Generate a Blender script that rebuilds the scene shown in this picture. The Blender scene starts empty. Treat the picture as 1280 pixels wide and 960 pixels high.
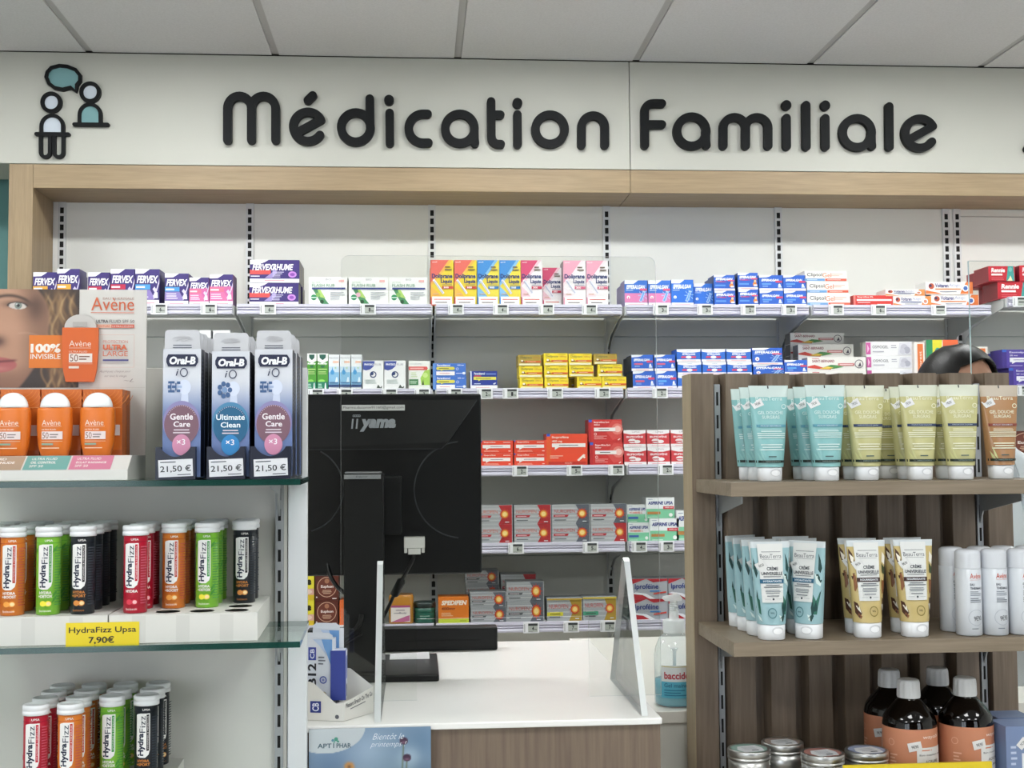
import bpy, bmesh, math, random
import numpy as np
from mathutils import Vector, Matrix
R = math.radians
PI = math.pi
random.seed(7)
S = bpy.context.scene
COL = S.collection

# ------------------------------------------------------------------ camera, exposure, world, lights
FPX = 1560.0
CAM = Vector((0, 0, 1.40))
YAW, PITCH, ROLL = 0.0766, 0.0550, -0.0075
CM = Matrix.Rotation(-YAW, 3, 'Z') @ Matrix.Rotation(PI / 2 + PITCH, 3, 'X') @ Matrix.Rotation(ROLL, 3, 'Z')
cd = bpy.data.cameras.new('camera')
cam = bpy.data.objects.new('camera', cd); COL.objects.link(cam)
cam.matrix_world = Matrix.Translation(CAM) @ CM.to_4x4()
cd.sensor_width = 36.0
cd.lens = 36.0 * FPX / 1280.0
cd.clip_start = 0.05
S.camera = cam
S.view_settings.view_transform = 'Standard'
S.view_settings.look = 'None'
S.view_settings.gamma = 1.0
S.view_settings.use_curve_mapping = False
S.view_settings.exposure = 0.28
W = bpy.data.worlds.new('world'); S.world = W
W.use_nodes = True
W.node_tree.nodes['Background'].inputs[0].default_value = (0.9, 0.95, 1.0, 1)
W.node_tree.nodes['Background'].inputs[1].default_value = 0.02

PANEL_BACK = 52.0      # emission of the led panels near the wall shelves
FILL_LIGHT = 2.5         # emission of the unseen fill windows added behind the camera
PANEL_FRONT = 15.0     # emission of the led panels over the shop floor


def ray(px, py):
    return CM @ Vector(((px - 640) / FPX, -(py - 480) / FPX, -1.0))


def at(px, py, Y):
    """point of the plane at distance Y (world) seen at a place measured in the photograph"""
    d = ray(px, py)
    return CAM + d * (Y / d.y)


# ------------------------------------------------------------------ materials
def lin(c):
    return c / 12.92 if c <= 0.04045 else ((c + 0.055) / 1.055) ** 2.4


def hexlin(h):
    h = h.lstrip('#')
    return tuple(lin(int(h[i:i + 2], 16) / 255.0) for i in (0, 2, 4))


MATS = {}


def mat(h, rough=0.45, metal=0.0, spec=0.5, trans=0.0, emit=0.0, name=None, coat=0.0, sss=0.0):
    key = (h, rough, metal, spec, trans, emit, name, coat, sss)
    if key in MATS:
        return MATS[key]
    m = bpy.data.materials.new(name or ('finish_' + h.lstrip('#')))
    m.use_nodes = True
    b = m.node_tree.nodes['Principled BSDF']
    c = hexlin(h)
    b.inputs['Base Color'].default_value = (*c, 1)
    b.inputs['Roughness'].default_value = rough
    b.inputs['Metallic'].default_value = metal
    b.inputs['Specular IOR Level'].default_value = spec
    b.inputs['Transmission Weight'].default_value = trans
    b.inputs['Coat Weight'].default_value = coat
    if sss:
        b.inputs['Subsurface Weight'].default_value = sss
        b.inputs['Subsurface Radius'].default_value = (0.01, 0.01, 0.01)
    if emit:
        b.inputs['Emission Color'].default_value = (*c, 1)
        b.inputs['Emission Strength'].default_value = emit
    MATS[key] = m
    return m


def clear(name, tint='#ffffff', amount=1.0, refl=1.0, ior=1.45):
    """clear sheet or wall of plastic / glass: see-through with a mirror reflection by the fresnel law"""
    m = bpy.data.materials.new(name); m.use_nodes = True
    nt = m.node_tree; nt.nodes.clear()
    out = nt.nodes.new('ShaderNodeOutputMaterial')
    tr = nt.nodes.new('ShaderNodeBsdfTransparent'); tr.inputs[0].default_value = (*hexlin(tint), 1)
    gl = nt.nodes.new('ShaderNodeBsdfGlossy'); gl.inputs['Roughness'].default_value = 0.02
    gl.inputs[0].default_value = (refl, refl, refl, 1)
    fr = nt.nodes.new('ShaderNodeFresnel'); fr.inputs[0].default_value = ior
    mx = nt.nodes.new('ShaderNodeMixShader')
    ge = nt.nodes.new('ShaderNodeNewGeometry'); mr = nt.nodes.new('ShaderNodeMapRange'); mr.inputs[3].default_value = ior; mr.inputs[4].default_value = 1.0 / ior   # same fresnel law from both faces of a thin sheet
    nt.links.new(ge.outputs['Backfacing'], mr.inputs[0]); nt.links.new(mr.outputs[0], fr.inputs[0])
    nt.links.new(fr.outputs[0], mx.inputs[0]); nt.links.new(tr.outputs[0], mx.inputs[1]); nt.links.new(gl.outputs[0], mx.inputs[2])
    last = mx
    if amount < 1.0:
        df = nt.nodes.new('ShaderNodeBsdfDiffuse'); df.inputs[0].default_value = (0.85, 0.88, 0.88, 1)
        tl = nt.nodes.new('ShaderNodeBsdfTranslucent'); tl.inputs[0].default_value = (0.85, 0.88, 0.88, 1)
        m1 = nt.nodes.new('ShaderNodeMixShader'); m1.inputs[0].default_value = 0.5
        nt.links.new(df.outputs[0], m1.inputs[1]); nt.links.new(tl.outputs[0], m1.inputs[2])
        m2 = nt.nodes.new('ShaderNodeMixShader'); m2.inputs[0].default_value = 1 - amount
        nt.links.new(mx.outputs[0], m2.inputs[1]); nt.links.new(m1.outputs[0], m2.inputs[2]); last = m2
    nt.links.new(last.outputs[0], out.inputs[0])
    return m


def wood(name, c1, c2, axis='x', rough=0.5, scale=1.0):
    m = bpy.data.materials.new(name); m.use_nodes = True
    nt = m.node_tree; b = nt.nodes['Principled BSDF']
    tc = nt.nodes.new('ShaderNodeTexCoord'); mp = nt.nodes.new('ShaderNodeMapping')
    st = {'x': (1.2, 22, 22), 'y': (22, 1.2, 22), 'z': (22, 22, 1.2)}[axis]
    mp.inputs['Scale'].default_value = tuple(v * scale for v in st)
    n1 = nt.nodes.new('ShaderNodeTexNoise'); n1.inputs['Scale'].default_value = 1.6; n1.inputs['Detail'].default_value = 6; n1.inputs['Distortion'].default_value = 1.2
    n2 = nt.nodes.new('ShaderNodeTexNoise'); n2.inputs['Scale'].default_value = 9; n2.inputs['Detail'].default_value = 3
    ad = nt.nodes.new('ShaderNodeMath'); ad.operation = 'MULTIPLY_ADD'; ad.inputs[1].default_value = 0.45
    mu = nt.nodes.new('ShaderNodeMath'); mu.operation = 'MULTIPLY'; mu.inputs[1].default_value = 0.6
    rp = nt.nodes.new('ShaderNodeValToRGB')
    rp.color_ramp.elements[0].position = 0.33; rp.color_ramp.elements[0].color = (*hexlin(c1), 1)
    rp.color_ramp.elements[1].position = 0.68; rp.color_ramp.elements[1].color = (*hexlin(c2), 1)
    L = nt.links.new
    L(tc.outputs['Object'], mp.inputs[0]); L(mp.outputs[0], n1.inputs[0]); L(mp.outputs[0], n2.inputs[0])
    L(n2.outputs[0], ad.inputs[0]); L(n1.outputs[0], mu.inputs[0]); L(mu.outputs[0], ad.inputs[2]); L(ad.outputs[0], rp.inputs[0])
    L(rp.outputs[0], b.inputs['Base Color'])
    bp = nt.nodes.new('ShaderNodeBump'); bp.inputs['Strength'].default_value = 0.08
    L(n2.outputs[0], bp.inputs['Height']); L(bp.outputs[0], b.inputs['Normal'])
    b.inputs['Roughness'].default_value = rough
    return m


def speckle(name, c1, c2, scale=300, rough=0.9):
    m = bpy.data.materials.new(name); m.use_nodes = True
    nt = m.node_tree; b = nt.nodes['Principled BSDF']
    tc = nt.nodes.new('ShaderNodeTexCoord'); n1 = nt.nodes.new('ShaderNodeTexNoise')
    n1.inputs['Scale'].default_value = scale; n1.inputs['Detail'].default_value = 4
    rp = nt.nodes.new('ShaderNodeValToRGB')
    rp.color_ramp.elements[0].position = 0.35; rp.color_ramp.elements[0].color = (*hexlin(c1), 1)
    rp.color_ramp.elements[1].position = 0.65; rp.color_ramp.elements[1].color = (*hexlin(c2), 1)
    nt.links.new(tc.outputs['Object'], n1.inputs[0]); nt.links.new(n1.outputs[0], rp.inputs[0]); nt.links.new(rp.outputs[0], b.inputs['Base Color'])
    b.inputs['Roughness'].default_value = rough
    return m


def printed_mat():
    if 'printed' in MATS:
        return MATS['printed']
    m = bpy.data.materials.new('printed_paper'); m.use_nodes = True
    nt = m.node_tree; b = nt.nodes['Principled BSDF']
    a = nt.nodes.new('ShaderNodeAttribute'); a.attribute_name = 'print'
    nt.links.new(a.outputs['Color'], b.inputs['Base Color'])
    b.inputs['Roughness'].default_value = 0.4
    MATS['printed'] = m
    return m


# ------------------------------------------------------------------ mesh builder
class MB:
    def __init__(s):
        s.v = []; s.f = []; s.mi = []; s.sm = []; s.mats = []

    def slot(s, m):
        if isinstance(m, str):
            m = mat(m)
        if m not in s.mats:
            s.mats.append(m)
        return s.mats.index(m)

    def face(s, pts, m, smooth=False):
        n = len(s.v); s.v += [tuple(p) for p in pts]; s.f.append(tuple(range(n, n + len(pts)))); s.mi.append(s.slot(m)); s.sm.append(smooth)

    def add(s, verts, faces, m, smooth=False):
        n = len(s.v); s.v += [tuple(p) for p in verts]; k = s.slot(m)
        for f in faces:
            s.f.append(tuple(i + n for i in f)); s.mi.append(k); s.sm.append(smooth)

    def box(s, x0, x1, y0, y1, z0, z1, m):
        vs = [(x0, y0, z0), (x1, y0, z0), (x1, y1, z0), (x0, y1, z0), (x0, y0, z1), (x1, y0, z1), (x1, y1, z1), (x0, y1, z1)]
        s.add(vs, [(3, 2, 1, 0), (4, 5, 6, 7), (0, 1, 5, 4), (1, 2, 6, 5), (2, 3, 7, 6), (3, 0, 4, 7)], m)

    def prism(s, pts, m, a0, a1, axis='y'):
        """closed outline in 2d, extruded along an axis"""
        def P(p, a):
            return {'y': (p[0], a, p[1]), 'x': (a, p[0], p[1]), 'z': (p[0], p[1], a)}[axis]
        n = len(pts)
        vs = [P(p, a0) for p in pts] + [P(p, a1) for p in pts]
        fs = [tuple(range(n)), tuple(range(2 * n - 1, n - 1, -1))]
        fs += [(i, i + n, (i + 1) % n + n, (i + 1) % n) for i in range(n)]
        s.add(vs, fs, m)

    def lathe(s, prof, m, seg=28, c=(0, 0, 0), smooth=True, sx=1.0, sy=1.0):
        """profile of (radius, z); open ends are closed by the radius 0 points of the profile"""
        rings = []
        vs = []
        for r, z in prof:
            if r < 1e-6:
                rings.append([len(vs)]); vs.append((c[0], c[1], c[2] + z))
            else:
                rings.append(list(range(len(vs), len(vs) + seg)))
                for k in range(seg):
                    a = 2 * PI * k / seg
                    vs.append((c[0] + r * sx * math.cos(a), c[1] + r * sy * math.sin(a), c[2] + z))
        fs = []
        for A, B in zip(rings[:-1], rings[1:]):
            if len(A) == 1 and len(B) == 1:
                continue
            for k in range(seg):
                k2 = (k + 1) % seg
                if len(A) == 1:
                    fs.append((A[0], B[k2], B[k]))
                elif len(B) == 1:
                    fs.append((A[k], A[k2], B[0]))
                else:
                    fs.append((A[k], A[k2], B[k2], B[k]))
        s.add(vs, fs, m, smooth)

    def loft(s, rings, m, smooth=True, cap=True):
        n = len(rings[0]); vs = [p for r in rings for p in r]; fs = []
        for i in range(len(rings) - 1):
            for k in range(n):
                k2 = (k + 1) % n
                fs.append((i * n + k, i * n + k2, (i + 1) * n + k2, (i + 1) * n + k))
        s.add(vs, fs, m, smooth)
        if cap:
            s.face(list(reversed(rings[0])), m); s.face(rings[-1], m)

    def tube(s, path, r, m, seg=8):
        path = [Vector(p) for p in path]; rings = []
        up = Vector((0.13, 0.31, 0.94))
        for i, p in enumerate(path):
            d = (path[min(i + 1, len(path) - 1)] - path[max(i - 1, 0)]).normalized()
            a = d.cross(up)
            if a.length < 1e-4:
                a = d.cross(Vector((1, 0, 0)))
            a.normalize(); b = d.cross(a).normalized()
            rr = r[i] if isinstance(r, (list, tuple)) else r
            rings.append([p + (a * math.cos(2 * PI * k / seg) + b * math.sin(2 * PI * k / seg)) * rr for k in range(seg)])
        s.loft(rings, m)

    def mesh(s, name):
        me = bpy.data.meshes.new(name)
        me.from_pydata([tuple(v) for v in s.v], [], s.f)
        for m in s.mats:
            me.materials.append(m)
        me.polygons.foreach_set('material_index', s.mi)
        me.polygons.foreach_set('use_smooth', s.sm)
        me.update()
        return me

    def build(s, name, parent=None, loc=(0, 0, 0), rz=0.0, bev=0.0):
        o = bpy.data.objects.new(name, s.mesh(name)); COL.objects.link(o)
        o.location = loc; o.rotation_euler = (0, 0, rz)
        if parent:
            o.parent = parent
        if bev:
            b = o.modifiers.new('bevel', 'BEVEL'); b.width = bev; b.segments = 2; b.limit_method = 'ANGLE'; b.angle_limit = R(40)
        return o


def link(name, me, parent=None, loc=(0, 0, 0), rz=0.0):
    o = bpy.data.objects.new(name, me); COL.objects.link(o); o.location = loc; o.rotation_euler = (0, 0, rz)
    if parent:
        o.parent = parent
    return o


def tag(o, label, cat, group=None):
    o['label'] = label; o['category'] = cat
    if group:
        o['group'] = group
    return o


def thing(name, label, cat, loc=(0, 0, 0), rz=0.0, group=None):
    o = bpy.data.objects.new(name, None); COL.objects.link(o); o.location = loc; o.rotation_euler = (0, 0, rz)
    o.empty_display_size = 0.02
    return tag(o, label, cat, group)


def struct(o):
    o['kind'] = 'structure'
    return o


def copy_tree(o, parent=None):
    c = o.copy(); COL.objects.link(c); c.parent = parent
    for ch in list(o.children):
        copy_tree(ch, c)
    return c


# ------------------------------------------------------------------ lettering
TXT = {}


def text2d(s, bold=0.0, shear=0.0):
    """verts normalised to the text's own bounding box, faces, aspect"""
    key = (s, bold, shear)
    if key in TXT:
        return TXT[key]
    cu = bpy.data.curves.new('t', 'FONT'); cu.body = s; cu.size = 1.0; cu.offset = bold; cu.shear = shear; cu.resolution_u = 3
    o = bpy.data.objects.new('t', cu); COL.objects.link(o)
    me = bpy.data.meshes.new_from_object(o.evaluated_get(bpy.context.evaluated_depsgraph_get()))
    v = np.array([(q.co.x, q.co.y) for q in me.vertices]); f = [tuple(p.vertices) for p in me.polygons]
    bpy.data.objects.remove(o); bpy.data.curves.remove(cu); bpy.data.meshes.remove(me)
    lo = v.min(0); hi = v.max(0); d = np.maximum(hi - lo, 1e-6)
    TXT[key] = ((v - lo) / d, f, d[0] / d[1])
    return TXT[key]


def flat(x, z, off):
    return (x, -off, z)


def cyl(r):
    return lambda x, z, off: ((r + off) * math.sin(x / r), -(r + off) * math.cos(x / r), z)


def clip_strip(poly, xa, xb):
    def half(P, x, keep_gt):
        out = []
        for i in range(len(P)):
            a, b = P[i], P[(i + 1) % len(P)]
            ia = a[0] >= x if keep_gt else a[0] <= x
            ib = b[0] >= x if keep_gt else b[0] <= x
            if ia:
                out.append(a)
            if ia != ib:
                t = (x - a[0]) / (b[0] - a[0]); out.append((x, a[1] + t * (b[1] - a[1])))
        return out
    P = half(poly, xa, True)
    return half(P, xb, False) if P else P


class Art:
    """flat print laid over a front face: every layer a hair above the one before"""
    def __init__(s, mb, w, h, mp=flat, x0=None, z0=0.0, strips=1, off=0.00025, step=0.00012):
        s.mb = mb; s.w = w; s.h = h; s.mp = mp; s.x0 = -w / 2 if x0 is None else x0; s.z0 = z0; s.n = strips; s.off = off; s.step = step

    def P(s, x, y):
        return (s.x0 + x * s.w, s.z0 + y * s.h)

    def poly(s, pts, c):
        pts = [s.P(*p) for p in pts]
        # counter-clockwise seen from the front
        a = sum(pts[i][0] * pts[(i + 1) % len(pts)][1] - pts[(i + 1) % len(pts)][0] * pts[i][1] for i in range(len(pts)))
        if a < 0:
            pts = pts[::-1]
        if s.n == 1:
            s.mb.face([s.mp(x, z, s.off) for x, z in pts], c)
        else:
            xs = [p[0] for p in pts]; lo, hi = min(xs), max(xs); k = max(1, round(s.n * (hi - lo) / s.w))
            zs = [p[1] for p in pts]
            for i in range(k):
                q = clip_strip(pts, lo + (hi - lo) * i / k, lo + (hi - lo) * (i + 1) / k)
                if len(q) >= 3:
                    s.mb.face([s.mp(x, z, s.off) for x, z in q], c)
        s.off += s.step
        return s

    def rect(s, x0, y0, x1, y1, c):
        if s.n > 1:
            # tall rectangles follow the surface in z too
            k = max(1, round((y1 - y0) * s.h / 0.02)); o = s.off
            for i in range(k):
                a = y0 + (y1 - y0) * i / k; b = y0 + (y1 - y0) * (i + 1) / k
                s.off = o; s.poly([(x0, a), (x1, a), (x1, b), (x0, b)], c)
            return s
        return s.poly([(x0, y0), (x1, y0), (x1, y1), (x0, y1)], c)

    def disc(s, cx, cy, r, c, ry=None, n=20):
        """r in fractions of the width; round unless ry (fraction of height) is given"""
        ry = r * s.w / s.h if ry is None else ry
        return s.poly([(cx + r * math.cos(2 * PI * k / n), cy + ry * math.sin(2 * PI * k / n)) for k in range(n)], c)

    def ring(s, cx, cy, r, t, c, n=24, a0=0, a1=360):
        k = s.w / s.h
        for i in range(n):
            a, b = R(a0 + (a1 - a0) * i / n), R(a0 + (a1 - a0) * (i + 1) / n); o = s.off
            s.poly([(cx + (r - t) * math.cos(a), cy + (r - t) * k * math.sin(a)), (cx + r * math.cos(a), cy + r * k * math.sin(a)),
                    (cx + r * math.cos(b), cy + r * k * math.sin(b)), (cx + (r - t) * math.cos(b), cy + (r - t) * k * math.sin(b))], c)
            s.off = o
        s.off += s.step
        return s

    def text(s, t, x0, x1, y0, y1, c, bold=0.0, shear=0.0, rot=0):
        v, f, _ = text2d(t, bold, shear); pts = []
        for u, w in v:
            if rot == 90:      # reads upwards
                x, y = x1 - w * (x1 - x0), y0 + u * (y1 - y0)
            else:
                x, y = x0 + u * (x1 - x0), y0 + w * (y1 - y0)
            X, Z = s.P(x, y); pts.append(s.mp(X, Z, s.off))
        s.mb.add(pts, f, c); s.off += s.step
        return s

    def tilted(s, t, cx, cy, w, h, ang, c, bold=0.0, paper=None):
        """a word on a slant, on its own slip of paper if asked; w and h in metres"""
        ca, sa = math.cos(ang), math.sin(ang); X, Z = s.P(cx, cy)
        if paper:
            k = 0.5; q = [(-w * k, -h * k), (w * k, -h * k), (w * k, h * k), (-w * k, h * k)]
            s.mb.face([s.mp(X + a * ca - b * sa, Z + a * sa + b * ca, s.off) for a, b in q], paper); s.off += s.step
            w *= 0.5; h *= 0.38
        v, f, _ = text2d(t, bold)
        s.mb.add([s.mp(X + (u - .5) * w * ca - (q - .5) * h * sa, Z + (u - .5) * w * sa + (q - .5) * h * ca, s.off) for u, q in v], f, c); s.off += s.step
        return s

    def fine(s, x0, x1, y0, y1, n, c, centre=False):
        """lines of print too small to read"""
        rnd = random.Random(n * 7 + int(x0 * 100)); p = (y1 - y0) / n; o = s.off
        for i in range(n):
            l = (x1 - x0) * rnd.uniform(0.6, 1.0); a = x0 + ((x1 - x0 - l) / 2 if centre else 0)
            y = y1 - (i + 0.75) * p; s.off = o
            s.poly([(a, y), (a + l, y), (a + l, y + p * 0.42), (a, y + p * 0.42)], c)
        return s


def paint(name, w, h, nx, ny, fn, parent=None, mp=flat, x0=None, z0=0.0, off=0.0003):
    """a printed picture: one colour per mesh point; fn takes arrays u, v (0..1, v up) and gives r, g, b in display values"""
    u, v = np.meshgrid(np.linspace(0, 1, nx), np.linspace(0, 1, ny))
    rgb = np.clip(np.stack(fn(u, v), -1), 0, 1)
    rgb = np.where(rgb <= 0.04045, rgb / 12.92, ((rgb + 0.055) / 1.055) ** 2.4)
    x0 = -w / 2 if x0 is None else x0
    vs = [mp(x0 + a * w, z0 + b * h, off) for a, b in zip(u.ravel(), v.ravel())]
    fs = [(j * nx + i, j * nx + i + 1, (j + 1) * nx + i + 1, (j + 1) * nx + i) for j in range(ny - 1) for i in range(nx - 1)]
    me = bpy.data.meshes.new(name); me.from_pydata(vs, [], fs); me.materials.append(printed_mat())
    at_ = me.color_attributes.new('print', 'FLOAT_COLOR', 'POINT')
    at_.data.foreach_set('color', np.concatenate([rgb.reshape(-1, 3), np.ones((nx * ny, 1))], 1).astype(np.float32).ravel())
    me.update()
    return link(name, me, parent)


def sstep(a, b, x):
    t = np.clip((x - a) / (b - a), 0, 1)
    return t * t * (3 - 2 * t)


def blend(base, col, k):
    return [b * (1 - k) + c / 255.0 * k for b, c in zip(base, col)]


# shared finishes
WHITE = mat('#e9e9e6', 0.5, name='white_laminate')
PANELW = mat('#dcdcd6', 0.5, name='shelf_back_white')
RAIL = mat('#c9c7d6', 0.35, name='price_rail_plastic')
STEELW = mat('#d2d4d4', 0.4, name='white_steel')
FINCLEAR = clear('fin_acrylic', '#fcfdfd', 1.0, 0.35)
BLACK = mat('#0b0d10', 0.4, name='black_plastic')
SLOT = mat('#050505', 0.8, name='slot_dark')
LETTER = mat('#0b0d0f', 0.6, spec=0.2, name='anthracite_lettering')
OAK_X = wood('oak_along', '#8d795d', '#a58f70', 'x')
OAK_Z = wood('oak_upright', '#8d795d', '#a58f70', 'z')
UNIT_Z = wood('grey_oak_upright', '#665747', '#837363', 'z')
UNIT_X = wood('grey_oak_along', '#736552', '#8d7f6c', 'x')
EDGE = wood('pale_oak_edge', '#9c8b6e', '#ad9c80', 'z')
CNT_X = wood('counter_oak', '#65554a', '#80705f', 'z')
ALU = mat('#a6a9ab', 0.4, 0.35, name='upright_metal')
SHEET = clear('clear_acrylic', '#fcfdfc')
SHEETEDGE = clear('acrylic_edge', '#e4eeee', 0.45)
GLASS = clear('shelf_glass', '#e6efea', 1.0, 1.0, 1.5)
GLASSEDGE = mat('#1d4a42', 0.12, trans=0.35, name='glass_green_edge')
TIN = mat('#c3c3c0', 0.32, 0.95, name='brushed_tin')
CAPW = mat('#eceef0', 0.35, name='white_cap_plastic')

# ================================================================== the room
YW = 4.33      # face of the white shelf back
YF = 4.10      # face of the fascia and of the oak frame
YL = 3.975     # front of the shelves
ZC = at(640, 79, YF).z + 0.012
ZF0 = at(420, 208.5, YF).z
ZB0 = at(420, 238, YF).z
XL, XR, YB = -3.2, 3.8, -2.4
mb = MB(); mb.box(XL, XR, YB, 4.6, -0.1, 0, speckle('floor_vinyl', '#c4c0b8', '#cfcbc3', 40, 0.5)); struct(mb.build('floor'))
wallm = mat('#dcdcd8', 0.8, name='wall_paint')
mb = MB(); mb.box(XL - 0.1, XL, YB, 4.6, 0, 2.9, wallm); struct(mb.build('wall_left'))
mb = MB(); mb.box(XR, XR + 0.1, YB, 4.6, 0, 2.9, wallm); struct(mb.build('wall_right'))
mb = MB(); mb.box(XL, XR, YB - 0.1, YB, 0, 2.9, mat('#2c2926', 0.7, name='dark_shop_front')); struct(mb.build('wall_front'))
mb = MB(); mb.box(XL, XR, 4.42, 4.52, 0, 2.9, mat('#5f9290', 0.6, name='teal_paint')); struct(mb.build('wall_back'))
for k, (a, b) in enumerate(((-3.0, -0.95), (1.75, 2.95))):  # unseen glowing windows, added to give soft fill from the front
    m = MB(); m.box(a, b, YB + 0.004, YB + 0.012, 0.35, 2.45, mat('#e9f1fb', 0.3, emit=FILL_LIGHT, name='fill_window_glow')); struct(m.build('fill_window_%d' % (k + 1)))
    m = MB()
    for x in (a - 0.03, (a + b) / 2 - 0.025, b - 0.03):
        m.box(x, x + 0.05, YB + 0.001, YB + 0.05, 0.30, 2.50, mat('#5a5d60', 0.5, name='fill_window_frame_grey'))
    for z in (0.30, 2.45):
        m.box(a + 0.02, b - 0.03, YB + 0.001, YB + 0.05, z, z + 0.05, mat('#5a5d60', 0.5, name='fill_window_frame_grey'))
    struct(m.build('trim_%d' % (k + 5)))  # frames around the added fill windows
# suspended ceiling: tiles in a metal grid
TP = 0.6
TX = at(572, 78, YF).x
cm_t = speckle('ceiling_tile', '#cbcbca', '#d2d2d1', 160, 0.95); cm_g = mat('#aeadab', 0.5, name='ceiling_grid'); cm_d = mat('#55544f', 0.9, name='ceiling_gap')
mb = MB(); mb.box(XL, XR, YB, 4.42, ZC + 0.02, ZC + 0.08, cm_d)
xs = [TX + TP * k for k in range(-6, 7)]; ys = [3.42 - TP * k for k in range(0, 11)]
PANELS = []
for i in range(-6, 6):
    for j in range(-1, 10):
        x0 = TX + TP * i; y1 = 3.42 - TP * j; y0 = y1 - TP
        if j == -1:
            y0, y1 = 3.42, 4.105
        if x0 < XL or x0 + TP > XR or y0 < YB:
            continue
        if (j == 0 and i % 2 == 0) or (j in (4, 7) and i % 3 == 0):
            PANELS.append((x0 + TP / 2, (y0 + y1) / 2, j)); continue
        mb.box(x0 + 0.012, x0 + TP - 0.012, y0 + 0.012, y1 - 0.012, ZC, ZC + 0.019, cm_t)
for x in xs:
    if XL < x < XR:
        mb.box(x - 0.0112, x + 0.0112, YB, 4.094, ZC + 0.004, ZC + 0.019, cm_g)
for y in ys:
    if y > YB:
        mb.box(XL, XR, y - 0.0112, y + 0.0112, ZC + 0.005, ZC + 0.018, cm_g)
struct(mb.build('ceiling'))
for k, (x, y, j) in enumerate(PANELS):
    t = thing('ceiling_light', 'slim recessed led strip in the ceiling tile row by the wall shelves' if j == 0 else 'square recessed led ceiling panel over the shop floor', 'ceiling light', (x, y, ZC), 0, 'led ceiling strips by the wall shelves' if j == 0 else 'led ceiling panels over the shop floor')
    m = MB(); q = TP / 2 - 0.01
    m.box(-q, q, -q, -q + 0.02, 0, 0.018, WHITE); m.box(-q, q, q - 0.02, q, 0, 0.018, WHITE); m.box(-q, -q + 0.02, -q + 0.02, q - 0.02, 0, 0.018, WHITE); m.box(q - 0.02, q, -q + 0.02, q - 0.02, 0, 0.018, WHITE)
    m.build('frame', t)
    m = MB(); q -= 0.02; ya = -q if j else q - 0.15
    if j == 0:
        n_ = MB(); n_.box(-q, q, -q, q - 0.152, 0.002, 0.017, cm_t); n_.build('infill', t)
    m.box(-q, q, ya, q, 0.004, 0.017, mat('#f8faf9', 0.5, emit=PANEL_BACK if j == 0 else PANEL_FRONT, name='led_diffuser')); m.build('diffuser', t)

# fascia boards and oak frame
fas = mat('#b9b9b0', 0.55, name='fascia_laminate')
XS = at(787, 150, YF).x
mb = MB(); mb.box(XL, XS - 0.0012, YF - 0.004, YW + 0.01, ZF0, ZC - 0.002, fas); mb.box(XS + 0.0012, XR, YF - 0.004, YW + 0.01, ZF0, ZC - 0.002, fas); struct(mb.build('trim_1', bev=0.0015))
XP0, XP1 = at(10, 300, YF).x, at(40.5, 300, YF).x
mb = MB(); mb.box(XP1, XS - 0.0008, YF, YW + 0.01, ZB0, ZF0 - 0.001, OAK_X); mb.box(XS + 0.0008, XR, YF, YW + 0.01, ZB0, ZF0 - 0.001, OAK_X); struct(mb.build('trim_2', bev=0.0012))
mb = MB(); mb.box(XP0, XP1 - 0.0006, YF, YW + 0.02, 0, ZF0 - 0.001, OAK_Z); struct(mb.build('trim_3', bev=0.0012))

# ------------------------------------------------------------------ the wall shelving
PX = [78, 312.5, 540, 758, 972.5, 1182]
MX = [at(p, 290, YW).x for p in PX]
MX2 = at(1197, 290, YW).x
XE = MX2 + 0.66
ROW = [at(600, 381.5, YL).z, at(600, 486.5, YL).z, at(700, 582.5, YL).z, at(700, 679, YL).z, at(700, 778, YL).z]
RROW = [at(1262, 372, YL).z, at(1270, 483, YL).z, at(1270, 572, YL).z, at(1275, 852, YL).z]
unit = thing('wall_shelving', 'tall white slotted wall shelving under the oak beam and black sign', 'shelving', (0, 0, 0))
zs = at(640, 421, YW).z
for i in range(6):
    x0, x1 = (MX[i], MX[i + 1]) if i < 5 else (MX2, XE)
    m = MB(); cuts = [0.0, zs - 1.14, zs - 0.76, zs - 0.38, zs, ZB0] if i < 5 else [0.0, zs - 0.76, zs - 0.38, zs, at(1240, 271, YW).z, ZB0]
    for a, b in zip(cuts[:-1], cuts[1:]):
        m.box(x0, x1, YW, YW + 0.012, a + 0.001, b - 0.001, PANELW)
    m.build('back_panel', unit)
m = MB(); m.box(XP1, MX[0], YW - 0.004, YW + 0.012, 0, ZB0, WHITE); m.build('filler_strip', unit)
m = MB(); m.box(MX[5], MX2, YW + 0.001, YW + 0.012, 0, ZB0, WHITE); m.build('filler_strip', unit)
for k, x in enumerate(MX + [MX2 - 0.004]):
    m = MB(); m.box(x - 0.013, x + 0.013, YW - 0.008, YW - 0.0005, 0.05, ZB0 - 0.001, STEELW)
    z = ZB0 - 0.02
    while z > 0.55:
        m.box(x - 0.0062, x + 0.0062, YW - 0.0086, YW - 0.0079, z - 0.020, z, SLOT); z -= 0.0292
    m.build('upright', unit)


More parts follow.
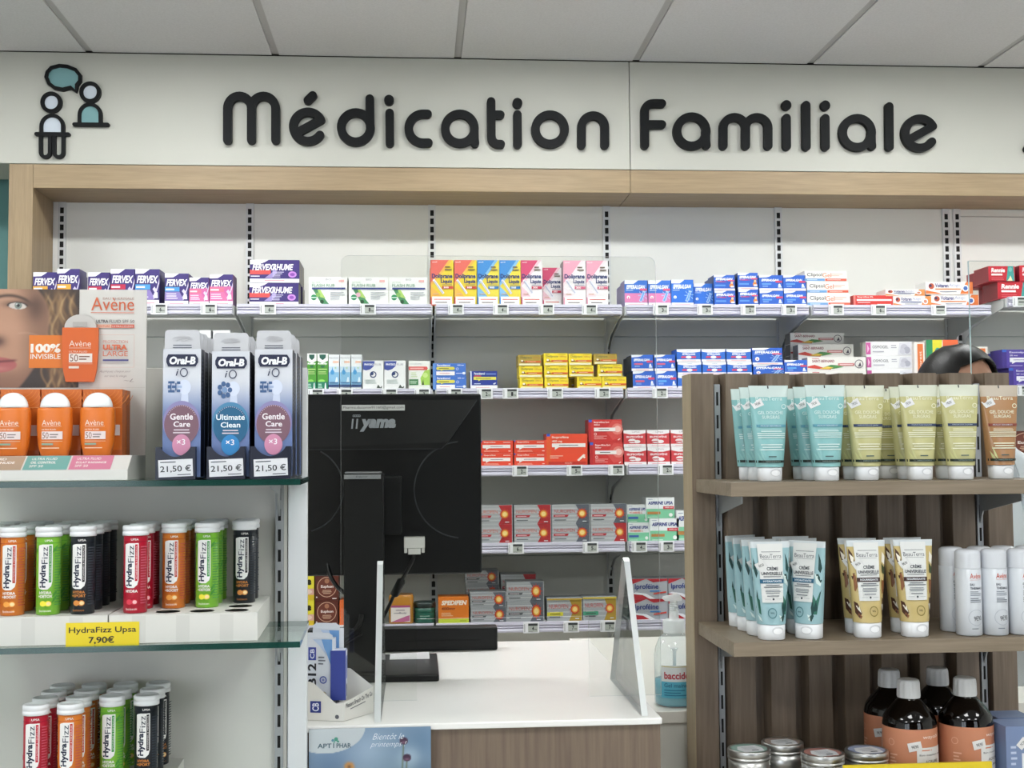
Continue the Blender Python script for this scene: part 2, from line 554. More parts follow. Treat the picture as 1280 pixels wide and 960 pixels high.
def wall_shelf(x0, x1, z, label, rail=True):
    t = thing('metal_shelf', label, 'shelf', ((x0 + x1) / 2, YW - 0.01, z), 0, 'white metal wall shelves'); w = (x1 - x0) / 2 - 0.004; d = YW - 0.01 - YL
    m = MB(); m.box(-w, w, -d + 0.012, 0, -0.004, 0, STEELW); m.box(-w, w, -d + 0.012, -d + 0.02, -0.03, -0.004, STEELW); m.box(-w, w, -d + 0.075, -d + 0.10, -0.026, -0.004, STEELW); m.build('tray', t)
    pr = [(-d + 0.0115, 0.003), (-d, 0.003), (-d - 0.001, -0.006), (-d + 0.004, -0.008), (-d - 0.001, -0.013), (-d + 0.004, -0.016), (-d - 0.002, -0.022), (-d - 0.002, -0.028), (-d + 0.0115, -0.031)]
    m = MB(); m.prism(pr, RAIL, -w + 0.004, w - 0.004, 'x'); m.build('price_rail', t)
    for s in (-1, 1):
        m = MB(); br = [(0, -0.005), (-d + 0.03, -0.005), (-d + 0.03, -0.030), (-d + 0.12, -0.045), (-0.08, -0.075), (-0.03, -0.105), (0, -0.15)]
        m.prism(br, STEELW, s * (w - 0.001) - 0.0015, s * (w - 0.001) + 0.0015, 'x'); m.build('bracket', t)
    return t


WS = {
    (0, 0): 'white metal shelf carrying the row of purple cold remedy boxes', (0, 1): 'white metal shelf carrying two long purple boxes and the green-leaf cream boxes',
    (0, 2): 'white metal shelf carrying the tall red, blue and pink sachet boxes', (0, 3): 'white metal shelf carrying blue boxes, some with a pink front',
    (0, 4): 'white metal shelf carrying white gel boxes with orange and red bands',
    (1, 0): 'white metal shelf behind the toothbrush head packs', (1, 1): 'white metal shelf carrying slim green and pale blue nose spray boxes',
    (1, 2): 'white metal shelf carrying the pile of yellow tablet boxes', (1, 3): 'white metal shelf carrying blue tablet boxes below the blue and pink ones',
    (1, 4): 'white metal shelf behind the slatted unit with long white cream boxes',
    (2, 1): 'white metal shelf hidden behind the upper half of the black monitor', (2, 2): 'white metal shelf carrying bright orange-red and red boxes', (2, 3): 'white metal shelf carrying small white-topped red boxes',
    (3, 1): 'white metal shelf hidden behind the lower half of the black monitor', (3, 2): 'white metal shelf carrying two rows of silver boxes with orange sun discs', (3, 3): 'white metal shelf carrying the white and green tablet boxes',
    (4, 1): 'white metal shelf carrying brown boxes and jars behind the monitor stand', (4, 2): 'lowest white metal shelf, carrying silver, gold and green banded boxes', (4, 3): 'lowest white metal shelf, behind the gel pump bottle, with red and silver boxes',
}
for (r, c), lb in WS.items():
    wall_shelf(MX[c], MX[c + 1], ROW[r], lb)
for r, lb in enumerate(('white metal shelf carrying the deep red boxes with a teal end', 'white metal shelf carrying the violet boxes beside the black-haired person', 'white metal shelf seen past the end of the slatted unit', 'low white metal shelf past the end of the slatted unit with a red box')):
    wall_shelf(MX2, XE, RROW[r], lb)

# ------------------------------------------------------------------ the raised sign
def arc(cx, cy, r, a0, a1, n=20, ry=None):
    ry = r if ry is None else ry
    return [(cx + r * math.cos(R(a0 + (a1 - a0) * i / n)), cy - ry * math.sin(R(a0 + (a1 - a0) * i / n))) for i in range(n + 1)]


def PZ(p):
    q = at(p[0], p[1], YF); return (q.x, q.z)


def ribbon(m, path, r, y0, t, mt, closed=False):
    """rounded stroke along a path given in photo measures, standing t proud of the plane y0"""
    P = [Vector(PZ(p)) for p in path]; rr = r * YF / FPX; n = len(P); L = []; Rr = []
    if closed:
        P = P[:-1]; n -= 1
    for i in range(n):
        a = P[(i - 1) % n] if closed or i > 0 else P[i]; b = P[(i + 1) % n] if closed or i < n - 1 else P[i]
        d = (b - a).normalized(); nn = Vector((-d.y, d.x)); L.append(P[i] + nn * rr); Rr.append(P[i] - nn * rr)
    if closed:
        out, inn = Rr, L
        for i in range(n):
            j = (i + 1) % n
            m.face([(L[i].x, y0 - t, L[i].y), (Rr[i].x, y0 - t, Rr[i].y), (Rr[j].x, y0 - t, Rr[j].y), (L[j].x, y0 - t, L[j].y)], mt)
            for q in (L, Rr):
                m.face([(q[i].x, y0, q[i].y), (q[j].x, y0, q[j].y), (q[j].x, y0 - t, q[j].y), (q[i].x, y0 - t, q[i].y)], mt)
        return
    def cap(c, d):
        a0 = math.atan2(d.y, d.x); return [c + Vector((math.cos(a0 + PI / 2 - PI * k / 8), math.sin(a0 + PI / 2 - PI * k / 8))) * rr for k in range(1, 8)]
    d1 = (P[-1] - P[-2]).normalized(); d0 = (P[0] - P[1]).normalized()
    outline = L + cap(P[-1], d1) + Rr[::-1] + cap(P[0], d0)
    for i in range(n - 1):
        m.face([(L[i].x, y0 - t, L[i].y), (Rr[i].x, y0 - t, Rr[i].y), (Rr[i + 1].x, y0 - t, Rr[i + 1].y), (L[i + 1].x, y0 - t, L[i + 1].y)], mt)
    for c, d, A, B in ((P[-1], d1, L[-1], Rr[-1]), (P[0], d0, Rr[0], L[0])):
        m.face([(q.x, y0 - t, q.y) for q in [A] + cap(c, d) + [B]], mt)
    for i in range(len(outline)):
        a, b = outline[i], outline[(i + 1) % len(outline)]
        m.face([(a.x, y0, a.y), (b.x, y0, b.y), (b.x, y0 - t, b.y), (a.x, y0 - t, a.y)], mt)


def stem(x, y0, y1):
    return [(x, y0), (x + (y1 - y0) * 0.008, y1)]


def m_(x0, x1, x2, top, mid, bot):
    return [[(x0, bot), (x0, mid)] + arc((x0 + x1) / 2, mid, (x1 - x0) / 2, 180, 0, 16, mid - top) + [(x1, mid), (x1, bot)], arc((x1 + x2) / 2, mid, (x2 - x1) / 2, 180, 0, 16, mid - top) + [(x2, bot)]]


def e_(cx, cy, r):
    return [arc(cx, cy, r, 28, 325, 36), [(cx - r * 0.55, cy + r * 0.32), (cx + r * 0.88, cy - r * 0.47)]]


def a_(cx, cy, r, sx, bot):
    return [arc(cx, cy, r, 0, 360, 36), [(sx, cy), (sx + 0.2, cy + r * 0.7), (sx + 0.8, bot)]]


dot = lambda x, y: [[(x, y - 0.4), (x, y + 0.4)]]
SIGN = [
    ('M', m_(285.5, 315.2, 345.3, 122.2, 138, 177)), ('é', e_(385.6, 160.2, 18.2) + [[(385.5, 127.5), (391.5, 121.5)]]),
    ('d', [arc(445.2, 161, 18.2, 0, 360, 36), [(462.5, 125.5), (463, 161)]]), ('i', [stem(487.2, 143.3, 180.7)] + dot(486.5, 127.2)),
    ('c', [[(534.5, 144.5)] + arc(529, 162.4, 18, 88, 272, 26) + [(535.5, 180.3)]]), ('a', a_(574.6, 162.6, 18.2, 592.6, 181)),
    ('t', [[(613.5, 129), (613.8, 172)] + arc(623, 173, 9, 180, 270, 8) + [(625.5, 182)], [(613.7, 145.4), (625, 145.5)]]), ('i', [stem(646.2, 145.3, 182.3)] + dot(646.2, 131)),
    ('o', [arc(686.8, 163.6, 18.2, 0, 360, 36)]), ('n', [[(726, 183)] + arc(740.5, 161, 14.5, 180, 0, 18) + [(755, 183.2)]]),
    ('F', [[(826, 131.4), (815, 131.3)] + arc(814.5, 141.5, 10, 90, 180, 8) + [(804.7, 183.4)], [(804.6, 157.4), (826, 157.5)]]), ('a', a_(863, 166, 18.2, 880.6, 183.5)),
    ('m', m_(902.4, 930.3, 958.3, 148.6, 162, 184.2)), ('i', [stem(981, 149.4, 184.8)] + dot(981, 133.6)), ('l', [stem(1005.4, 133.4, 185.2)]), ('i', [stem(1029.3, 149.7, 185.2)] + dot(1029.3, 134)),
    ('a', a_(1069, 167.7, 18, 1086.6, 184.5)), ('l', [stem(1108.8, 135, 185.6)]), ('e', e_(1147, 168.4, 18.2)),
]
YS = YF - 0.0042
sign = thing('raised_sign', 'large raised black lettering on the white fascia over the shelves', 'sign', (0, 0, 0))
for ch, strokes in SIGN:
    m = MB()
    for k, p in enumerate(strokes):
        closed = len(p) > 30 and abs(p[0][0] - p[-1][0]) < 0.01 and abs(p[0][1] - p[-1][1]) < 0.01
        ribbon(m, p, 6.2 if ch == 'i' and k == 1 else 5.4, YS, 0.019 - 0.0003 * k, LETTER, closed)
    m.build('letter', sign)
m = MB(); ribbon(m, [(1281, 188), (1284, 183)], 4, YS, 0.019, LETTER)
tag(m.build('raised_letter'), 'edge of the next black raised letter where the white fascia leaves the picture', 'letter')

pic = thing('raised_pictogram', 'raised pictogram of two seated figures talking, in black, teal and pale grey', 'sign', (0, 0, 0))


def fill(m, pts, c, t):
    P = [PZ(p) for p in pts]; m.prism([(x, z) for x, z in P], c, YS - t, YS, 'y')


TEAL = mat('#6f9a9d', 0.5, name='pictogram_teal'); PALE = mat('#c3ccd6', 0.5, name='pictogram_pale')
m = MB(); bub = arc(80.5, 98.5, 20.5, -20, 235, 30, 14.5) + [(72, 112), (84, 111.5), (91, 112.5), (96.5, 116.5), (97.5, 107)]
bub = [(61, 92), (66, 86.5), (76, 84), (86, 85), (96, 89), (101.5, 96), (101.5, 103), (97.5, 108), (96.5, 116), (90, 111), (80, 113.5), (70, 111.5), (63, 106), (59.5, 98), (61, 92)]
fill(m, bub[:-1], TEAL, 0.008); ribbon(m, bub, 2.2, YS, 0.014, LETTER, True); m.build('speech_bubble', pic)
for nm, hx, hy, x0, x1, top, bot, fc, b0, b1 in (('front_figure', 65.8, 129.6, 53.5, 80.3, 146, 167, PALE, 47.3, 87), ('back_figure', 114.2, 117, 101, 127, 132, 155, TEAL, 94.5, 136)):
    m = MB(); fill(m, arc(hx, hy, 10, 0, 360, 24)[:-1], PALE, 0.008); ribbon(m, arc(hx, hy, 11, 0, 360, 30) + [], 2.4, YS, 0.014, LETTER, True)
    body = [(x0, bot)] + arc((x0 + x1) / 2, top + (x1 - x0) / 2, (x1 - x0) / 2, 180, 0, 16) + [(x1, bot)]
    fill(m, body, fc, 0.008); ribbon(m, body, 2.2, YS, 0.0137, LETTER); ribbon(m, [(b0, bot + 2), (b1, bot + 2.3)], 2.3, YS, 0.0141, LETTER)
    if nm == 'front_figure':
        for lx in (52.5, 69.3):
            ribbon(m, [(lx, 170)] + arc(lx + 5.8, 192, 5.6, 180, 360, 10) + [(lx + 11.5, 170)], 2.2, YS, 0.0134, LETTER)
    m.build(nm, pic)

# ================================================================== the glass-shelved unit in front, at the left
PHI = 0.030
LO = Vector((at(375, 800, 1.72).x, 1.72, 0.0))
LU = Vector((math.cos(PHI), math.sin(PHI), 0)); LV = Vector((-math.sin(PHI), math.cos(PHI), 0))


def lpt(px, py, v):
    """place on the upright plane at depth v of this unit -> (u, z)"""
    d = ray(px, py); o = LO + LV * v
    t = (o - CAM).dot(LV) / d.dot(LV); p = CAM + d * t
    return (p - LO).dot(LU), p.z


def lw(u, v, z):
    return LO + LU * u + LV * v + Vector((0, 0, z))


UPX = FPX / 1.73   # pixels per metre at the front of this unit
VB = 0.225
ub = lpt(384, 700, VB)[0]
t = thing('display_unit', 'white slotted display unit carrying the glass shelves of tubes and packs', 'display unit', LO, PHI)
ztop = lpt(384, 460, VB)[1]
m = MB(); m.box(-1.5, ub - 0.030, VB, VB + 0.018, 0.0, ztop, mat('#d8d6d0', 0.5, name='unit_back_white')); m.build('back_panel', t, bev=0.001)
m = MB(); m.box(ub - 0.029, ub, VB - 0.004, VB + 0.019, 0.0, ztop, mat('#dfe2e4', 0.4, name='unit_post_white')); m.build('end_post', t, bev=0.0015)
m = MB(); uu = lpt(350, 700, VB)[0]; m.box(uu - 0.006, uu + 0.006, VB - 0.012, VB - 0.0005, 0.0, ztop - 0.01, ALU)
z = ztop - 0.03
while z > 0.7:
    m.box(uu - 0.0022, uu + 0.0022, VB - 0.0126, VB - 0.0119, z - 0.018, z, SLOT); z -= 0.031
m.build('upright', t)
m = MB(); m.box(-1.5, ub, VB - 0.21, VB, 0.0, 0.12, mat('#c9c9c6', 0.5)); m.build('base', t)

ZG1 = lpt(200, 600.5, 0.0)[1]; ZG2 = lpt(200, 806, 0.0)[1]; ZG3 = ZG2 - 0.238


def glass_shelf(z, label):
    t = thing('glass_shelf', label, 'shelf', lw(0, 0, z), PHI, 'green-edged glass shelves')
    m = MB(); m.add([(-1.45, 0, 0), (0, 0, 0), (0, VB - 0.014, 0), (-1.45, VB - 0.014, 0), (-1.45, 0, -0.008), (0, 0, -0.008), (0, VB - 0.014, -0.008), (-1.45, VB - 0.014, -0.008)], [(0, 1, 2, 3), (7, 6, 5, 4)], GLASS)
    m.add([(-1.45, 0, 0), (0, 0, 0), (0, VB - 0.014, 0), (-1.45, VB - 0.014, 0), (-1.45, 0, -0.008), (0, 0, -0.008), (0, VB - 0.014, -0.008), (-1.45, VB - 0.014, -0.008)], [(0, 4, 5, 1), (1, 5, 6, 2), (2, 6, 7, 3), (3, 7, 4, 0)], GLASSEDGE)
    m.build('glass_pane', t)
    for u in (uu, uu - 0.6):
        m = MB(); m.prism([(VB - 0.013, -0.009), (0.06, -0.009), (0.06, -0.014), (VB - 0.06, -0.024), (VB - 0.013, -0.06)], ALU, u - 0.0015, u + 0.0015, 'x'); m.build('bracket', t)
    return t


glass_shelf(ZG1, 'top glass shelf, carrying the sunscreen display and toothbrush head packs')
glass_shelf(ZG2, 'middle glass shelf, carrying trays of fizzy tablet tubes with a yellow price card')
glass_shelf(ZG3, 'lowest glass shelf, carrying the tablet tubes cut by the picture bottom')

# ------------------------------------------------------------------ fizzy tablet tubes
TH = 0.118; TR = 0.0176


def tube_mesh(kind):
    base, dark, tx, l1, l2, fr = {'red': ('#b3142f', '#7d0f24', '#c9102f', 'HYDRA', '', '#d8344a'), 'orange': ('#d6792a', '#c24a20', '#c23a24', 'HYDRA', '+BOOST', '#f3a440'),
                                   'green': ('#7dbb38', '#3f9a3f', '#3f9b48', 'HYDRA', '+DETOX', '#f2e53a'), 'black': ('#1b2027', '#11151a', '#14181d', 'HYDRA', '+SPORT', '#d98a3a')}[kind]
    mb = MB(); bm_ = mat(base, 0.28, name='tube_print_' + kind); r = TR - 0.0018
    mb.lathe([(0, 0), (r - 0.001, 0), (r, 0.001), (r, TH - 0.012), (0, TH - 0.012)], bm_, 28)
    w = 2 * PI * r; A = Art(mb, w * 0.5, TH - 0.014, cyl(r), strips=12, off=0.00025, step=0.0002)
    if kind == 'green':
        rnd = random.Random(3)
        for k in range(9):
            x, y = rnd.uniform(.05, .95), rnd.uniform(.1, .9); A.poly([(x, y), (x + .12, y + .05), (x + .16, y + .11), (x + .03, y + .06)], '#4f9f36'); A.off -= A.step
    if kind in ('red', 'orange'):
        rnd = random.Random(5)
        for k in range(8):
            A.disc(rnd.uniform(.08, .92), rnd.uniform(.05, .95), rnd.uniform(.03, .08), '#c22440' if kind == 'red' else '#e08a2a'); A.off -= A.step
    A.off += A.step
    A.rect(0.02, .925, 0.98, 0.93, dark)
    A.text('UPSA', .42, .62, .945, .972, '#e9e6e2', 0.02)
    px0, px1, pa, pb = .25, .62, .33, .91
    pill = [(px0, pb - .02), (px0, pa + .05), (px0 + .03, pa + .015), (px0 + .1, pa), (px1 - .12, pa), (px1 - .03, pa + .04), (px1, pa + .1), (px1, pb), (px0 + .12, pb), (px0 + .03, pb - .01)]
    A.poly(pill, '#f0efec')
    A.rect(px1 - .09, pa + .09, px1 - .025, pb - .015, tx)
    A.text('Hydra', px0 + .05, px1 - .12, pa + .025, pa + .32, '#15203c', 0.035, rot=90)
    A.text('Fizz', px0 + .10, px1 - .12, pa + .33, pb - .03, '#15203c', -0.005, rot=90)
    A.text('VITAMINES & MINERAUX', px1 - .072, px1 - .042, pa + .11, pb - .03, '#efe9e6', 0, rot=90)
    c = '#efe9e2' if kind != 'black' else '#c07a34'
    A.text(l1, .30, .60, .272, .308, c, 0.04)
    if l2:
        A.text(l2, .28, .62, .225, .262, c, 0.04)
    A.disc(.40, .15, .075, fr); A.disc(.52, .15, .075, fr); A.disc(.53, .15, .05, '#f6d9a0' if kind != 'red' else '#f1b7b9')
    A.text('boisson', .32, .58, .045, .075, c)
    A.fine(.66, .86, .12, .88, 22, {'red': '#c8566a', 'orange': '#c9604a', 'green': '#58a04a', 'black': '#343c46'}[kind])
    body = mb.mesh('tube_body_' + kind)
    cb = MB(); cb.lathe([(TR - 0.002, TH - 0.0135), (TR, TH - 0.0133), (TR, TH - 0.0082), (TR - 0.0008, TH - 0.0078), (TR - 0.0008, TH - 0.0066), (TR, TH - 0.0062), (TR, TH - 0.0016), (TR - 0.0012, TH), (TR - 0.004, TH), (TR - 0.0046, TH - 0.0008), (0, TH - 0.0008)], CAPW, 28)
    return body, cb.mesh('tube_cap')


TUBE = {k: tube_mesh(k) for k in ('red', 'orange', 'green', 'black')}
NUM = ['foremost', 'second from the front', 'third from the front', 'fourth from the front']


def tube(kind, u, v, z, label, group, turn=0.0):
    t = thing('tablet_tube', label, 'tube', lw(u, v, z), PHI + turn, group)
    link('tube_body', TUBE[kind][0], t); link('cap', TUBE[kind][1], t)


def tray(u0, u1, v0, v1, z, h, holes, label, end):
    """folded cardboard tray with round holes punched through its top"""
    bm = bmesh.new(); rim = [bm.verts.new(p) for p in ((u0, v0, h), (u1, v0, h), (u1, v1, h), (u0, v1, h))]; es = [bm.edges.new((rim[i], rim[(i + 1) % 4])) for i in range(4)]
    for hu, hv in holes:
        c = [bm.verts.new((hu + 0.0165 * math.cos(2 * PI * k / 20), hv + 0.0165 * math.sin(2 * PI * k / 20), h)) for k in range(20)]
        es += [bm.edges.new((c[k], c[(k + 1) % 20])) for k in range(20)]
    bmesh.ops.triangle_fill(bm, edges=es, use_beauty=True)
    bmesh.ops.recalc_face_normals(bm, faces=bm.faces)
    m = MB(); idx = {v: i for i, v in enumerate(bm.verts)}; cm = mat('#d9d8d2', 0.7, name='white_cardboard')
    m.add([tuple(v.co) for v in bm.verts], [tuple(idx[v] for v in f.verts) for f in bm.faces], cm); bm.free()
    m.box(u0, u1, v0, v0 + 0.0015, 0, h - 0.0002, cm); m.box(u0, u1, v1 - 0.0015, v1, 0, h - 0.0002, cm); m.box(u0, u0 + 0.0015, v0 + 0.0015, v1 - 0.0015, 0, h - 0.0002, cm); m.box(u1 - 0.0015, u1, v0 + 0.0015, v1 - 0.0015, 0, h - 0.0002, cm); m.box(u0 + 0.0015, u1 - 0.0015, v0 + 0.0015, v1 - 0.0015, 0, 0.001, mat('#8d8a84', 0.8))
    for x in np.linspace(u0 + 0.03, u1 - 0.05, 3):
        m.box(x, x + 0.018, v0 - 0.0002, v0, 0.001, h - 0.002, '#cfcec8')
    return tag(m.build('cardboard_tray', None, lw(0, 0, z), PHI), label, 'tray', 'white cardboard tube trays')


HT = 0.0385
ZT = ZG2 + 0.0004
RP = 0.047; V1 = 0.040
cols2 = [(-26, 'red', 0, 4), (15, 'orange', 0, 4), (60, 'green', 0, 4), (103, 'black', 0, 4), (169, 'red', 0, 3), (210, 'orange', 1, 3), (253, 'green', 1, 3), (296, 'black', 2, 2)]
uc = [lpt(c[0], 770, V1)[0] for c in cols2]
h1 = [(uc[i], V1 + RP * k) for i in range(4) for k in range(4)]
ut = lpt(136, 790, 0.02)[0]; ue = lpt(322, 790, 0.02)[0]
tray(ut - 0.205, ut - 0.001, 0.016, 0.209, ZT, HT, [], 'white cardboard tray of four tube colours with a yellow price card', 0)
h2 = [(uc[i], V1 + RP * k) for i in range(4, 8) for k in range(4) if k < cols2[i][2]]
tray(ut + 0.001, ue, 0.016, 0.209, ZT, HT, h2, 'white cardboard tray with four dark empty holes along its front', 1)
KN = {'red': 'deep red', 'orange': 'orange', 'green': 'lime green', 'black': 'black'}
for (px, kind, k0, n), u in zip(cols2, uc):
    for k in range(k0, min(k0 + n, 4)):
        where = 'above the price card' if px < 136 else 'beside the empty holes'
        lb = f'{KN[kind]} fizzy tablet tube, {NUM[k - k0]} of its row, {where}'
        tube(kind, u, V1 + RP * k, ZT + HT + 0.0003, lb, 'fizzy tablet tubes on the middle glass shelf', 0.05 * math.sin(u * 90 + k * 5) - u * 0.4 + (0.5 if (kind == 'red' and k == 1) else 0))
m = MB(); p0 = lpt(82, 810, 0.0145); p1 = lpt(174, 777, 0.0145); w, h = p1[0] - p0[0], p1[1] - p0[1]
m.box(-w / 2, w / 2, -0.0004, 0.0004, 0, h, '#e8cf1c'); A = Art(m, w, h, lambda x, z, o: (x, -0.0004 - o, z))
A.text('HydraFizz Upsa', .04, .96, .52, .82, '#1c1a10', 0.012).text('7,90€', .31, .66, .12, .44, '#1c1a10', 0.02)
tag(m.build('price_card', None, lw((p0[0] + p1[0]) / 2, 0.0152, p0[1]), PHI), 'yellow price card stuck on the front of a white tube tray', 'price card')

ZT3 = ZG3 + 0.0004
cols3 = [(45, 'red', 0, 4), (88, 'orange', 0, 4), (131, 'green', 1, 3), (175, 'black', 1, 3)]
u3 = [lpt(c[0], 900, V1)[0] for c in cols3]; ue3 = lpt(203, 945, 0.02)[0]
tray(ue3 - 0.205, ue3, 0.016, 0.209, ZT3, HT, [(u3[i], V1) for i in (2, 3)], 'white cardboard tray on the lowest glass shelf', 2)
for (px, kind, k0, n), u in zip(cols3, u3):
    for k in range(k0, k0 + n):
        if k < 4:
            tube(kind, u, V1 + RP * k, ZT3 + HT + 0.0003, f'{KN[kind]} fizzy tablet tube, {NUM[k - k0]} of its row, on the lowest shelf', 'fizzy tablet tubes on the lowest glass shelf', 0.05 * math.sin(u * 70 + k * 3) - u * 0.4 + 0.25 * (k - k0))

# ------------------------------------------------------------------ toothbrush head packs
def brush_pack(kind):
    W_, H_, D_ = 0.0515, 0.150, 0.030
    navy = mat('#161c33', 0.35, name='pack_navy')
    m = MB(); m.box(-W_ / 2, W_ / 2, 0, D_, 0, H_, navy)
    A = Art(m, W_, H_, lambda x, z, o: (x, -o - 0.0006, z), off=0.0002, step=0.00006)
    dk, lt = ('#7c5a68', '#d08cab') if kind == 'gentle' else ('#1d5f86', '#2f86c4')
    A.poly([(.30 + .0, .55), (.70, .55), (.66, .68), (.68, .75), (.55, .75), (.5, .6)][:0] or [(.45, .5), (.69, .5), (.66, .68), (.50, .68)], '#ccd5ea')
    A.disc(.57, .70, .17, '#d5ddf0')
    if kind == 'gentle':
        for x, y, a, b in ((.14, .738, .17, .018), (.14, .668, .17, .018), (.13, .703, .07, .026), (.24, .703, .10, .02), (.37, .735, .09, .02), (.37, .672, .09, .02), (.20, .718, .03, .03), (.20, .688, .03, .03), (.33, .718, .03, .03), (.33, .688, .03, .03)):
            A.rect(x, y - b / 2, x + a, y + b / 2, '#41618f')
        A.rect(.36, .695, .50, .712, '#a9bcdc')
    else:
        for k in range(7):
            a = 2 * PI * k / 7; A.disc(.34 + .14 * math.cos(a), .69 + .05 * math.sin(a), .06, '#41618f')
        A.disc(.34, .69, .07, '#7f9cc4')
    A.disc(.5, .425, .49, '#8d86b4' if kind == 'gentle' else '#4b86ad', n=36); A.disc(.5, .405, .455, dk, n=36)
    for k in range(17):
        a = R(150 - 120 * k / 16); A.disc(.5 + .41 * math.cos(a), 0.415 + .41 * W_ / H_ * math.sin(a), .012, '#cbb9c4', n=6); A.off -= A.step
    A.off += A.step
    if kind == 'gentle':
        A.text('Gentle', .20, .80, .445, .495, '#f2ecf0', 0.02).text('Care', .29, .73, .39, .433, '#f2ecf0', 0.02)
    else:
        A.text('Ultimate', .12, .88, .45, .495, '#e6f0f6', 0.02).text('Clean', .24, .76, .39, .433, '#e6f0f6', 0.02)
    A.fine(.18, .82, .335, .378, 2, '#d9cdd6', True)
    A.disc(.5, .25, .24, lt, n=28); A.text('×3', .38, .60, .25, .295, '#f3eef2', 0.01)
    A.poly([(.09, .895), (.14, .862), (.86, .862), (.93, .895), (.93, .925), (.86, .957), (.14, .957), (.09, .925)], '#1a2140')
    A.text('Oral-B', .17, .86, .878, .94, '#eef0f4', 0.05, 0.15)
    A.text('i', .34, .42, .79, .842, '#2b3352', 0.01, .25); A.ring(.555, .815, .105, .025, '#2b3352')
    # side print
    for k in range(14):
        z = H_ * (.92 - k * .03); m.box(W_ / 2, W_ / 2 + 0.0002, 0.005, 0.005 + 0.012 + 0.008 * ((k * 7) % 3) / 3, z - 0.0022, z, '#6b7284')
    body = m.mesh('pack_box')

    def grad(u, v):
        top = (214, 217, 224); mid = (104, 124, 172); k = sstep(.80, .42, v)
        c = [np.full_like(u, q / 255.0) for q in top]; c = blend(c, mid, k)
        return blend(c, (196, 205, 226), .7 * np.exp(-((u - .25) ** 2 / .05 + (v - .7) ** 2 / .006)))
    face = paint('printed_face', W_, H_, 9, 34, grad, None, flat, off=0.0003); fm = face.data; bpy.data.objects.remove(face)
    # hanging tab with its euro slot
    bm = bmesh.new(); h0, h1 = H_, H_ + 0.0225; w2 = W_ / 2 - 0.002
    out = [(-w2, h0 - 0.0), (w2, h0 - 0.0)] + [(w2 - 0.005 + 0.005 * math.cos(a), h1 - 0.005 + 0.005 * math.sin(a)) for a in np.linspace(0, PI / 2, 6)] + [(-w2 + 0.005 - 0.005 * math.sin(a), h1 - 0.005 + 0.005 * math.cos(a)) for a in np.linspace(0, PI / 2, 6)]
    hole = [(0.0135 * math.cos(a), H_ + 0.0118 + 0.0036 * math.sin(a) * (1.0 if math.sin(a) < 0 else 1.1)) for a in np.linspace(0, 2 * PI, 24, endpoint=False)]
    es = []
    for P in (out, hole):
        vs = [bm.verts.new((x, 0.001, z)) for x, z in P]; es += [bm.edges.new((vs[i], vs[(i + 1) % len(vs)])) for i in range(len(vs))]
    bmesh.ops.triangle_fill(bm, edges=es, use_beauty=True); bmesh.ops.recalc_face_normals(bm, faces=bm.faces)
    g = bmesh.ops.extrude_face_region(bm, geom=bm.faces[:]); bmesh.ops.translate(bm, vec=(0, 0.0008, 0), verts=[e for e in g['geom'] if isinstance(e, bmesh.types.BMVert)])
    bm.verts.index_update(); tm = MB(); tm.add([tuple(v.co) for v in bm.verts], [tuple(v.index for v in f.verts) for f in bm.faces], mat('#c9cace', 0.3, name='pack_tab_white')); bm.free()
    A = Art(tm, W_, 0.0225, lambda x, z, o: (x, 0.001 - o, z), z0=H_, off=0.0004)
    A.fine(.2, .8, .02, .26, 2, '#5b5f6c', True)
    return body, fm, tm.mesh('hanging_tab')


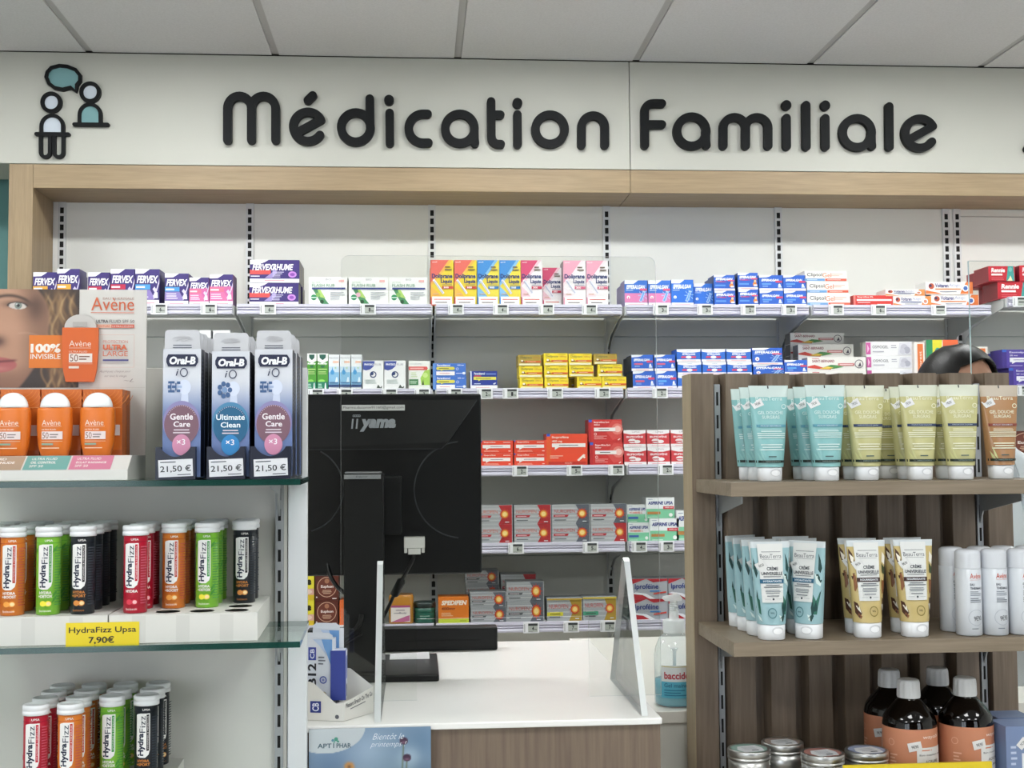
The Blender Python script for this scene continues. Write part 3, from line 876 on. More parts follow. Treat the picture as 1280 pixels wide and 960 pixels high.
PACK = {k: brush_pack(k) for k in ('gentle', 'clean')}
stk = [(204.5, 251, 437.5, 'gentle', 'leftmost'), (265.5, 311, 440.5, 'clean', 'middle'), (319, 364.5, 438, 'gentle', 'rightmost')]
SEQ = ['front pack', 'second pack', 'third pack', 'fourth pack', 'hindmost pack']
DK = {('gentle', 0): 'pink toothbrush head pack above the leftmost navy holder', ('clean', 1): 'blue toothbrush head pack above the middle navy holder', ('gentle', 2): 'pink toothbrush head pack above the rightmost navy holder'}
for i, (x0, x1, yt, kind, wh) in enumerate(stk):
    v0 = 0.034; a, zt = lpt(x0, yt, v0); b, _ = lpt(x1, yt, v0); zt -= 0.0; uc_ = (a + b) / 2
    zb = ZG1 + 0.0022
    for k in range(5):
        dz = [0, -0.0012, 0.0006, -0.0015, 0][k]
        t = thing('toothbrush_head_pack', DK[(kind, i)] + ', ' + SEQ[k], 'toothbrush heads', lw(uc_ + 0.0006 * math.sin(k * 3.3 + i) + 0.0325 * k * 0.028, v0 + 0.0325 * k, zb + 0.0015 + dz), PHI * 0.3, 'toothbrush head packs on the top glass shelf')
        t.scale = (1, 1, (zt - zb) / 0.150)
        link('pack_box', PACK[kind][0], t); link('printed_face', PACK[kind][1], t); link('hanging_tab', PACK[kind][2], t)
    # navy holder with a scooped front and its price label
    c0 = lpt((195, 259, 313)[i], 580, 0.026)[0]; c1 = lpt((245, 307, 364)[i], 580, 0.026)[0]; w = c1 - c0; zf = lpt(220, 559, 0.026)[1] - ZG1
    m = MB(); nv = mat('#10152a', 0.3, name='holder_navy'); sc = [(w * f, zf - 0.0135 * math.sin(PI * (f - .12) / .76) ** 0.7) for f in np.linspace(.12, .88, 17)]
    m.prism([(0, 0), (w, 0), (w, zf)] + sc[::-1] + [(0, zf)], nv, -0.0015, 0.0, 'y')
    m.box(0, 0.0015, 0.0, 0.186, 0, zf, nv); m.box(w - 0.0015, w, 0.0, 0.186, 0, zf, nv); m.box(0.0015, w - 0.0015, 0.1845, 0.186, 0, zf, nv); m.box(0.0015, w - 0.0015, 0.0, 0.1845, 0, 0.0015, nv)
    o = tag(m.build('pack_holder', None, lw(c0, 0.022, ZG1 + 0.0004), PHI * 0.3), f'navy card holder of the {wh} toothbrush head stack, with a 21,50 price label', 'holder', 'navy card holders on the top glass shelf')
    m = MB(); lw_, lh = 0.046, 0.0235; m.box(-lw_ / 2, lw_ / 2, -0.0006, 0, 0, lh, '#dfe0e4'); A = Art(m, lw_, lh, lambda x, z, o_: (x, -0.0006 - o_, z))
    A.text('21,50 €', .05, .95, .24, .66, '#171a22', 0.01).fine(.06, .7, .80, .93, 1, '#4a4d57').fine(.55, .95, .06, .17, 1, '#4a4d57')
    lab = m.build('price_label', o, (w / 2 + 0.001, -0.0016, 0.004)); lab.rotation_euler = (0, -0.04, 0); lab['label'] = 'white price label reading 21,50 €'

# ------------------------------------------------------------------ sunscreen display
def lx(px, py, v): return lpt(px, py, v)


SV = 0.152
hu0, hz1 = lx(-46, 361, SV); hu1, hz0 = lx(181.5, 588, SV); HW, HH = hu1 - hu0, hz1 - hz0
disp = thing('sunscreen_display', 'cardboard sunscreen display with a woman pictured on its header', 'display', lw(hu0, SV, ZG1 + 0.0004), PHI)
m = MB(); m.box(0, HW, 0, 0.003, 0.0, hz1 - ZG1 - 0.0004, mat('#d9d6d0', 0.5, name='display_card')); m.build('header', disp)
PXW = HW / (181.5 + 46)   # metres per photo pixel on the header


def portrait(u, v):
    x = -46 + u * (97.5 + 46); y = 487 - v * (487 - 361); c = [np.full_like(u, q / 255.0) for q in (52, 39, 32)]; c = blend(c, (108, 80, 54), .7 * np.exp(-(((x - 72) / 14) ** 2)))
    # waves of hair
    for k in range(16):
        cx = 56 + k * 3.0 + 7 * np.sin(y / (11.0 + k % 3) + k * 0.8) + (y - 420) * .05; a = np.exp(-((x - cx) / (1.6 + (k % 3) * .6)) ** 2)
        c = blend(c, ((150, 116, 76), (186, 152, 104), (100, 72, 46), (128, 96, 60))[k % 4], .75 * a * sstep(358, 378, y) * sstep(99, 88, x))
    # face
    edge = 60 - 0.010 * (y - 400) ** 2 * (y < 400) - 0.0048 * (y - 400) ** 2 * (y >= 400)
    f = sstep(edge + 3, edge - 3, x); c = blend(c, (182, 138, 110), f)
    c = blend(c, (122, 88, 68), f * .75 * sstep(12, 46, x - (y - 400) * .1)); c = blend(c, (190, 145, 118), f * .75 * np.exp(-(((x - 8) / 26) ** 2 + ((y - 412) / 13) ** 2)))
    c = blend(c, (196, 152, 126), f * .6 * np.exp(-(((x - 0) / 30) ** 2 + ((y - 368) / 8) ** 2))); c = blend(c, (84, 58, 45), f * .7 * np.exp(-(((x - 44) / 11) ** 2 + ((y - 384) / 16) ** 2)))
    c = blend(c, (70, 44, 36), f * .8 * np.exp(-(((x + 2) / 9) ** 2 + ((y - 428) / 7) ** 2))); c = blend(c, (118, 82, 64), f * .6 * sstep(452, 478, y))
    c = blend(c, (62, 44, 34), f * .8 * np.exp(-(((y - 369.5 - .012 * (x - 6) ** 2 + .1 * (x - 6)) / 2.2) ** 2)) * sstep(-10, 0, x) * sstep(40, 30, x))   # brow
    c = blend(c, (58, 40, 32), f * .85 * np.exp(-(((x - 21) / 15) ** 2 + ((y - 380.5) / 4.2) ** 2)))
    eye = ((x - 21) / 11.5) ** 2 + ((y - 382.5 - .06 * (x - 21)) / 4.4) ** 2
    c = blend(c, (206, 196, 188), sstep(1.1, .8, eye)); iris = ((x - 22) / 4.6) ** 2 + ((y - 382) / 4.6) ** 2; c = blend(c, (122, 132, 124), sstep(1.15, .8, iris) * (eye < 1.05)); c = blend(c, (18, 18, 18), sstep(.2, .1, iris))
    c = blend(c, (235, 235, 235), np.exp(-(((x - 20) / 1.0) ** 2 + ((y - 380.3) / 1.0) ** 2)))
    c = blend(c, (36, 25, 22), .9 * np.exp(-((eye - 1.05) / .22) ** 2) * (y < 383))
    c = blend(c, (172, 92, 88), f * sstep(1.15, .85, ((x + 4) / 25) ** 2 + ((y - 458) / 10) ** 2)); c = blend(c, (106, 48, 48), f * .9 * np.exp(-((y - 453 - .12 * np.abs(x + 4) * 0 + .08 * (x - 10)) / 1.6) ** 2) * sstep(24, 16, x))
    c = blend(c, (204, 140, 132), f * .5 * np.exp(-(((x + 2) / 14) ** 2 + ((y - 463) / 3) ** 2)))
    c = blend(c, (214, 176, 150), .25 * f * np.exp(-(((y - 417 - .02 * (x - 30) ** 2 * .6) / 1.1) ** 2)) * sstep(18, 26, x) * sstep(54, 46, x))
    return c


o = paint('printed_portrait', PXW * (97.5 + 46), (487 - 361) * PXW, 150, 130, portrait, disp, flat, x0=0, z0=hz1 - ZG1 - 0.0004 - (487 - 361) * PXW, off=0.0006)
o['label'] = 'print of a woman with wavy brown hair'
m = MB(); HZ = hz1 - ZG1 - 0.0004


def hp(px, py):    # place on the header: fractions of the part right of x = 0
    return ((px + 46) / (181.5 + 46), 1 - (py - 361) / ((HZ) / PXW))


A = Art(m, HW, HZ, flat, x0=0, off=0.0010, step=0.00015)


def hrect(x0, y0, x1, y1, c): a = hp(x0, y1); b = hp(x1, y0); A.rect(a[0], a[1], b[0], b[1], c)
def htext(t_, x0, y0, x1, y1, c, bold=0.0, shear=0.0): a = hp(x0, y1); b = hp(x1, y0); A.text(t_, a[0], b[0], a[1], b[1], c, bold, shear)


OR = '#d4683f'
hrect(36, 420, 84, 462, '#e07a22'); htext('100%', 38, 431, 75, 442.5, '#f3ece2', 0.05); htext('INVISIBLE', 38, 444, 75, 450.5, '#f3ece2', 0.01)
htext('Avène', 112.5, 371, 166, 388, OR); hrect(112, 390.4, 166, 391.2, OR); htext('EAU THERMALE', 127, 371, 166, 374, '#b9958a'); 
htext('ULTRA', 119, 400, 134, 404, '#4a4748', 0.03); htext('FLUID SPF 50', 135.5, 400, 166.5, 404, '#4a4748', 0.0)
hrect(119, 406, 138, 410.5, '#e9b79f'); hrect(138, 406, 166.5, 410.5, '#d2674f'); htext('TEXTURE', 121, 407, 136, 409.7, '#c66a4c'); htext('ULTRA-LÉGÈRE', 139, 407, 165, 409.7, '#f1d9cf')
for a_1 in ((122, 419.3, 167, 419.6), (122, 461, 167, 461.3), (122, 419.3, 122.3, 461.3), (166.7, 419.3, 167, 461.3)):
    hrect(*a_1, '#d9a48e')
htext('PROTECTION', 128, 426.5, 159, 430, '#c9755c'); htext('ULTRA', 128, 432, 158, 439, OR, 0.05); htext('LARGE', 128, 440.5, 159, 447, OR, 0.0); hrect(128, 451, 160, 453.3, '#4a4a86')
htext('Appliquez chaque jour', 124, 465, 163, 468.5, '#9a8f8c', 0, .4); htext('sur tout le visage', 130, 471, 158, 474.5, '#9a8f8c', 0, .4); htext('~L', 154, 476, 167, 480, '#9a8f8c', 0, .4)
hrect(97.5, 487, 181, 487.5, '#c9c3bb'); m.build('header_print', disp)
# die-cut bottle standing proud of the header
def bottle_outline(w, h):
    return [(-w * .385, 0), (w * .385, 0), (w * .46, h * .18), (w * .5, h * .5), (w * .495, h * .8), (w * .48, h * .815), (-w * .48, h * .815), (-w * .495, h * .8), (-w * .5, h * .5), (-w * .46, h * .18)]


bw, bh = 45 * PXW, 85 * PXW
m = MB(); m.prism(bottle_outline(bw, bh), '#d9641f', -0.005, 0, 'y'); capw = bw * .44
m.prism([(capw * math.cos(a), bh * .815 + (bh * .2) * math.sin(a)) for a in np.linspace(0, PI, 15)], '#c9c5c0', -0.0045, 0, 'y')
A2 = Art(m, bw, bh, lambda x, z, o_: (x, -0.005 - o_, z)); A2.text('Avène', .2, .8, .53, .62, '#f1ddcd').rect(.2, .505, .8, .51, '#f1ddcd').text('ULTRA FLUID', .2, .7, .44, .465, '#f1ddcd').rect(.2, .29, .84, .425, '#ebe2da').text('50', .23, .45, .305, .41, '#7a4630').fine(.48, .78, .32, .40, 2, '#7a4630').rect(.2, .265, .85, .272, '#e9b08f').rect(.2, .2, .48, .235, '#ebdccd').rect(.3, .83, .7, .9, '#b3aea8')
m.build('bottle_cutout', disp, ((100.5 + 46) * PXW, -0.0032, HZ - (480 - 361) * PXW))
# foot of the display with its coloured strips
f0, fz = lx(-60, 571, 0.052); f1 = lx(165, 571, 0.052)[0]
zt_ = fz - ZG1; zm = lx(0, 589, 0.02)[1] - ZG1
m = MB(); card = mat('#dbd9d4', 0.5, name='display_card')
m.prism([(0.022 - SV, 0), (0.0225 - SV, zm), (0.052 - SV, zt_), (-0.001, zt_), (-0.001, 0)], card, f0 - hu0, f1 - hu0, 'x'); m.build('foot', disp, bev=0.0006)
sl = Vector((0, 0.0295, zt_ - zm)); sl_n = Vector((0, -(zt_ - zm), 0.0295)).normalized()


def slope_map(x, z, off):
    p = Vector((x, 0.0225 - SV, zm)) + sl.normalized() * z + sl_n * off; return tuple(p)


for nm, a, b, c, lines, lab in (('strip', -47, 30, '#b39a83', ('ULTRA FLUID', 'PERFECTOR NUDE', 'SPF 50'), 'beige name strip'), ('strip', 32, 87, '#74ada6', ('ULTRA FLUID', 'OIL CONTROL', 'SPF 50'), 'sea green name strip'), ('strip', 89, 141, '#d4829c', ('ULTRA FLUID', 'ÉCLAT RADIANCE', 'SPF 50'), 'pink name strip')):
    a_u, b_u = lx(a, 580, 0.04)[0] - hu0, lx(b, 580, 0.04)[0] - hu0; m = MB(); A3 = Art(m, b_u - a_u, sl.length, slope_map, x0=a_u, off=0.0005); A3.rect(0, .03, 1, .97, c)
    for k, ln in enumerate(lines):
        A3.text(ln, .13, .13 + .052 * len(ln), .68 - k * .25, .84 - k * .25, '#f1ece8', 0.03 if k == 1 else 0.01)
    o = m.build('name_strip', disp); o['label'] = lab

OM = mat('#dd7320', 0.35, name='sunscreen_orange')


def sun_bottle():
    w, h, d = 0.0475, 0.072, 0.024; rings = []
    for z, kx, ky in ((0, .36, .36), (0.0008, .385, .44), (h * .18, .46, .5), (h * .45, .5, .5), (h * .75, .497, .46), (h * .79, .48, .40), (h * .80, .46, .36)):
        rings.append([(w * kx * math.copysign(abs(math.cos(a)) ** .75, math.cos(a)), d * ky * math.copysign(abs(math.sin(a)) ** .75, math.sin(a)), z) for a in np.linspace(0, 2 * PI, 32, endpoint=False)])
    m = MB(); m.loft(rings, OM)
    m.box(-0.0085, 0.0085, -0.0075, 0.0075, h * .79, h * .835, OM)

    def sm(x, z, o_):
        k = min(1.0, abs(x) / (w * .5)); return (x, -(d * .5) * (1 - k ** (8 / 3)) ** .375 - o_ - 0.0004, z)
    A = Art(m, w, h, sm, strips=10)
    A.text('Avène', .19, .72, .50, .59, '#f3dcc6').rect(.19, .482, .75, .487, '#f3dcc6').text('ULTRA FLUID', .19, .6, .42, .442, '#f3dcc6', 0.02)
    A.rect(.19, .27, .78, .40, '#e9d9d6').text('50', .21, .39, .285, .385, '#8a5a44').fine(.42, .66, .29, .37, 2, '#7a6a68').rect(.19, .235, .78, .242, '#f0c9a6').rect(.19, .175, .52, .205, '#8aa48d').fine(.19, .75, .11, .145, 1, '#f0c9a6')
    body = m.mesh('bottle_body')
    c = MB(); prof = []
    for k in range(9):
        a = PI / 2 * k / 8; prof.append((0.0205 * math.cos(a) ** .9, 0.018 * math.sin(a)))
    prof[-1] = (0, 0.018)
    c.lathe([(0.0195, 0.0)] + prof, mat('#f6f8f8', 0.12, name='pearly_cap', sss=0.3), 28, (0, 0, h * .80), sy=.52)
    c.lathe([(0, 0.001), (0.006, 0.001), (0.006, 0.009), (0, 0.009)], mat('#ffffff', 0.3), 16, (0, 0, h * .80), sy=.6)
    return body, c.mesh('cap')


SB = sun_bottle()
for px, lb in ((16, 'orange sunscreen bottle with a brownish cap, above the beige name strip'), (68.5, 'orange sunscreen bottle above the sea green name strip'), (122, 'orange sunscreen bottle above the pink name strip')):
    u = lx(px, 566, 0.07)[0]; t = thing('sunscreen_bottle', lb, 'bottle', lw(u, 0.069, fz + 0.0005), PHI, 'sunscreen bottles on the cardboard display'); t.scale = (1, 1, 1.16)
    link('bottle_body', SB[0], t); link('cap', SB[1], t)
OB = mat('#d06a1d', 0.45, name='sunscreen_carton')
def sun_box(w, h):
    m = MB(); m.box(-w / 2, w / 2, 0, 0.026, 0, h, OB); A = Art(m, w, h)
    for k in range(5):
        A.ring(.55, 1.05, .3 + k * .09, .012, '#e08433', 20, 200, 340)
    A.poly([(.02, .72), (.98, .72), (.98, .728), (.02, .728)], '#e9a465').rect(.05, .30, .95, .46, '#dccfcb').text('Avène', .1, .7, .52, .6, '#f0d4b8').fine(.1, .7, .1, .2, 2, '#eab88c').rect(.0, 0, 1, .08, '#b35517')
    return m.mesh('carton')
bxs = [(-46, 0, 0), (0, 51, 0), (51, 103, 0), (103, 154, 0), (103, 154, 1)]
for k, (a, b, row) in enumerate(bxs):
    a_u, zt2 = lx(a + 1, 486.5, 0.0905); b_u = lx(b - 1, 486.5, 0.0905)[0]
    v = 0.0905 + 0.030 * row
    tag(link('sunscreen_carton', sun_box(b_u - a_u, zt2 - fz - 0.0006), None, lw((a_u + b_u) / 2 + 0.03 * v * 0, v, fz + 0.0005), PHI), ('orange sunscreen carton leaving the picture beside the brownish-capped bottle', 'orange sunscreen carton behind the brownish-capped bottle', 'orange sunscreen carton behind the bottle with the green strip', 'orange sunscreen carton behind the bottle with the pink strip', 'orange sunscreen carton at the back, its end showing by the white header')[k], 'carton', 'orange cartons on the sunscreen display')

# ================================================================== the slatted oak unit in front, at the right
YG = 2.20; YGS = 1.952
gx0, gx1 = at(867, 700, YG).x, at(1261, 470, YG).x
gt = at(870, 467, YG).z
unit2 = thing('slatted_display_unit', 'grey oak slatted unit carrying the shower gel tubes and creams', 'display unit', (0, 0, 0))
X = lambda px: at(px, 470, YG).x
slats = [(863, 891.6), (907, 938), (957, 986.6), (1004, 1032), (1049, 1078.7), (1093.6, 1125), (1141, 1170), (1186.6, 1214), (1231, 1261)]
pts = [(gx0, YG), (X(891.6), YG)]
for i, (a, b) in enumerate(slats[1:], 1):
    pa = slats[i - 1][1]
    pts += [(X(pa) + 0.001, YG + 0.030), (X(a) - 0.006, YG + 0.030), (X(a) - 0.0015, YG + 0.003), (X(a), YG)] + [(X(b), YG)]
pts[-1] = (gx1, YG)
pts += [(gx1, YG + 0.07), (gx0, YG + 0.07)]
m = MB(); m.prism(pts[::-1], UNIT_Z, 0, gt, 'z'); m.build('slatted_panel', unit2)
m = MB(); m.box(gx0 - 0.0012, gx0 - 0.0001, YG + 0.0005, YG + 0.07, 0, gt, EDGE); m.build('edge_strip', unit2)
m = MB(); m.box(gx0, gx1, YG - 0.26, YG - 0.001, 0, 0.10, UNIT_X); m.build('plinth', unit2)
for px in (898, 1224):
    x = X(px); m = MB(); ztp = at(898, 480, YG).z
    m.box(x - 0.0052, x + 0.0052, YG + 0.012, YG + 0.0285, 0.1, ztp, ALU)
    z = ztp - 0.014
    while z > 0.7:
        m.box(x - 0.0018, x + 0.0018, YG + 0.0114, YG + 0.0119, z - 0.024, z, SLOT); z -= 0.0415
    m.build('upright', unit2)

ZW = [at(1090, 601.5, YGS).z, at(1090, 800, YGS).z]; ZW.append(ZW[1] - 0.262)
wx0 = at(917, 803, YGS).x; wx1 = 1.04


def wood_shelf(z, label, brk=True):
    t = thing('wooden_shelf', label, 'shelf', (wx0, YGS, z), 0, 'grey oak shelves')
    m = MB(); m.box(0, wx1 - wx0, 0, YG - YGS - 0.0005, -0.0225, 0, UNIT_X); m.build('board', t, bev=0.0008)
    for px in (898, 1224):
        x = X(px) - wx0; m = MB(); D = YG - YGS
        m.prism([(D + 0.011, -0.023), (0.10, -0.023), (0.10, -0.038), (D - 0.002, -0.062), (D + 0.011, -0.085)], ALU, x - 0.0012, x + 0.0012, 'x'); m.box(x - 0.011, x + 0.011, 0.10, D - 0.01, -0.0242, -0.0228, ALU); m.build('bracket', t)
    return t


wood_shelf(ZW[0], 'upper grey oak shelf, carrying see-through shower gel tubes')
wood_shelf(ZW[1], 'middle grey oak shelf, carrying cream tubes and white spray cans')
wood_shelf(ZW[2], 'lowest grey oak shelf, carrying tins and amber bottles')


def gel_mat(name, h):
    m = mat(h, 0.22, trans=0.0, name=name, sss=0.0)
    return m


def soft_tube(W_, Hc, Hb, Db, wb, body_m, top_m=None, top_h=0.0, cap_in=0.0, seg=36):
    """squeeze tube standing on its cap: flat crimp at the top, oval at the bottom"""
    H_ = Hc + Hb

    def prof(z):
        k = min(1, max(0, (z - Hc) / Hb)); hw = (wb + (W_ - wb) * k) / 2; hd = Db / 2 * (1 - k) ** 0.75 + 0.0007
        return hw, hd, 0.5 + 0.5 * (1 - k)

    def ring(z, e=0.0):
        hw, hd, q = prof(z); ex = 2 / (2.0 + 3.0 * (1 - q))
        return [((hw - e) * math.copysign(abs(math.cos(a)) ** ex, math.cos(a)), (hd - min(e, hd * .5)) * math.copysign(abs(math.sin(a)) ** ex, math.sin(a)), z) for a in np.linspace(0, 2 * PI, seg, endpoint=False)]
    zs_ = [Hc + 0.0005] + list(np.linspace(Hc + 0.001, H_ - top_h, 9))
    b = MB(); b.loft([ring(z) for z in zs_], body_m, True, True)
    if top_m:
        b.loft([ring(z) for z in np.linspace(H_ - top_h, H_, 4)], top_m, True, True)
    c = MB(); r0 = []
    for z, e in ((0, 0.002), (0.0015, 0.0004), (Hc - 0.001, 0.0), (Hc, 0.0012)):
        hw, hd, q = wb / 2 - cap_in, Db / 2 - cap_in * .5, 1
        r0.append([((hw - e) * math.copysign(abs(math.cos(a)) ** .8, math.cos(a)), (hd - e) * math.copysign(abs(math.sin(a)) ** .8, math.sin(a)), z) for a in np.linspace(0, 2 * PI, seg, endpoint=False)])
    c.loft(r0, CAPW, True, True)
    A = Art(c, wb, Hc, lambda x, z, o: (x, -Db / 2 * (1 - min(1, abs(x) / (wb / 2 - cap_in)) ** 2.5) ** .4 + cap_in * .5 - o, z), strips=8, off=0.0006)
    A.disc(.62, .62, .21, mat('#d6d8da', 0.4), ry=.27); A.disc(.62, .58, .17, mat('#f6f7f8', 0.4), ry=.2)

    def front(x, z, o):
        hw, hd, q = prof(z); ex = 2 / (2.0 + 3.0 * (1 - q)); k = min(0.999, abs(x) / hw)
        return (x, -hd * (1 - k ** (2 / ex)) ** (ex / 2) - o, z)
    return b, c, front, prof


def shower_gel(kind):
    base, band = {'blue': ('#8cc0c0', '#5a9aac'), 'yellow': ('#c4c08a', '#2a3a5e'), 'brown': ('#b0845c', '#8c3f30')}[kind]
    W_, Hc, Hb = 0.067, 0.0225, 0.1335
    clearm = mat('#c6d6d2' if kind == 'blue' else ('#d0d4c2' if kind == 'yellow' else '#c0b3a2'), 0.25, name='tube_clear_' + kind)
    b, c, fr, pf = soft_tube(W_, Hc, Hb, 0.036, 0.0455, gel_mat('gel_' + kind, base), clearm, 0.019, 0.003)
    A = Art(b, 0.056, Hb, lambda x, z, o: fr(x * (pf(z)[0] / 0.028), z, o), z0=Hc, strips=8, off=0.0006, step=0.00015)
    A.rect(.47, .962, .50, .997, '#2c3438')
    wt = '#d9ece9' if kind == 'blue' else '#ecebcf'
    A.text('BeauTerra', .14, .84, .815, .86, wt)
    A.text('GEL DOUCHE', .16, .86, .645, .685, wt, 0.01).text('SURGRAS', .26, .76, .59, .63, wt, 0.01)
    A.ring(.88, .74, .07, .02, wt)
    A.rect(.0, .487, .97, .52, band); A.text('PARFUM FLEUR DE JASMIN' if kind == 'yellow' else 'PEAUX SENSIBLES', .2, .8, .495, .512, '#c9d3dc')
    A.rect(.2, .455, .8, .458, wt); A.fine(.08, .94, .35, .45, 4, wt, True); A.fine(.08, .94, .20, .29, 3, wt, True)
    A.poly([(.1, .25), (.2, .15), (.26, .07), (.16, .12)], '#93c9c6' if kind == 'blue' else '#c9c98a'); A.poly([(.04, .18), (.14, .12), (.2, .05), (.08, .1)], '#93c9c6' if kind == 'blue' else '#c9c98a')
    A.fine(.36, .8, .115, .145, 1, '#3f5554')
    A.rect(.0, .055, .98, .085, '#15271f'); A.text('FABRIQUÉ EN FRANCE', .25, .78, .06, .08, '#8fa39a')
    st = MB(); B = Art(st, 0.056, Hb, lambda x, z, o: fr(x * (pf(z)[0] / 0.028), z, o), z0=Hc, off=0.0016, step=0.0002)
    B.tilted('7€50', .17, .775, 0.0165, 0.0115, R(24), '#3b3f45', 0.0, '#e6e6e6')
    return b.mesh('gel_tube_' + kind), c.mesh('gel_cap'), st.mesh('price_sticker')


GEL = {k: shower_gel(k) for k in ('blue', 'yellow', 'brown')}


def gel(kind, px, y, label, turn=0.0, lean=0.0):
    x = at(px, 590, y).x; t = thing('shower_gel_tube', label, 'tube', (x, y, ZW[0] + 0.0005), turn, 'shower gel tubes on the upper oak shelf')
    link('tube_body', GEL[kind][0], t); link('cap', GEL[kind][1], t); link('price_sticker', GEL[kind][2], t)


gel('blue', 962, 2.005, 'blue shower gel tube at the front of its file nearest the unit post', 0.02)
gel('blue', 950, 2.058, 'second blue shower gel tube in the file nearest the unit post', -0.02)
gel('blue', 938.5, 2.111, 'hindmost blue shower gel tube in the file nearest the unit post', 0.03)
gel('blue', 1033, 1.995, 'blue shower gel tube beside the yellow tubes, at the front of its file', -0.02)
gel('blue', 1017, 2.05, 'second blue shower gel tube in the file beside the yellow tubes', 0.03)
gel('blue', 1006, 2.103, 'hindmost blue shower gel tube in the file beside the yellow tubes', -0.03)
gel('yellow', 1083, 2.01, 'yellow shower gel tube at the front, next to the blue ones', 0.02)
gel('yellow', 1069, 2.063, 'yellow shower gel tube half hidden behind the one next to the blue tubes')
gel('yellow', 1110, 2.115, 'yellow shower gel tube set back in the gap between two front ones', -0.04)
gel('yellow', 1150, 2.002, 'yellow shower gel tube in the middle of the three front ones', 0.02)
gel('yellow', 1137, 2.056, 'yellow shower gel tube half hidden behind the middle front one', 0.02)
gel('yellow', 1201, 1.995, 'yellow shower gel tube at the front, next to the brown one', -0.01)
gel('yellow', 1185, 2.05, 'yellow shower gel tube half hidden behind the one next to the brown tube', 0.02)
gel('brown', 1251, 2.02, 'lone brown shower gel tube at the end of the upper oak shelf', 0.0)


def cream(kind):
    base, band = {'aloe': ('#98bcc2', '#1c5c7c'), 'almond': ('#c9b478', '#3a1f1c')}[kind]
    W_, Hc, Hb = 0.0655, 0.024, 0.131
    b, c, fr, pf = soft_tube(W_, Hc, Hb, 0.040, 0.046, mat(base, 0.35, name='cream_tube_' + kind), mat('#cfd6d8', 0.35, name='cream_crimp'), 0.010, 0.0015)
    A = Art(b, 0.056, Hb, lambda x, z, o: fr(x * (pf(z)[0] / 0.028), z, o), z0=Hc, strips=10, off=0.0006, step=0.00015)
    if kind == 'aloe':
        dk = '#123f3c'; md = '#2f6d5c'; pw = '#d5e6e2'
        for P, c_ in (([(.86, .86), (.93, .78), (.98, .68), (.95, .62), (.89, .66), (.88, .78)], dk), ([(.8, .62), (.9, .58), (.98, .5), (.97, .46), (.86, .50)], pw), ([(.84, .6), (.97, .5), (.99, .53), (.9, .61)], dk),
                     ([(.80, .36), (.82, .12), (.93, .12), (.97, .40), (.9, .28)], md), ([(.80, .15), (.99, .42), (.93, .16)], dk), ([(.76, .2), (.8, .32), (.86, .14), (.8, .10)], dk), ([(.66, .12), (.84, .09), (.82, .04), (.72, .05)], pw), ([(.70, .08), (.80, .03), (.86, .1), (.83, .13)], dk),
                     ([(.02, .34), (.05, .14), (.1, .12), (.09, .3)], md), ([(.03, .8), (.1, .62), (.06, .56), (.01, .68)], dk), ([(.0, .2), (.04, .42), (.08, .16)], dk), ([(.02, .12), (.09, .08), (.12, .04), (.05, .06)], pw)):
            A.poly(P, c_); A.off -= A.step * .5
    else:
        br = '#4a2a1c'; tan = '#8a5630'; wt2 = '#e9e4d6'; gr = '#3d4a2a'
        for P, c_ in (([(.02, .9), (.1, .84), (.14, .74), (.06, .70), (.01, .78)], br), ([(.03, .84), (.13, .79), (.1, .72), (.05, .75)], wt2), ([(.0, .62), (.12, .58), (.15, .44), (.08, .38), (.0, .44)], tan), ([(.0, .64), (.11, .60), (.04, .52)], br),
                     ([(.02, .26), (.1, .24), (.2, .12), (.12, .06), (.03, .12)], br), ([(.05, .21), (.14, .2), (.18, .12), (.1, .16)], wt2), ([(.1, .12), (.2, .08), (.16, .05), (.08, .08)], tan),
                     ([(.9, .86), (.99, .8), (.97, .70), (.88, .74)], wt2), ([(.88, .72), (.99, .66), (.98, .58), (.9, .60)], gr), ([(.88, .52), (.99, .5), (.99, .36), (.9, .34)], tan), ([(.9, .3), (.98, .28), (.99, .12), (.91, .08)], br), ([(.86, .22), (.95, .22), (.94, .14)], wt2)):
            A.poly(P, c_); A.off -= A.step * .5
    A.off += A.step * 4
    A.rect(.15, .27, .80, .975, '#dedfdc')
    A.text('BeauTerra', .20, .76, .80, .85, '#3f4650', -0.004); A.rect(.24, .875, .74, .88, '#4a525c'); A.rect(.24, .785, .74, .788, '#4a525c')
    A.text('CRÈME', .35, .66, .655, .705, '#3a3f48', 0.02).text('UNIVERSELLE', .19, .78, .598, .637, '#3a3f48', 0.02).fine(.2, .77, .573, .59, 1, '#5a5f66', True)
    A.rect(.13, .50, .81, .55, band).text('HYDRATANTE' if kind == 'aloe' else 'NOURRISSANTE', .22, .75, .513, .537, '#dfe6ea', 0.02)
    A.fine(.22, .76, .445, .49, 2, '#5a6068', True).fine(.18, .78, .375, .43, 3, '#7a8086', True).fine(.26, .70, .34, .362, 1, '#5a6068', True)
    A.disc(.48, .312, .03, '#26303a'); A.rect(.22, .312, .40, .315, '#8a9096').rect(.56, .312, .74, .315, '#8a9096')
    A.ring(.42 if kind == 'aloe' else .56, .145, .15, .03, '#4a7a80' if kind == 'aloe' else '#8a7a3a'); A.text('99%', .36 if kind == 'aloe' else .5, .48 if kind == 'aloe' else .62, .135, .157, '#2f5a60' if kind == 'aloe' else '#5a4a20', 0.02)
    st = MB(); B = Art(st, 0.056, Hb, lambda x, z, o: fr(x * (pf(z)[0] / 0.028), z, o), z0=Hc, off=0.0022, step=0.0002)
    B.tilted('9€50', .21, .715, 0.016, 0.0115, R(28), '#44474c', 0.0, '#d9dad8')
    return b.mesh('cream_tube_' + kind), c.mesh('cream_cap'), st.mesh('price_sticker')


CRM = {k: cream(k) for k in ('aloe', 'almond')}


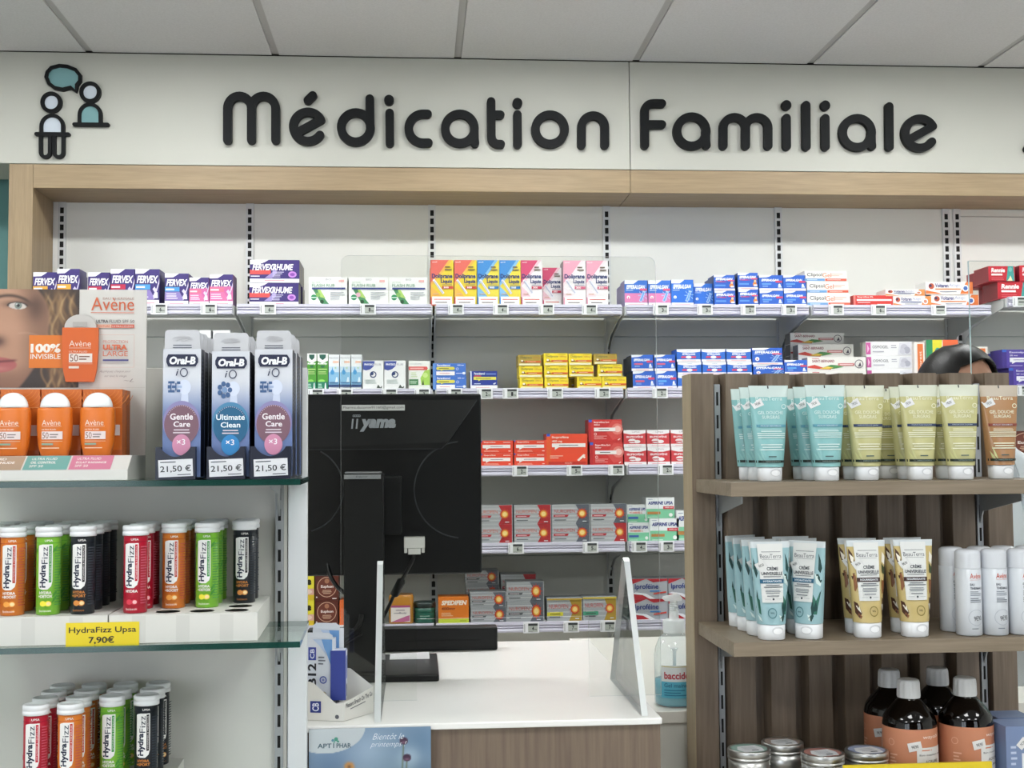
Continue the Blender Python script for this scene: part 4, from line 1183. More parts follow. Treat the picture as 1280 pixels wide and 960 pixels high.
def crm(kind, px, y, label, turn=0.0):
    x = at(px, 780, y).x; t = thing('cream_tube', label, 'tube', (x, y, ZW[1] + 0.0005), turn, 'cream tubes on the middle oak shelf')
    link('tube_body', CRM[kind][0], t); link('cap', CRM[kind][1], t); link('price_sticker', CRM[kind][2], t)


crm('aloe', 964, 1.983, 'foremost pale blue cream tube with aloe leaves, facing straight out', 0.0)
crm('aloe', 950, 2.032, 'second pale blue aloe cream tube, behind the one facing straight out', 0.28)
crm('aloe', 938, 2.084, 'third pale blue aloe cream tube in the file nearest the unit post', 0.38)
crm('aloe', 927, 2.136, 'hindmost pale blue aloe cream tube in the file nearest the unit post', 0.42)
crm('aloe', 1011, 1.985, 'pale blue aloe cream tube turned aside, beside the one facing straight out', -0.8)
crm('aloe', 1000, 2.042, 'pale blue aloe cream tube half hidden in the gap between two front ones', 0.15)
crm('aloe', 990, 2.095, 'hindmost pale blue aloe cream tube behind the turned one', 0.1)
crm('almond', 1084, 1.985, 'yellow almond cream tube at the front, beside the aloe ones', 0.03)
crm('almond', 1073, 2.035, 'yellow almond cream tube behind the one beside the aloe ones', -0.03)
crm('almond', 1143, 1.985, 'yellow almond cream tube at the front, nearer the spray cans', -0.02)
crm('almond', 1130, 2.035, 'yellow almond cream tube behind the one nearer the spray cans', 0.02)


def can_mesh():
    r = 0.0205; m = MB(); m.lathe([(0, 0), (r - 0.002, 0), (r, 0.002), (r, 0.107), (r - 0.0008, 0.1075), (0, 0.1075)], mat('#d3d7dc', 0.3, name='can_white'), 32)
    A = Art(m, 2 * PI * r * .5, 0.107, cyl(r), strips=14, off=0.0003)
    A.text('Avène', .38, .70, .86, .94, '#c9604a', 0.01).rect(.38, .84, .7, .843, '#c9604a').text('EAU', .38, .49, .755, .79, '#4a4f5a', 0.02).text('THERMALE', .38, .72, .70, .735, '#4a4f5a', 0.02)
    A.fine(.38, .68, .60, .68, 3, '#8a919a').fine(.38, .68, .5, .58, 3, '#6a717a').ring(.52, .28, .2, .012, '#b4bac2').fine(.4, .62, .1, .13, 1, '#8a919a')
    A.tilted('9€90', .55, .27, 0.013, 0.008, 0.1, '#3b3f45')
    c = MB(); r2 = r - 0.0004; c.lathe([(r2, 0.1078), (r2, 0.126)] + [(r2 - 0.008 + 0.008 * math.cos(a), 0.132 + 0.0065 * math.sin(a)) for a in np.linspace(0, PI / 2, 6)] + [(0, 0.1395)], mat('#d6d9de', 0.25, name='can_cap'), 32)
    return m.mesh('can_body'), c.mesh('can_cap')


CAN = can_mesh()
for px, y, lb in ((1211.5, 1.985, 'white spray can at the front, beside the yellow cream tubes'), (1244, 1.985, 'white spray can at the front, second from the cream tubes'), (1277, 1.985, 'white spray can at the front, cut by the picture edge'),
                  (1191, 2.035, 'white spray can set back behind the first front can'), (1226, 2.04, 'white spray can set back between the first and second front cans'), (1256, 2.04, 'white spray can set back between the second and third front cans'), (1287, 2.042, 'white spray can set back at the picture edge')):
    t = thing('spray_can', lb, 'spray can', (at(px, 780, y).x, y, ZW[1] + 0.0005), 0.1, 'white spray cans on the middle oak shelf'); link('can_body', CAN[0], t); link('cap', CAN[1], t)


def tin_mesh(h):
    r = 0.0335; m = MB(); m.lathe([(0, 0), (r - 0.002, 0), (r, 0.002), (r, 0.0225), (0, 0.0225)], TIN, 40)
    c = MB(); c.lathe([(r - 0.001, 0.0228), (r + 0.0012, 0.0232), (r + 0.0012, 0.0262), (r + 0.0003, 0.0268), (r + 0.0003, 0.0282), (r + 0.0012, 0.0288), (r + 0.0012, 0.0375), (r, 0.0390), (r - 0.0015, 0.0390), (r - 0.003, 0.0382), (0, 0.0382)], TIN, 40)
    l = MB(); q = r - 0.004; l.face([(q * math.cos(2 * PI * k / 32), q * math.sin(2 * PI * k / 32), 0.0385) for k in range(32)], h)
    s_ = 0.018; l.face([(-s_, -0.026, 0.03865), (s_ * .9, -0.024, 0.03865), (s_ * 1.2, -0.004, 0.03865), (s_, 0.016, 0.03865), (-s_ * .8, 0.014, 0.03865), (-s_ * 1.3, -0.006, 0.03865)], '#cfd0d2')
    l.face([(-.002, -0.018, 0.0388), (.010, -0.018, 0.0388), (.010, -0.013, 0.0388), (-.002, -0.013, 0.0388)], '#55585e')
    for k in range(3):
        l.face([(-.012, -0.008 + k * .006, 0.0388), (.010, -0.008 + k * .006, 0.0388), (.010, -0.006 + k * .006, 0.0388), (-.012, -0.006 + k * .006, 0.0388)], '#9a9ca2')
    return m.mesh('tin_body'), c.mesh('tin_lid'), l.mesh('lid_label')


tins = [(936, 2.035, '#7f9a90', 'green-lidded', 2), (978, 2.075, '#94847a', 'brown-lidded', 2), (1028, 1.995, '#a07068', 'red-lidded', 2), (1083, 2.005, '#8b93ac', 'blue-lidded', 2)]
for px, y, c, nm, n in tins:
    M3 = tin_mesh(c); x = at(px, 930, y).x; p0 = at(px, {936: 930, 978: 927, 1028: 951, 1083: 931}[px], y).z
    for k in range(n):
        zb = ZW[2] + 0.0005 + k * 0.0391
        t = thing('balm_tin', f'{nm} round metal tin, ' + ('on top of its pair' if k else 'underneath its pair, mostly below the picture'), 'tin', (x + 0.003 * (1 - k), y, zb), 0.2 * k, 'round balm tins')
        t.scale = (1, 1, 1); link('tin_body', M3[0], t); link('lid', M3[1], t); link('lid_label', M3[2], t)


def bottle_mesh():
    r = 0.0435; H0 = 0.115; am = mat('#060302', 0.05, name='amber_plastic')
    prof = [(0, 0), (r - 0.004, 0), (r, 0.004), (r, H0)] + [(r - (r - 0.0165) * (k / 8.0) ** 1.15, H0 + 0.004 + 0.036 * (k / 8.0) ** 0.85) for k in range(1, 9)] + [(0.0165, H0 + 0.046), (0, H0 + 0.046)]
    b = MB(); b.lathe(prof, am, 40)
    l = MB(); rl = r + 0.0003; lm = mat('#c78463', 0.5, name='peach_label')
    l.lathe([(rl, 0.008), (rl, H0 - 0.004)], lm, 40)
    A = Art(l, 2 * PI * rl * .5, H0 - 0.012, cyl(rl), z0=0.008, strips=16, off=0.0004)
    A.text('wayabl', .52, .78, .84, .91, '#efe2d6', 0.0, .2); A.ring(.14, .78, .04, .006, '#e6b79c'); A.fine(.12, .22, .3, .62, 6, '#e6b79c')
    A.rect(.44, .02, .86, .72, '#dedcd8').fine(.5, .72, .66, .70, 1, '#cf7c55').text('Bain moussant argile', .47, .83, .585, .62, '#3d3f45').text('AGRUME', .54, .74, .48, .525, '#5a4a44').text('MIEL DOUX', .52, .76, .40, .43, '#22252a', 0.03).fine(.47, .82, .08, .34, 6, '#8a8a8c', True)
    A.tilted('9€90', .42, .74, 0.021, 0.014, R(12), '#3b3f45', 0.0, '#e3e1de')
    c = MB(); n = 48; rr = 0.0185; ring = lambda z, k_, e: [((rr - e + (0.0007 if (i // 2) % 2 else 0) * k_) * math.cos(2 * PI * i / n), (rr - e + (0.0007 if (i // 2) % 2 else 0) * k_) * math.sin(2 * PI * i / n), z) for i in range(n)]
    z0 = H0 + 0.0405; c.loft([ring(z0, 0, 0), ring(z0 + 0.003, 1, 0), ring(z0 + 0.024, 1, 0.0009), ring(z0 + 0.028, 0, 0.0016), ring(z0 + 0.0295, 0, 0.004)], mat('#cfd0d0', 0.4, name='ribbed_cap'), False)
    return b.mesh('amber_bottle'), l.mesh('peach_label'), c.mesh('ribbed_cap')


BOT = bottle_mesh()
for px, y, lb, rz in ((1136.5, 2.03, 'amber bottle with a peach label at the front, beside the blue-lidded tin', 0.05), (1207, 2.035, 'amber bottle with a peach label at the front, beside the blue carton', 0.3),
                      (1112.5, 2.125, 'amber bottle set back behind the front one beside the tins', -0.5), (1173, 2.13, 'amber bottle set back in the gap between the two front ones', 0.2)):
    t = thing('amber_bottle', lb, 'bottle', (at(px, 900, y).x, y, ZW[2] + 0.0005), rz, 'amber bottles on the lowest oak shelf'); link('bottle_body', BOT[0], t); link('label_band', BOT[1], t); link('cap', BOT[2], t)

# pale blue carton and the yellow shelf card
for k, (y, px) in enumerate(((1.985, 1281), (2.052, 1271))):
    m = MB(); w, h = 0.062, at(1262, 908 if k == 0 else 897, y).z - ZW[2] - 0.001; m.box(-w / 2, w / 2, 0, 0.058, 0, h, mat('#7688ac', 0.4, name='carton_blue')); A = Art(m, w, h)
    A.rect(.42, .05, .98, .62, '#dcdce0').text('wayabl', .5, .95, .78, .88, '#e6e9ee', 0, .2).fine(.12, .3, .2, .75, 7, '#b9c4da').tilted('7€50', .44, .76, 0.018, 0.0125, R(48), '#3b3f45', 0, '#e3e1de').text('BAIN', .55, .85, .45, .52, '#3d3f45')
    tag(m.build('soap_carton', None, (at(px, 940, y).x, y, ZW[2] + 0.0005)), ('pale blue carton beside the amber bottles, foremost', 'pale blue carton standing behind the foremost pale blue one')[k], 'carton', 'pale blue cartons on the lowest oak shelf')
a = at(1054, 957, YGS - 0.004); b = at(1240, 957, YGS - 0.004)
m = MB(); m.box(a.x, b.x, YGS - 0.0045, YGS - 0.0005, ZW[2] - 0.01, a.z, '#dfc51e'); tag(m.build('shelf_card'), 'yellow card edge along the front of the lowest oak shelf', 'price card')

# ================================================================== the counters
ZK = at(600, 903, 1.97).z
KX0, KX1 = -0.95, at(828, 900, 1.97).x
ctr = thing('sales_counter', 'white-topped oak sales counter with the black monitor on it', 'counter', (0, 0, 0))
top_m = mat('#f3f2ee', 0.25, name='counter_top_white')
m = MB(); m.box(KX0, KX1, 1.97, 2.80, ZK - 0.010, ZK, top_m); m.build('worktop', ctr, bev=0.002)
m = MB(); m.box(KX0 + 0.002, KX1 - 0.002, 1.978, 2.78, 0.0, ZK - 0.0102, CNT_X); m.build('carcass', ctr)
ZKL = at(845, 889, 2.30).z
led = thing('side_counter', 'lower white side counter carrying the hand gel pump bottle', 'counter', (0, 0, 0))
m = MB(); m.box(KX1 + 0.004, 0.86, 2.30, 3.22, ZKL - 0.022, ZKL, mat('#dcdad2', 0.35, name='side_counter_white')); m.build('worktop', led, bev=0.0015)
m = MB(); m.box(KX1 + 0.006, 0.858, 2.306, 3.21, 0, ZKL - 0.0222, mat('#d3d2ca', 0.5, name='side_counter_front')); m.build('carcass', led)
led2 = thing('side_counter', 'white side counter hidden behind the slatted unit, carrying the far clear screen', 'counter', (0, 0, 0))
m = MB(); m.box(0.868, 2.2, 2.30, 2.46, ZKL - 0.022, ZKL, mat('#dcdad2', 0.35, name='side_counter_white')); m.build('worktop', led2)
m = MB(); m.box(0.87, 2.198, 2.306, 2.45, 0, ZKL - 0.0222, mat('#d3d2ca', 0.5, name='side_counter_front')); m.build('carcass', led2)

# ------------------------------------------------------------------ clear screens
YA = 2.15
sx0, sx1 = at(426, 600, YA).x, at(823, 600, YA).x; sz = at(620, 320, YA).z
nx0, nx1 = at(521, 800, YA).x, at(736, 800, YA).x; nz = at(630, 772, YA).z
scr = thing('clear_screen', 'large clear acrylic screen with a hatch, standing on the white counter', 'screen', (0, 0, 0))
rr = 0.014
out = [(sx0, ZK + 0.001), (nx0, ZK + 0.001), (nx0, nz), (nx1, nz), (nx1, ZK + 0.001), (sx1, ZK + 0.001)] + [(sx1 - rr + rr * math.cos(a), sz - rr + rr * math.sin(a)) for a in np.linspace(0, PI / 2, 6)] + [(sx0 + rr - rr * math.sin(a), sz - rr + rr * math.cos(a)) for a in np.linspace(0, PI / 2, 6)]
m = MB(); n = len(out)
m.face([(x, YA, z) for x, z in out], SHEET)
m.face([(x, YA + 0.004, z) for x, z in out[::-1]], SHEET)
for i in range(n):
    a, b = out[i], out[(i + 1) % n]; m.face([(a[0], YA, a[1]), (b[0], YA, b[1]), (b[0], YA + 0.004, b[1]), (a[0], YA + 0.004, a[1])], SHEETEDGE)
m.build('sheet', scr)
fin_e = mat('#dfe3e2', 0.3, trans=0.25, name='acrylic_fin_edge')
for xb in (at(472, 893, 1.99).x, at(806, 890, 1.985).x):
    tri = [(1.985, ZK + 0.0005), (2.31, ZK + 0.0005), (2.162, ZK + 0.232), (2.150, ZK + 0.237), (2.138, ZK + 0.232)]
    m = MB(); w = 0.005
    m.face([(xb - w, y, z) for y, z in tri[::-1]], FINCLEAR); m.face([(xb + w, y, z) for y, z in tri], FINCLEAR)
    for i in range(len(tri)):
        a, b = tri[i], tri[(i + 1) % len(tri)]; m.face([(xb - w, a[0], a[1]), (xb + w, a[0], a[1]), (xb + w, b[0], b[1]), (xb - w, b[0], b[1])], fin_e)
    m.build('support_fin', scr)
YB2 = 2.42
s2 = thing('clear_screen', 'clear acrylic screen in front of the black-haired person', 'screen', (0, 0, 0))
bx = at(1213, 400, YB2).x; bz = at(1240, 326, YB2).z
m = MB(); m.face([(bx, YB2, ZKL + 0.0005), (bx + 0.62, YB2, ZKL + 0.0005), (bx + 0.62, YB2, bz), (bx, YB2, bz)], SHEET); m.face([(bx, YB2 + 0.006, bz), (bx + 0.62, YB2 + 0.006, bz), (bx + 0.62, YB2 + 0.006, ZKL + 0.0005), (bx, YB2 + 0.006, ZKL + 0.0005)], SHEET)
eb = mat('#c3dbe0', 0.25, trans=0.2, name='acrylic_bright_edge')
for a, b in (((bx, ZKL + 0.0005), (bx, bz)), ((bx, bz), (bx + 0.62, bz)), ((bx + 0.62, bz), (bx + 0.62, ZKL + 0.0005))):
    m.face([(a[0], YB2, a[1]), (b[0], YB2, b[1]), (b[0], YB2 + 0.006, b[1]), (a[0], YB2 + 0.006, a[1])], eb)
m.build('sheet', s2)
for x in (bx + 0.1, bx + 0.5):
    m = MB(); m.prism([(YB2 - 0.09, ZKL + 0.0004), (YB2 - 0.002, ZKL + 0.0004), (YB2 - 0.002, ZKL + 0.12)], fin_e, x - 0.004, x + 0.004, 'x'); m.build('support_fin', s2)

# ------------------------------------------------------------------ monitor seen from behind
YM = 2.42
mx0, mx1 = at(312, 600, YM).x, at(602, 600, YM).x; mz0, mz1 = at(560, 718, YM).z, at(560, 492, YM).z
mon = thing('monitor', 'black computer monitor seen from behind, on a tall stand', 'monitor', (0, 0, 0))
bk = mat('#040506', 0.3, spec=0.35, name='monitor_black'); bk2 = mat('#070809', 0.4, spec=0.35, name='stand_black'); gr_ = mat('#2a2e33', 0.4, name='monitor_ridge')
m = MB(); m.box(mx0, mx1, YM + 0.004, YM + 0.035, mz0, mz1, bk); m.build('housing', mon, bev=0.004)
zr = at(500, 561, YM).z
m = MB(); xr = at(552, 561, YM).x
m.add([(mx0 + 0.01, YM + 0.0035, mz1 - 0.012), (mx1 - 0.008, YM + 0.0035, mz1 - 0.012), (xr + 0.012, YM - 0.004, zr + 0.012), (xr, YM - 0.004, zr), (mx0 + 0.01, YM - 0.004, zr)], [(0, 4, 3, 2, 1)], bk)
m.box(mx0 + 0.01, xr, YM - 0.004, YM + 0.0036, zr - 0.001, zr, gr_)
m.add([(xr, YM - 0.004, zr), (xr + 0.012, YM - 0.004, zr + 0.012), (mx1 - 0.008, YM + 0.0035, mz1 - 0.012), (mx1 - 0.008, YM + 0.0036, mz1 - 0.014), (xr + 0.012, YM + 0.0036, zr + 0.011), (xr, YM + 0.0036, zr - 0.001)], [(0, 5, 4, 1), (1, 4, 3, 2)], gr_)
k = 0
while at(386, 556, YM).x + k * 0.0042 < xr - 0.01:
    x = at(386, 556, YM).x + k * 0.0042; k += 1
    m.box(x, x + 0.0022, YM - 0.0043, YM - 0.0038, zr + 0.0015, zr + 0.006, SLOT)
m.build('rear_cover', mon)
for cx, cy, r_, a0, a1 in ((375, 612, 53, -75, 62), (578, 612, 60, 95, 265)):
    m = MB(); c = at(cx, cy, YM); q = r_ * YM / FPX
    m.tube([(c.x + q * math.cos(R(a)), YM + 0.0036, c.z + q * math.sin(R(a))) for a in np.linspace(a0, a1, 40)], 0.0012, gr_, 6); m.build('embossed_arc', mon)
m = MB(); lm = mat('#8f9499', 0.4, name='monitor_lettering'); a = at(439, 536, YM); b = at(495, 517, YM)
A = Art(m, b.x - a.x, b.z - a.z, lambda x, z, o: (x, YM - 0.0035 - o, z), x0=a.x, z0=a.z)
A.text('ı', 0, .06, 0, .66, lm, 0.05, .2).text('ı', .10, .16, 0, .66, lm, 0.05, .2).text('yama', .19, 1, -.2, .66, lm, 0.06, .2)
for i in range(4):
    A.ring(.06 + .042 * i, .86, .028, .014, lm, 12)
m.build('maker_lettering', mon)
m = MB(); a = at(427.5, 513.5, YM); b = at(506, 506, YM); m.box(a.x, b.x, YM - 0.0032, YM - 0.0022, a.z, b.z, '#c9cac8'); A = Art(m, b.x - a.x, b.z - a.z, lambda x, z, o: (x, YM - 0.0032 - o, z), x0=a.x, z0=a.z); A.text('Pharma.ducorov91160@gmail.com', .02, .98, .2, .82, '#2a2b2d', 0.0)
o = m.build('address_sticker', mon); o['label'] = 'white printed strip'
# stand: two columns, neck, foot
ys0 = 2.355
m = MB(); a, b = at(429.5, 850, ys0), at(479.5, 592, ys0); x1b = at(483, 592, ys0).x
m.box(a.x, b.x, ys0, ys0 + 0.05, ZK + 0.014, b.z, bk2); m.box(a.x + 0.002, b.x - 0.004, ys0 - 0.001, ys0 + 0.045, b.z + 0.0002, b.z + 0.004, mat('#8a8d90', 0.35, 0.6, name='stand_cap_grey')); m.build('column', mon, bev=0.003)
m = MB(); cp = at(430, 599, ys0 - 0.003); cq = at(476, 593, ys0 - 0.003); m.box(cp.x, cq.x, ys0 - 0.003, ys0 + 0.0, cp.z, cq.z, mat('#9a9da0', 0.35, 0.4, name='stand_badge_grey')); A = Art(m, cq.x - cp.x, cq.z - cp.z, lambda x, z, o: (x, ys0 - 0.003 - o, z), x0=cp.x, z0=cp.z); A.text('Ergonor', .32, .66, .25, .75, '#3a3d40', 0, .3); o = m.build('column_badge', mon); o['label'] = 'grey badge on the column top'
m = MB(); c, d = at(480, 668, 2.385), at(502, 595, 2.385); m.box(c.x - 0.03, d.x, 2.375, YM + 0.004, c.z, d.z, bk); m.build('mount_plate', mon, bev=0.002)
fx0, fx1 = at(400, 846, 2.325).x, at(549, 846, 2.325).x
m = MB(); m.box(fx0, fx1, 2.325, 2.57, ZK + 0.0004, ZK + 0.0138, bk2); m.build('foot', mon, bev=0.003)
# plug and leads
m = MB(); a, b = at(505, 685, 2.405), at(531, 671, 2.405); pl = mat('#c9c8c3', 0.5, name='plug_white'); cx = (a.x + b.x) / 2
m.box(a.x, b.x, 2.395, 2.4236, a.z, b.z, pl); m.box(cx - 0.012, cx + 0.012, 2.397, 2.4236, a.z - 0.012, a.z - 0.0001, pl)
for s in (-1, 1):
    m.box(cx + s * 0.0165 - 0.003, cx + s * 0.0165 + 0.003, 2.397, 2.4236, a.z - 0.009, a.z - 0.0001, pl)
o = m.build('white_plug', mon, bev=0.001); o['label'] = 'white video plug'
def lead(pts, r, name='lead'):
    P = [Vector(at(*p)) for p in pts]; sm = []
    for i in range(len(P) - 1):
        p0, p1, p2, p3 = P[max(i - 1, 0)], P[i], P[i + 1], P[min(i + 2, len(P) - 1)]
        for t_ in np.linspace(0, 1, 8, endpoint=False):
            sm.append(0.5 * (2 * p1 + (p2 - p0) * t_ + (2 * p0 - 5 * p1 + 4 * p2 - p3) * t_ ** 2 + (3 * p1 - p0 - 3 * p2 + p3) * t_ ** 3))
    sm.append(P[-1]); m = MB(); m.tube(sm, r, bk2, 8); return m.build(name, mon)
lead([(518, 690, 2.41), (516, 700, 2.412), (508, 715, 2.42), (496, 736, 2.43), (484, 762, 2.44), (468, 790, 2.46), (450, 806, 2.47)], 0.0036, 'video_lead')
m = MB(); p, q = Vector(at(503, 724, 2.425)), Vector(at(492, 745, 2.435)); m.tube([p, p + (q - p) * .1, p + (q - p) * .9, q], [0.005, 0.0085, 0.0085, 0.005], bk2, 12); m.build('ferrite_lump', mon)
lead([(408, 700, 2.43), (412, 718, 2.42), (422, 734, 2.41), (434, 744, 2.40), (446, 760, 2.42)], 0.004, 'power_lead')
lead([(452, 768, 2.335), (449, 780, 2.335), (437, 793, 2.335), (420, 801, 2.335), (404, 804, 2.36)], 0.0042, 'power_lead')
lead([(452, 792, 2.335), (440, 800, 2.34), (428, 806, 2.345), (412, 812, 2.36)], 0.003, 'signal_lead')
m = MB(); a = at(487, 821, 2.50); w = at(537, 821, 2.50).x - a.x
zf = ZK + 0.0142
m.box(a.x, a.x + w, 2.495, 2.54, zf, zf + 0.0008, '#e6e4e6'); m.face([(a.x, 2.495, zf), (a.x + w, 2.495, zf), (a.x + w - 0.001, 2.507, zf + 0.012), (a.x + 0.001, 2.507, zf + 0.010)], '#e6e4e6'); m.face([(a.x + w, 2.4952, zf), (a.x, 2.4952, zf), (a.x + 0.001, 2.5072, zf + 0.010), (a.x + w - 0.001, 2.5072, zf + 0.012)], '#e6e4e6')
tag(m.build('paper_slip'), 'white slip of paper lying on the monitor foot', 'paper')
# cash drawer
yd = 2.68; dx0, dx1 = at(384, 800, yd).x, at(622, 800, yd).x; dz = at(600, 784, yd).z
t = thing('cash_drawer', 'long flat black box with a slot, behind the monitor stand', 'cash drawer', (0, 0, 0))
m = MB(); m.box(dx0, dx1, yd, yd + 0.045, ZK + 0.0004, dz, bk2); m.build('case', t, bev=0.003)
m = MB(); a, b = at(430, 804, yd - 0.001), at(600, 799, yd - 0.001); m.box(a.x, b.x, yd - 0.0008, yd + 0.001, a.z, b.z, SLOT); m.build('slot', t)

# ------------------------------------------------------------------ breath freshener boxes on the counter
tr = thing('counter_tray', 'white cardboard counter tray of breath freshener packs beside the monitor', 'tray', (at(430, 897, 2.0).x, 2.0, ZK + 0.0005), R(0))
cardw = mat('#dcdad3', 0.6, name='tray_card')
TA = R(55)
e1 = Vector((math.cos(TA), math.sin(TA), 0)); e2 = Vector((-math.cos(R(14)), math.sin(R(14)), 0)) # right face runs back, front face runs left
def tl(a, b, z): p = e1 * a + e2 * b; return (p.x, p.y, z)
La, Lb = 0.076, 0.11
m = MB()
m.face([tl(0, 0, 0), tl(0, Lb, 0), tl(0, Lb, 0.075), tl(0, Lb * .45, 0.058), tl(0, 0.012, 0.026), tl(0, 0, 0.028)][::-1], cardw)
m.face([tl(0.0, 0, 0), tl(La, 0, 0), tl(La, 0, 0.042), tl(0, 0, 0.028)], cardw)
m.face([tl(La, 0, 0), tl(La, Lb, 0), tl(La, Lb, 0.075), tl(La, Lb * .35, 0.07), tl(La, 0, 0.042)], cardw)
m.face([tl(0, Lb, 0), tl(La, Lb, 0), tl(La, Lb, 0.075), tl(0, Lb, 0.075)], cardw)
m.face([tl(0, 0, 0.004), tl(La, 0, 0.004), tl(La, Lb, 0.004), tl(0, Lb, 0.004)], cardw)
m.face([tl(0.0, 0, 0.026), tl(La, 0, 0.026), tl(La, 0.018, 0.026), tl(0, 0.018, 0.026)], cardw)
A = Art(m, La, 0.04, lambda x, z, o: tuple(Vector(tl(x, -o, z + x * .13))), x0=0, off=0.0004); A.text('Pleasant Breath On The Go', .06, .96, .46, .64, '#3f4148', 0.01).fine(.2, .8, .32, .40, 1, '#5a5c64')
A = Art(m, Lb, 0.04, lambda x, z, o: tuple(Vector(tl(-o, Lb - x, z))), x0=0, off=0.0004); A.rect(.50, .3, .66, .75, '#2c3a86').text('CB', .53, .63, .36, .68, '#dfe2ee', 0.02, rot=90).disc(.90, .16, .03, '#55575d')
o = m.build('tray_card', tr)
def freshener(w, d, h, art, name, label, a, b, yaw, z=0.0055):
    m = MB(); art(m, w, d, h); p = Vector(tl(a, b, z)) + Vector(tr.location)
    return tag(m.build(name, None, p, yaw), label, 'breath freshener', 'breath freshener packs in the counter tray')
def art_card(m, w, d, h):
    cw = mat('#d6dbe4', 0.4, name='freshener_white'); m.box(-w / 2, w / 2, 0, d, 0, h * .93, cw)
    m.prism([(-w / 2, h * .931), (w / 2, h * .931), (w / 2, h * .97), (w / 2 - 0.006, h), (-w / 2 + 0.006, h), (-w / 2, h * .97)], cw, 0.001, 0.0018, 'y')
    A = Art(m, w, h); A.text('B12', .12, .42, .34, .62, '#20222a', 0.03, rot=90); A.text('C', .12, .42, .16, .32, '#20222a', 0.03, rot=90).rect(.14, .66, .42, .82, '#35459a').text('CB', .20, .36, .68, .80, '#dfe2ee', 0.02, rot=90)
    A.poly([(.55, 1 - .08), (1, .92), (1, .55), (.8, .75)], '#6f9fd6').poly([(.3, .92), (.62, .92), (.8, .72), (.55, .84)], '#b9cbe6'); A.fine(.5, .8, .60, .72, 3, '#6a6f7c'); A.ring(.68, .42, .13, .04, '#4a5aa8').disc(.68, .42, .05, '#8a93c4').disc(.70, .24, .1, '#9a8a62')
def art_blue(m, w, d, h):
    m.box(-w / 2, w / 2, 0, d, 0, h, mat('#2c3b8c', 0.35, name='freshener_blue'))
    m.box(-w / 2 + 0.001, w / 2 - 0.001, 0.001, d - 0.001, h + 0.0001, h + 0.0004, '#cdd2e2'); m.box(w / 2, w / 2 + 0.0004, 0.002, d - 0.001, 0.001, h - 0.001, '#cfd4e2'); m.box(w / 2 + 0.0004, w / 2 + 0.0007, 0.005, d - 0.006, h * .42, h * .88, '#5a6ab4'); m.box(w / 2 + 0.0004, w / 2 + 0.0007, 0.005, d - 0.008, h * .06, h * .30, '#5d6278')
freshener(0.046, 0.02, 0.128, art_card, 'freshener_pack', 'tall white and blue breath freshener pack with upright black lettering', 0.024, 0.058, R(-14))
freshener(0.046, 0.02, 0.140, art_card, 'freshener_pack', 'tall white and blue breath freshener pack half hidden behind the foremost', 0.052, 0.064, R(-18))
freshener(0.024, 0.026, 0.078, art_blue, 'freshener_box', 'small solid blue freshener box in front of the tall white packs', 0.022, 0.024, R(-2), 0.028)

# ------------------------------------------------------------------ poster on the counter front
yp = 1.962; a = at(386, 1010, yp); b = at(538.5, 908, yp); PW, PH = b.x - a.x, b.z - a.z
t = thing('counter_poster', 'blue spring flower poster on the counter front', 'poster', ((a.x + b.x) / 2, yp, a.z))
m = MB(); m.box(-PW / 2, PW / 2, 0, 0.004, 0, PH, '#b9bcc0'); m.build('board', t)
def spring(u, v):
    x = u * 152; y = (1 - v) * 102; c = [np.full_like(u, q / 255.0) for q in (126, 150, 176)]
    for cx, cy, s, q in ((30, 60, 30, (92, 122, 158)), (75, 30, 26, (160, 182, 204)), (110, 70, 34, (120, 146, 160)), (140, 20, 26, (98, 128, 156)), (60, 80, 22, (176, 190, 198)), (125, 40, 14, (170, 190, 206)), (148, 70, 20, (74, 100, 118)), (20, 95, 30, (120, 130, 110))):
        c = blend(c, q, .8 * np.exp(-(((x - cx) / s) ** 2 + ((y - cy) / s) ** 2)))
    for x0, y0 in ((118, 18), (122, 40)):
        c = blend(c, (92, 104, 74), .8 * np.exp(-((x - x0 + .05 * (y - y0)) / 1.0) ** 2) * (y > y0)); d = ((x - x0) / 5.2) ** 2 + ((y - y0) / 5.0) ** 2; c = blend(c, (66, 42, 66), sstep(1.2, .8, d)); c = blend(c, (150, 110, 130), .7 * np.exp(-(((x - x0) / 3.5) ** 2 + ((y - y0 - 2) / 1.6) ** 2)))
    for x0, y0, q in ((50, 50, (206, 140, 70)), (118, 66, (190, 120, 60)), (86, 78, (196, 150, 150))):
        for k in range(7):
            an = 2 * PI * k / 7; c = blend(c, q, .9 * np.exp(-(((x - x0 - 4 * math.cos(an)) / 2.6) ** 2 + ((y - y0 - 4 * math.sin(an)) / 2.6) ** 2)))
        c = blend(c, (120, 80, 40), np.exp(-(((x - x0) / 2.2) ** 2 + ((y - y0) / 2.2) ** 2)))
    c = blend(c, (196, 204, 208), sstep(1.02, .98, ((x - 20) / 50.0) ** 2 + ((y + 2) / 34.0) ** 2))
    return c
paint('printed_picture', PW, PH, 120, 80, spring, t)
m = MB(); A = Art(m, PW, PH, flat, off=0.0006); f = lambda y: 1 - y / 102.0
A.text('APT', .07, .185, f(25), f(19), '#4d6673', 0.02).text('I', .198, .206, f(25), f(19), '#4d6673', 0.02).text('PHAR', .225, .345, f(25), f(19), '#4d6673', 0.02)
A.disc(.222, f(13.5), .016, '#4d9a86').disc(.195, f(15), .011, '#5f8fa0').poly([(.198, f(19)), (.22, f(11)), (.228, f(11.5)), (.206, f(19))], '#4d9a86').disc(.238, f(16.5), .009, '#4d9a86')
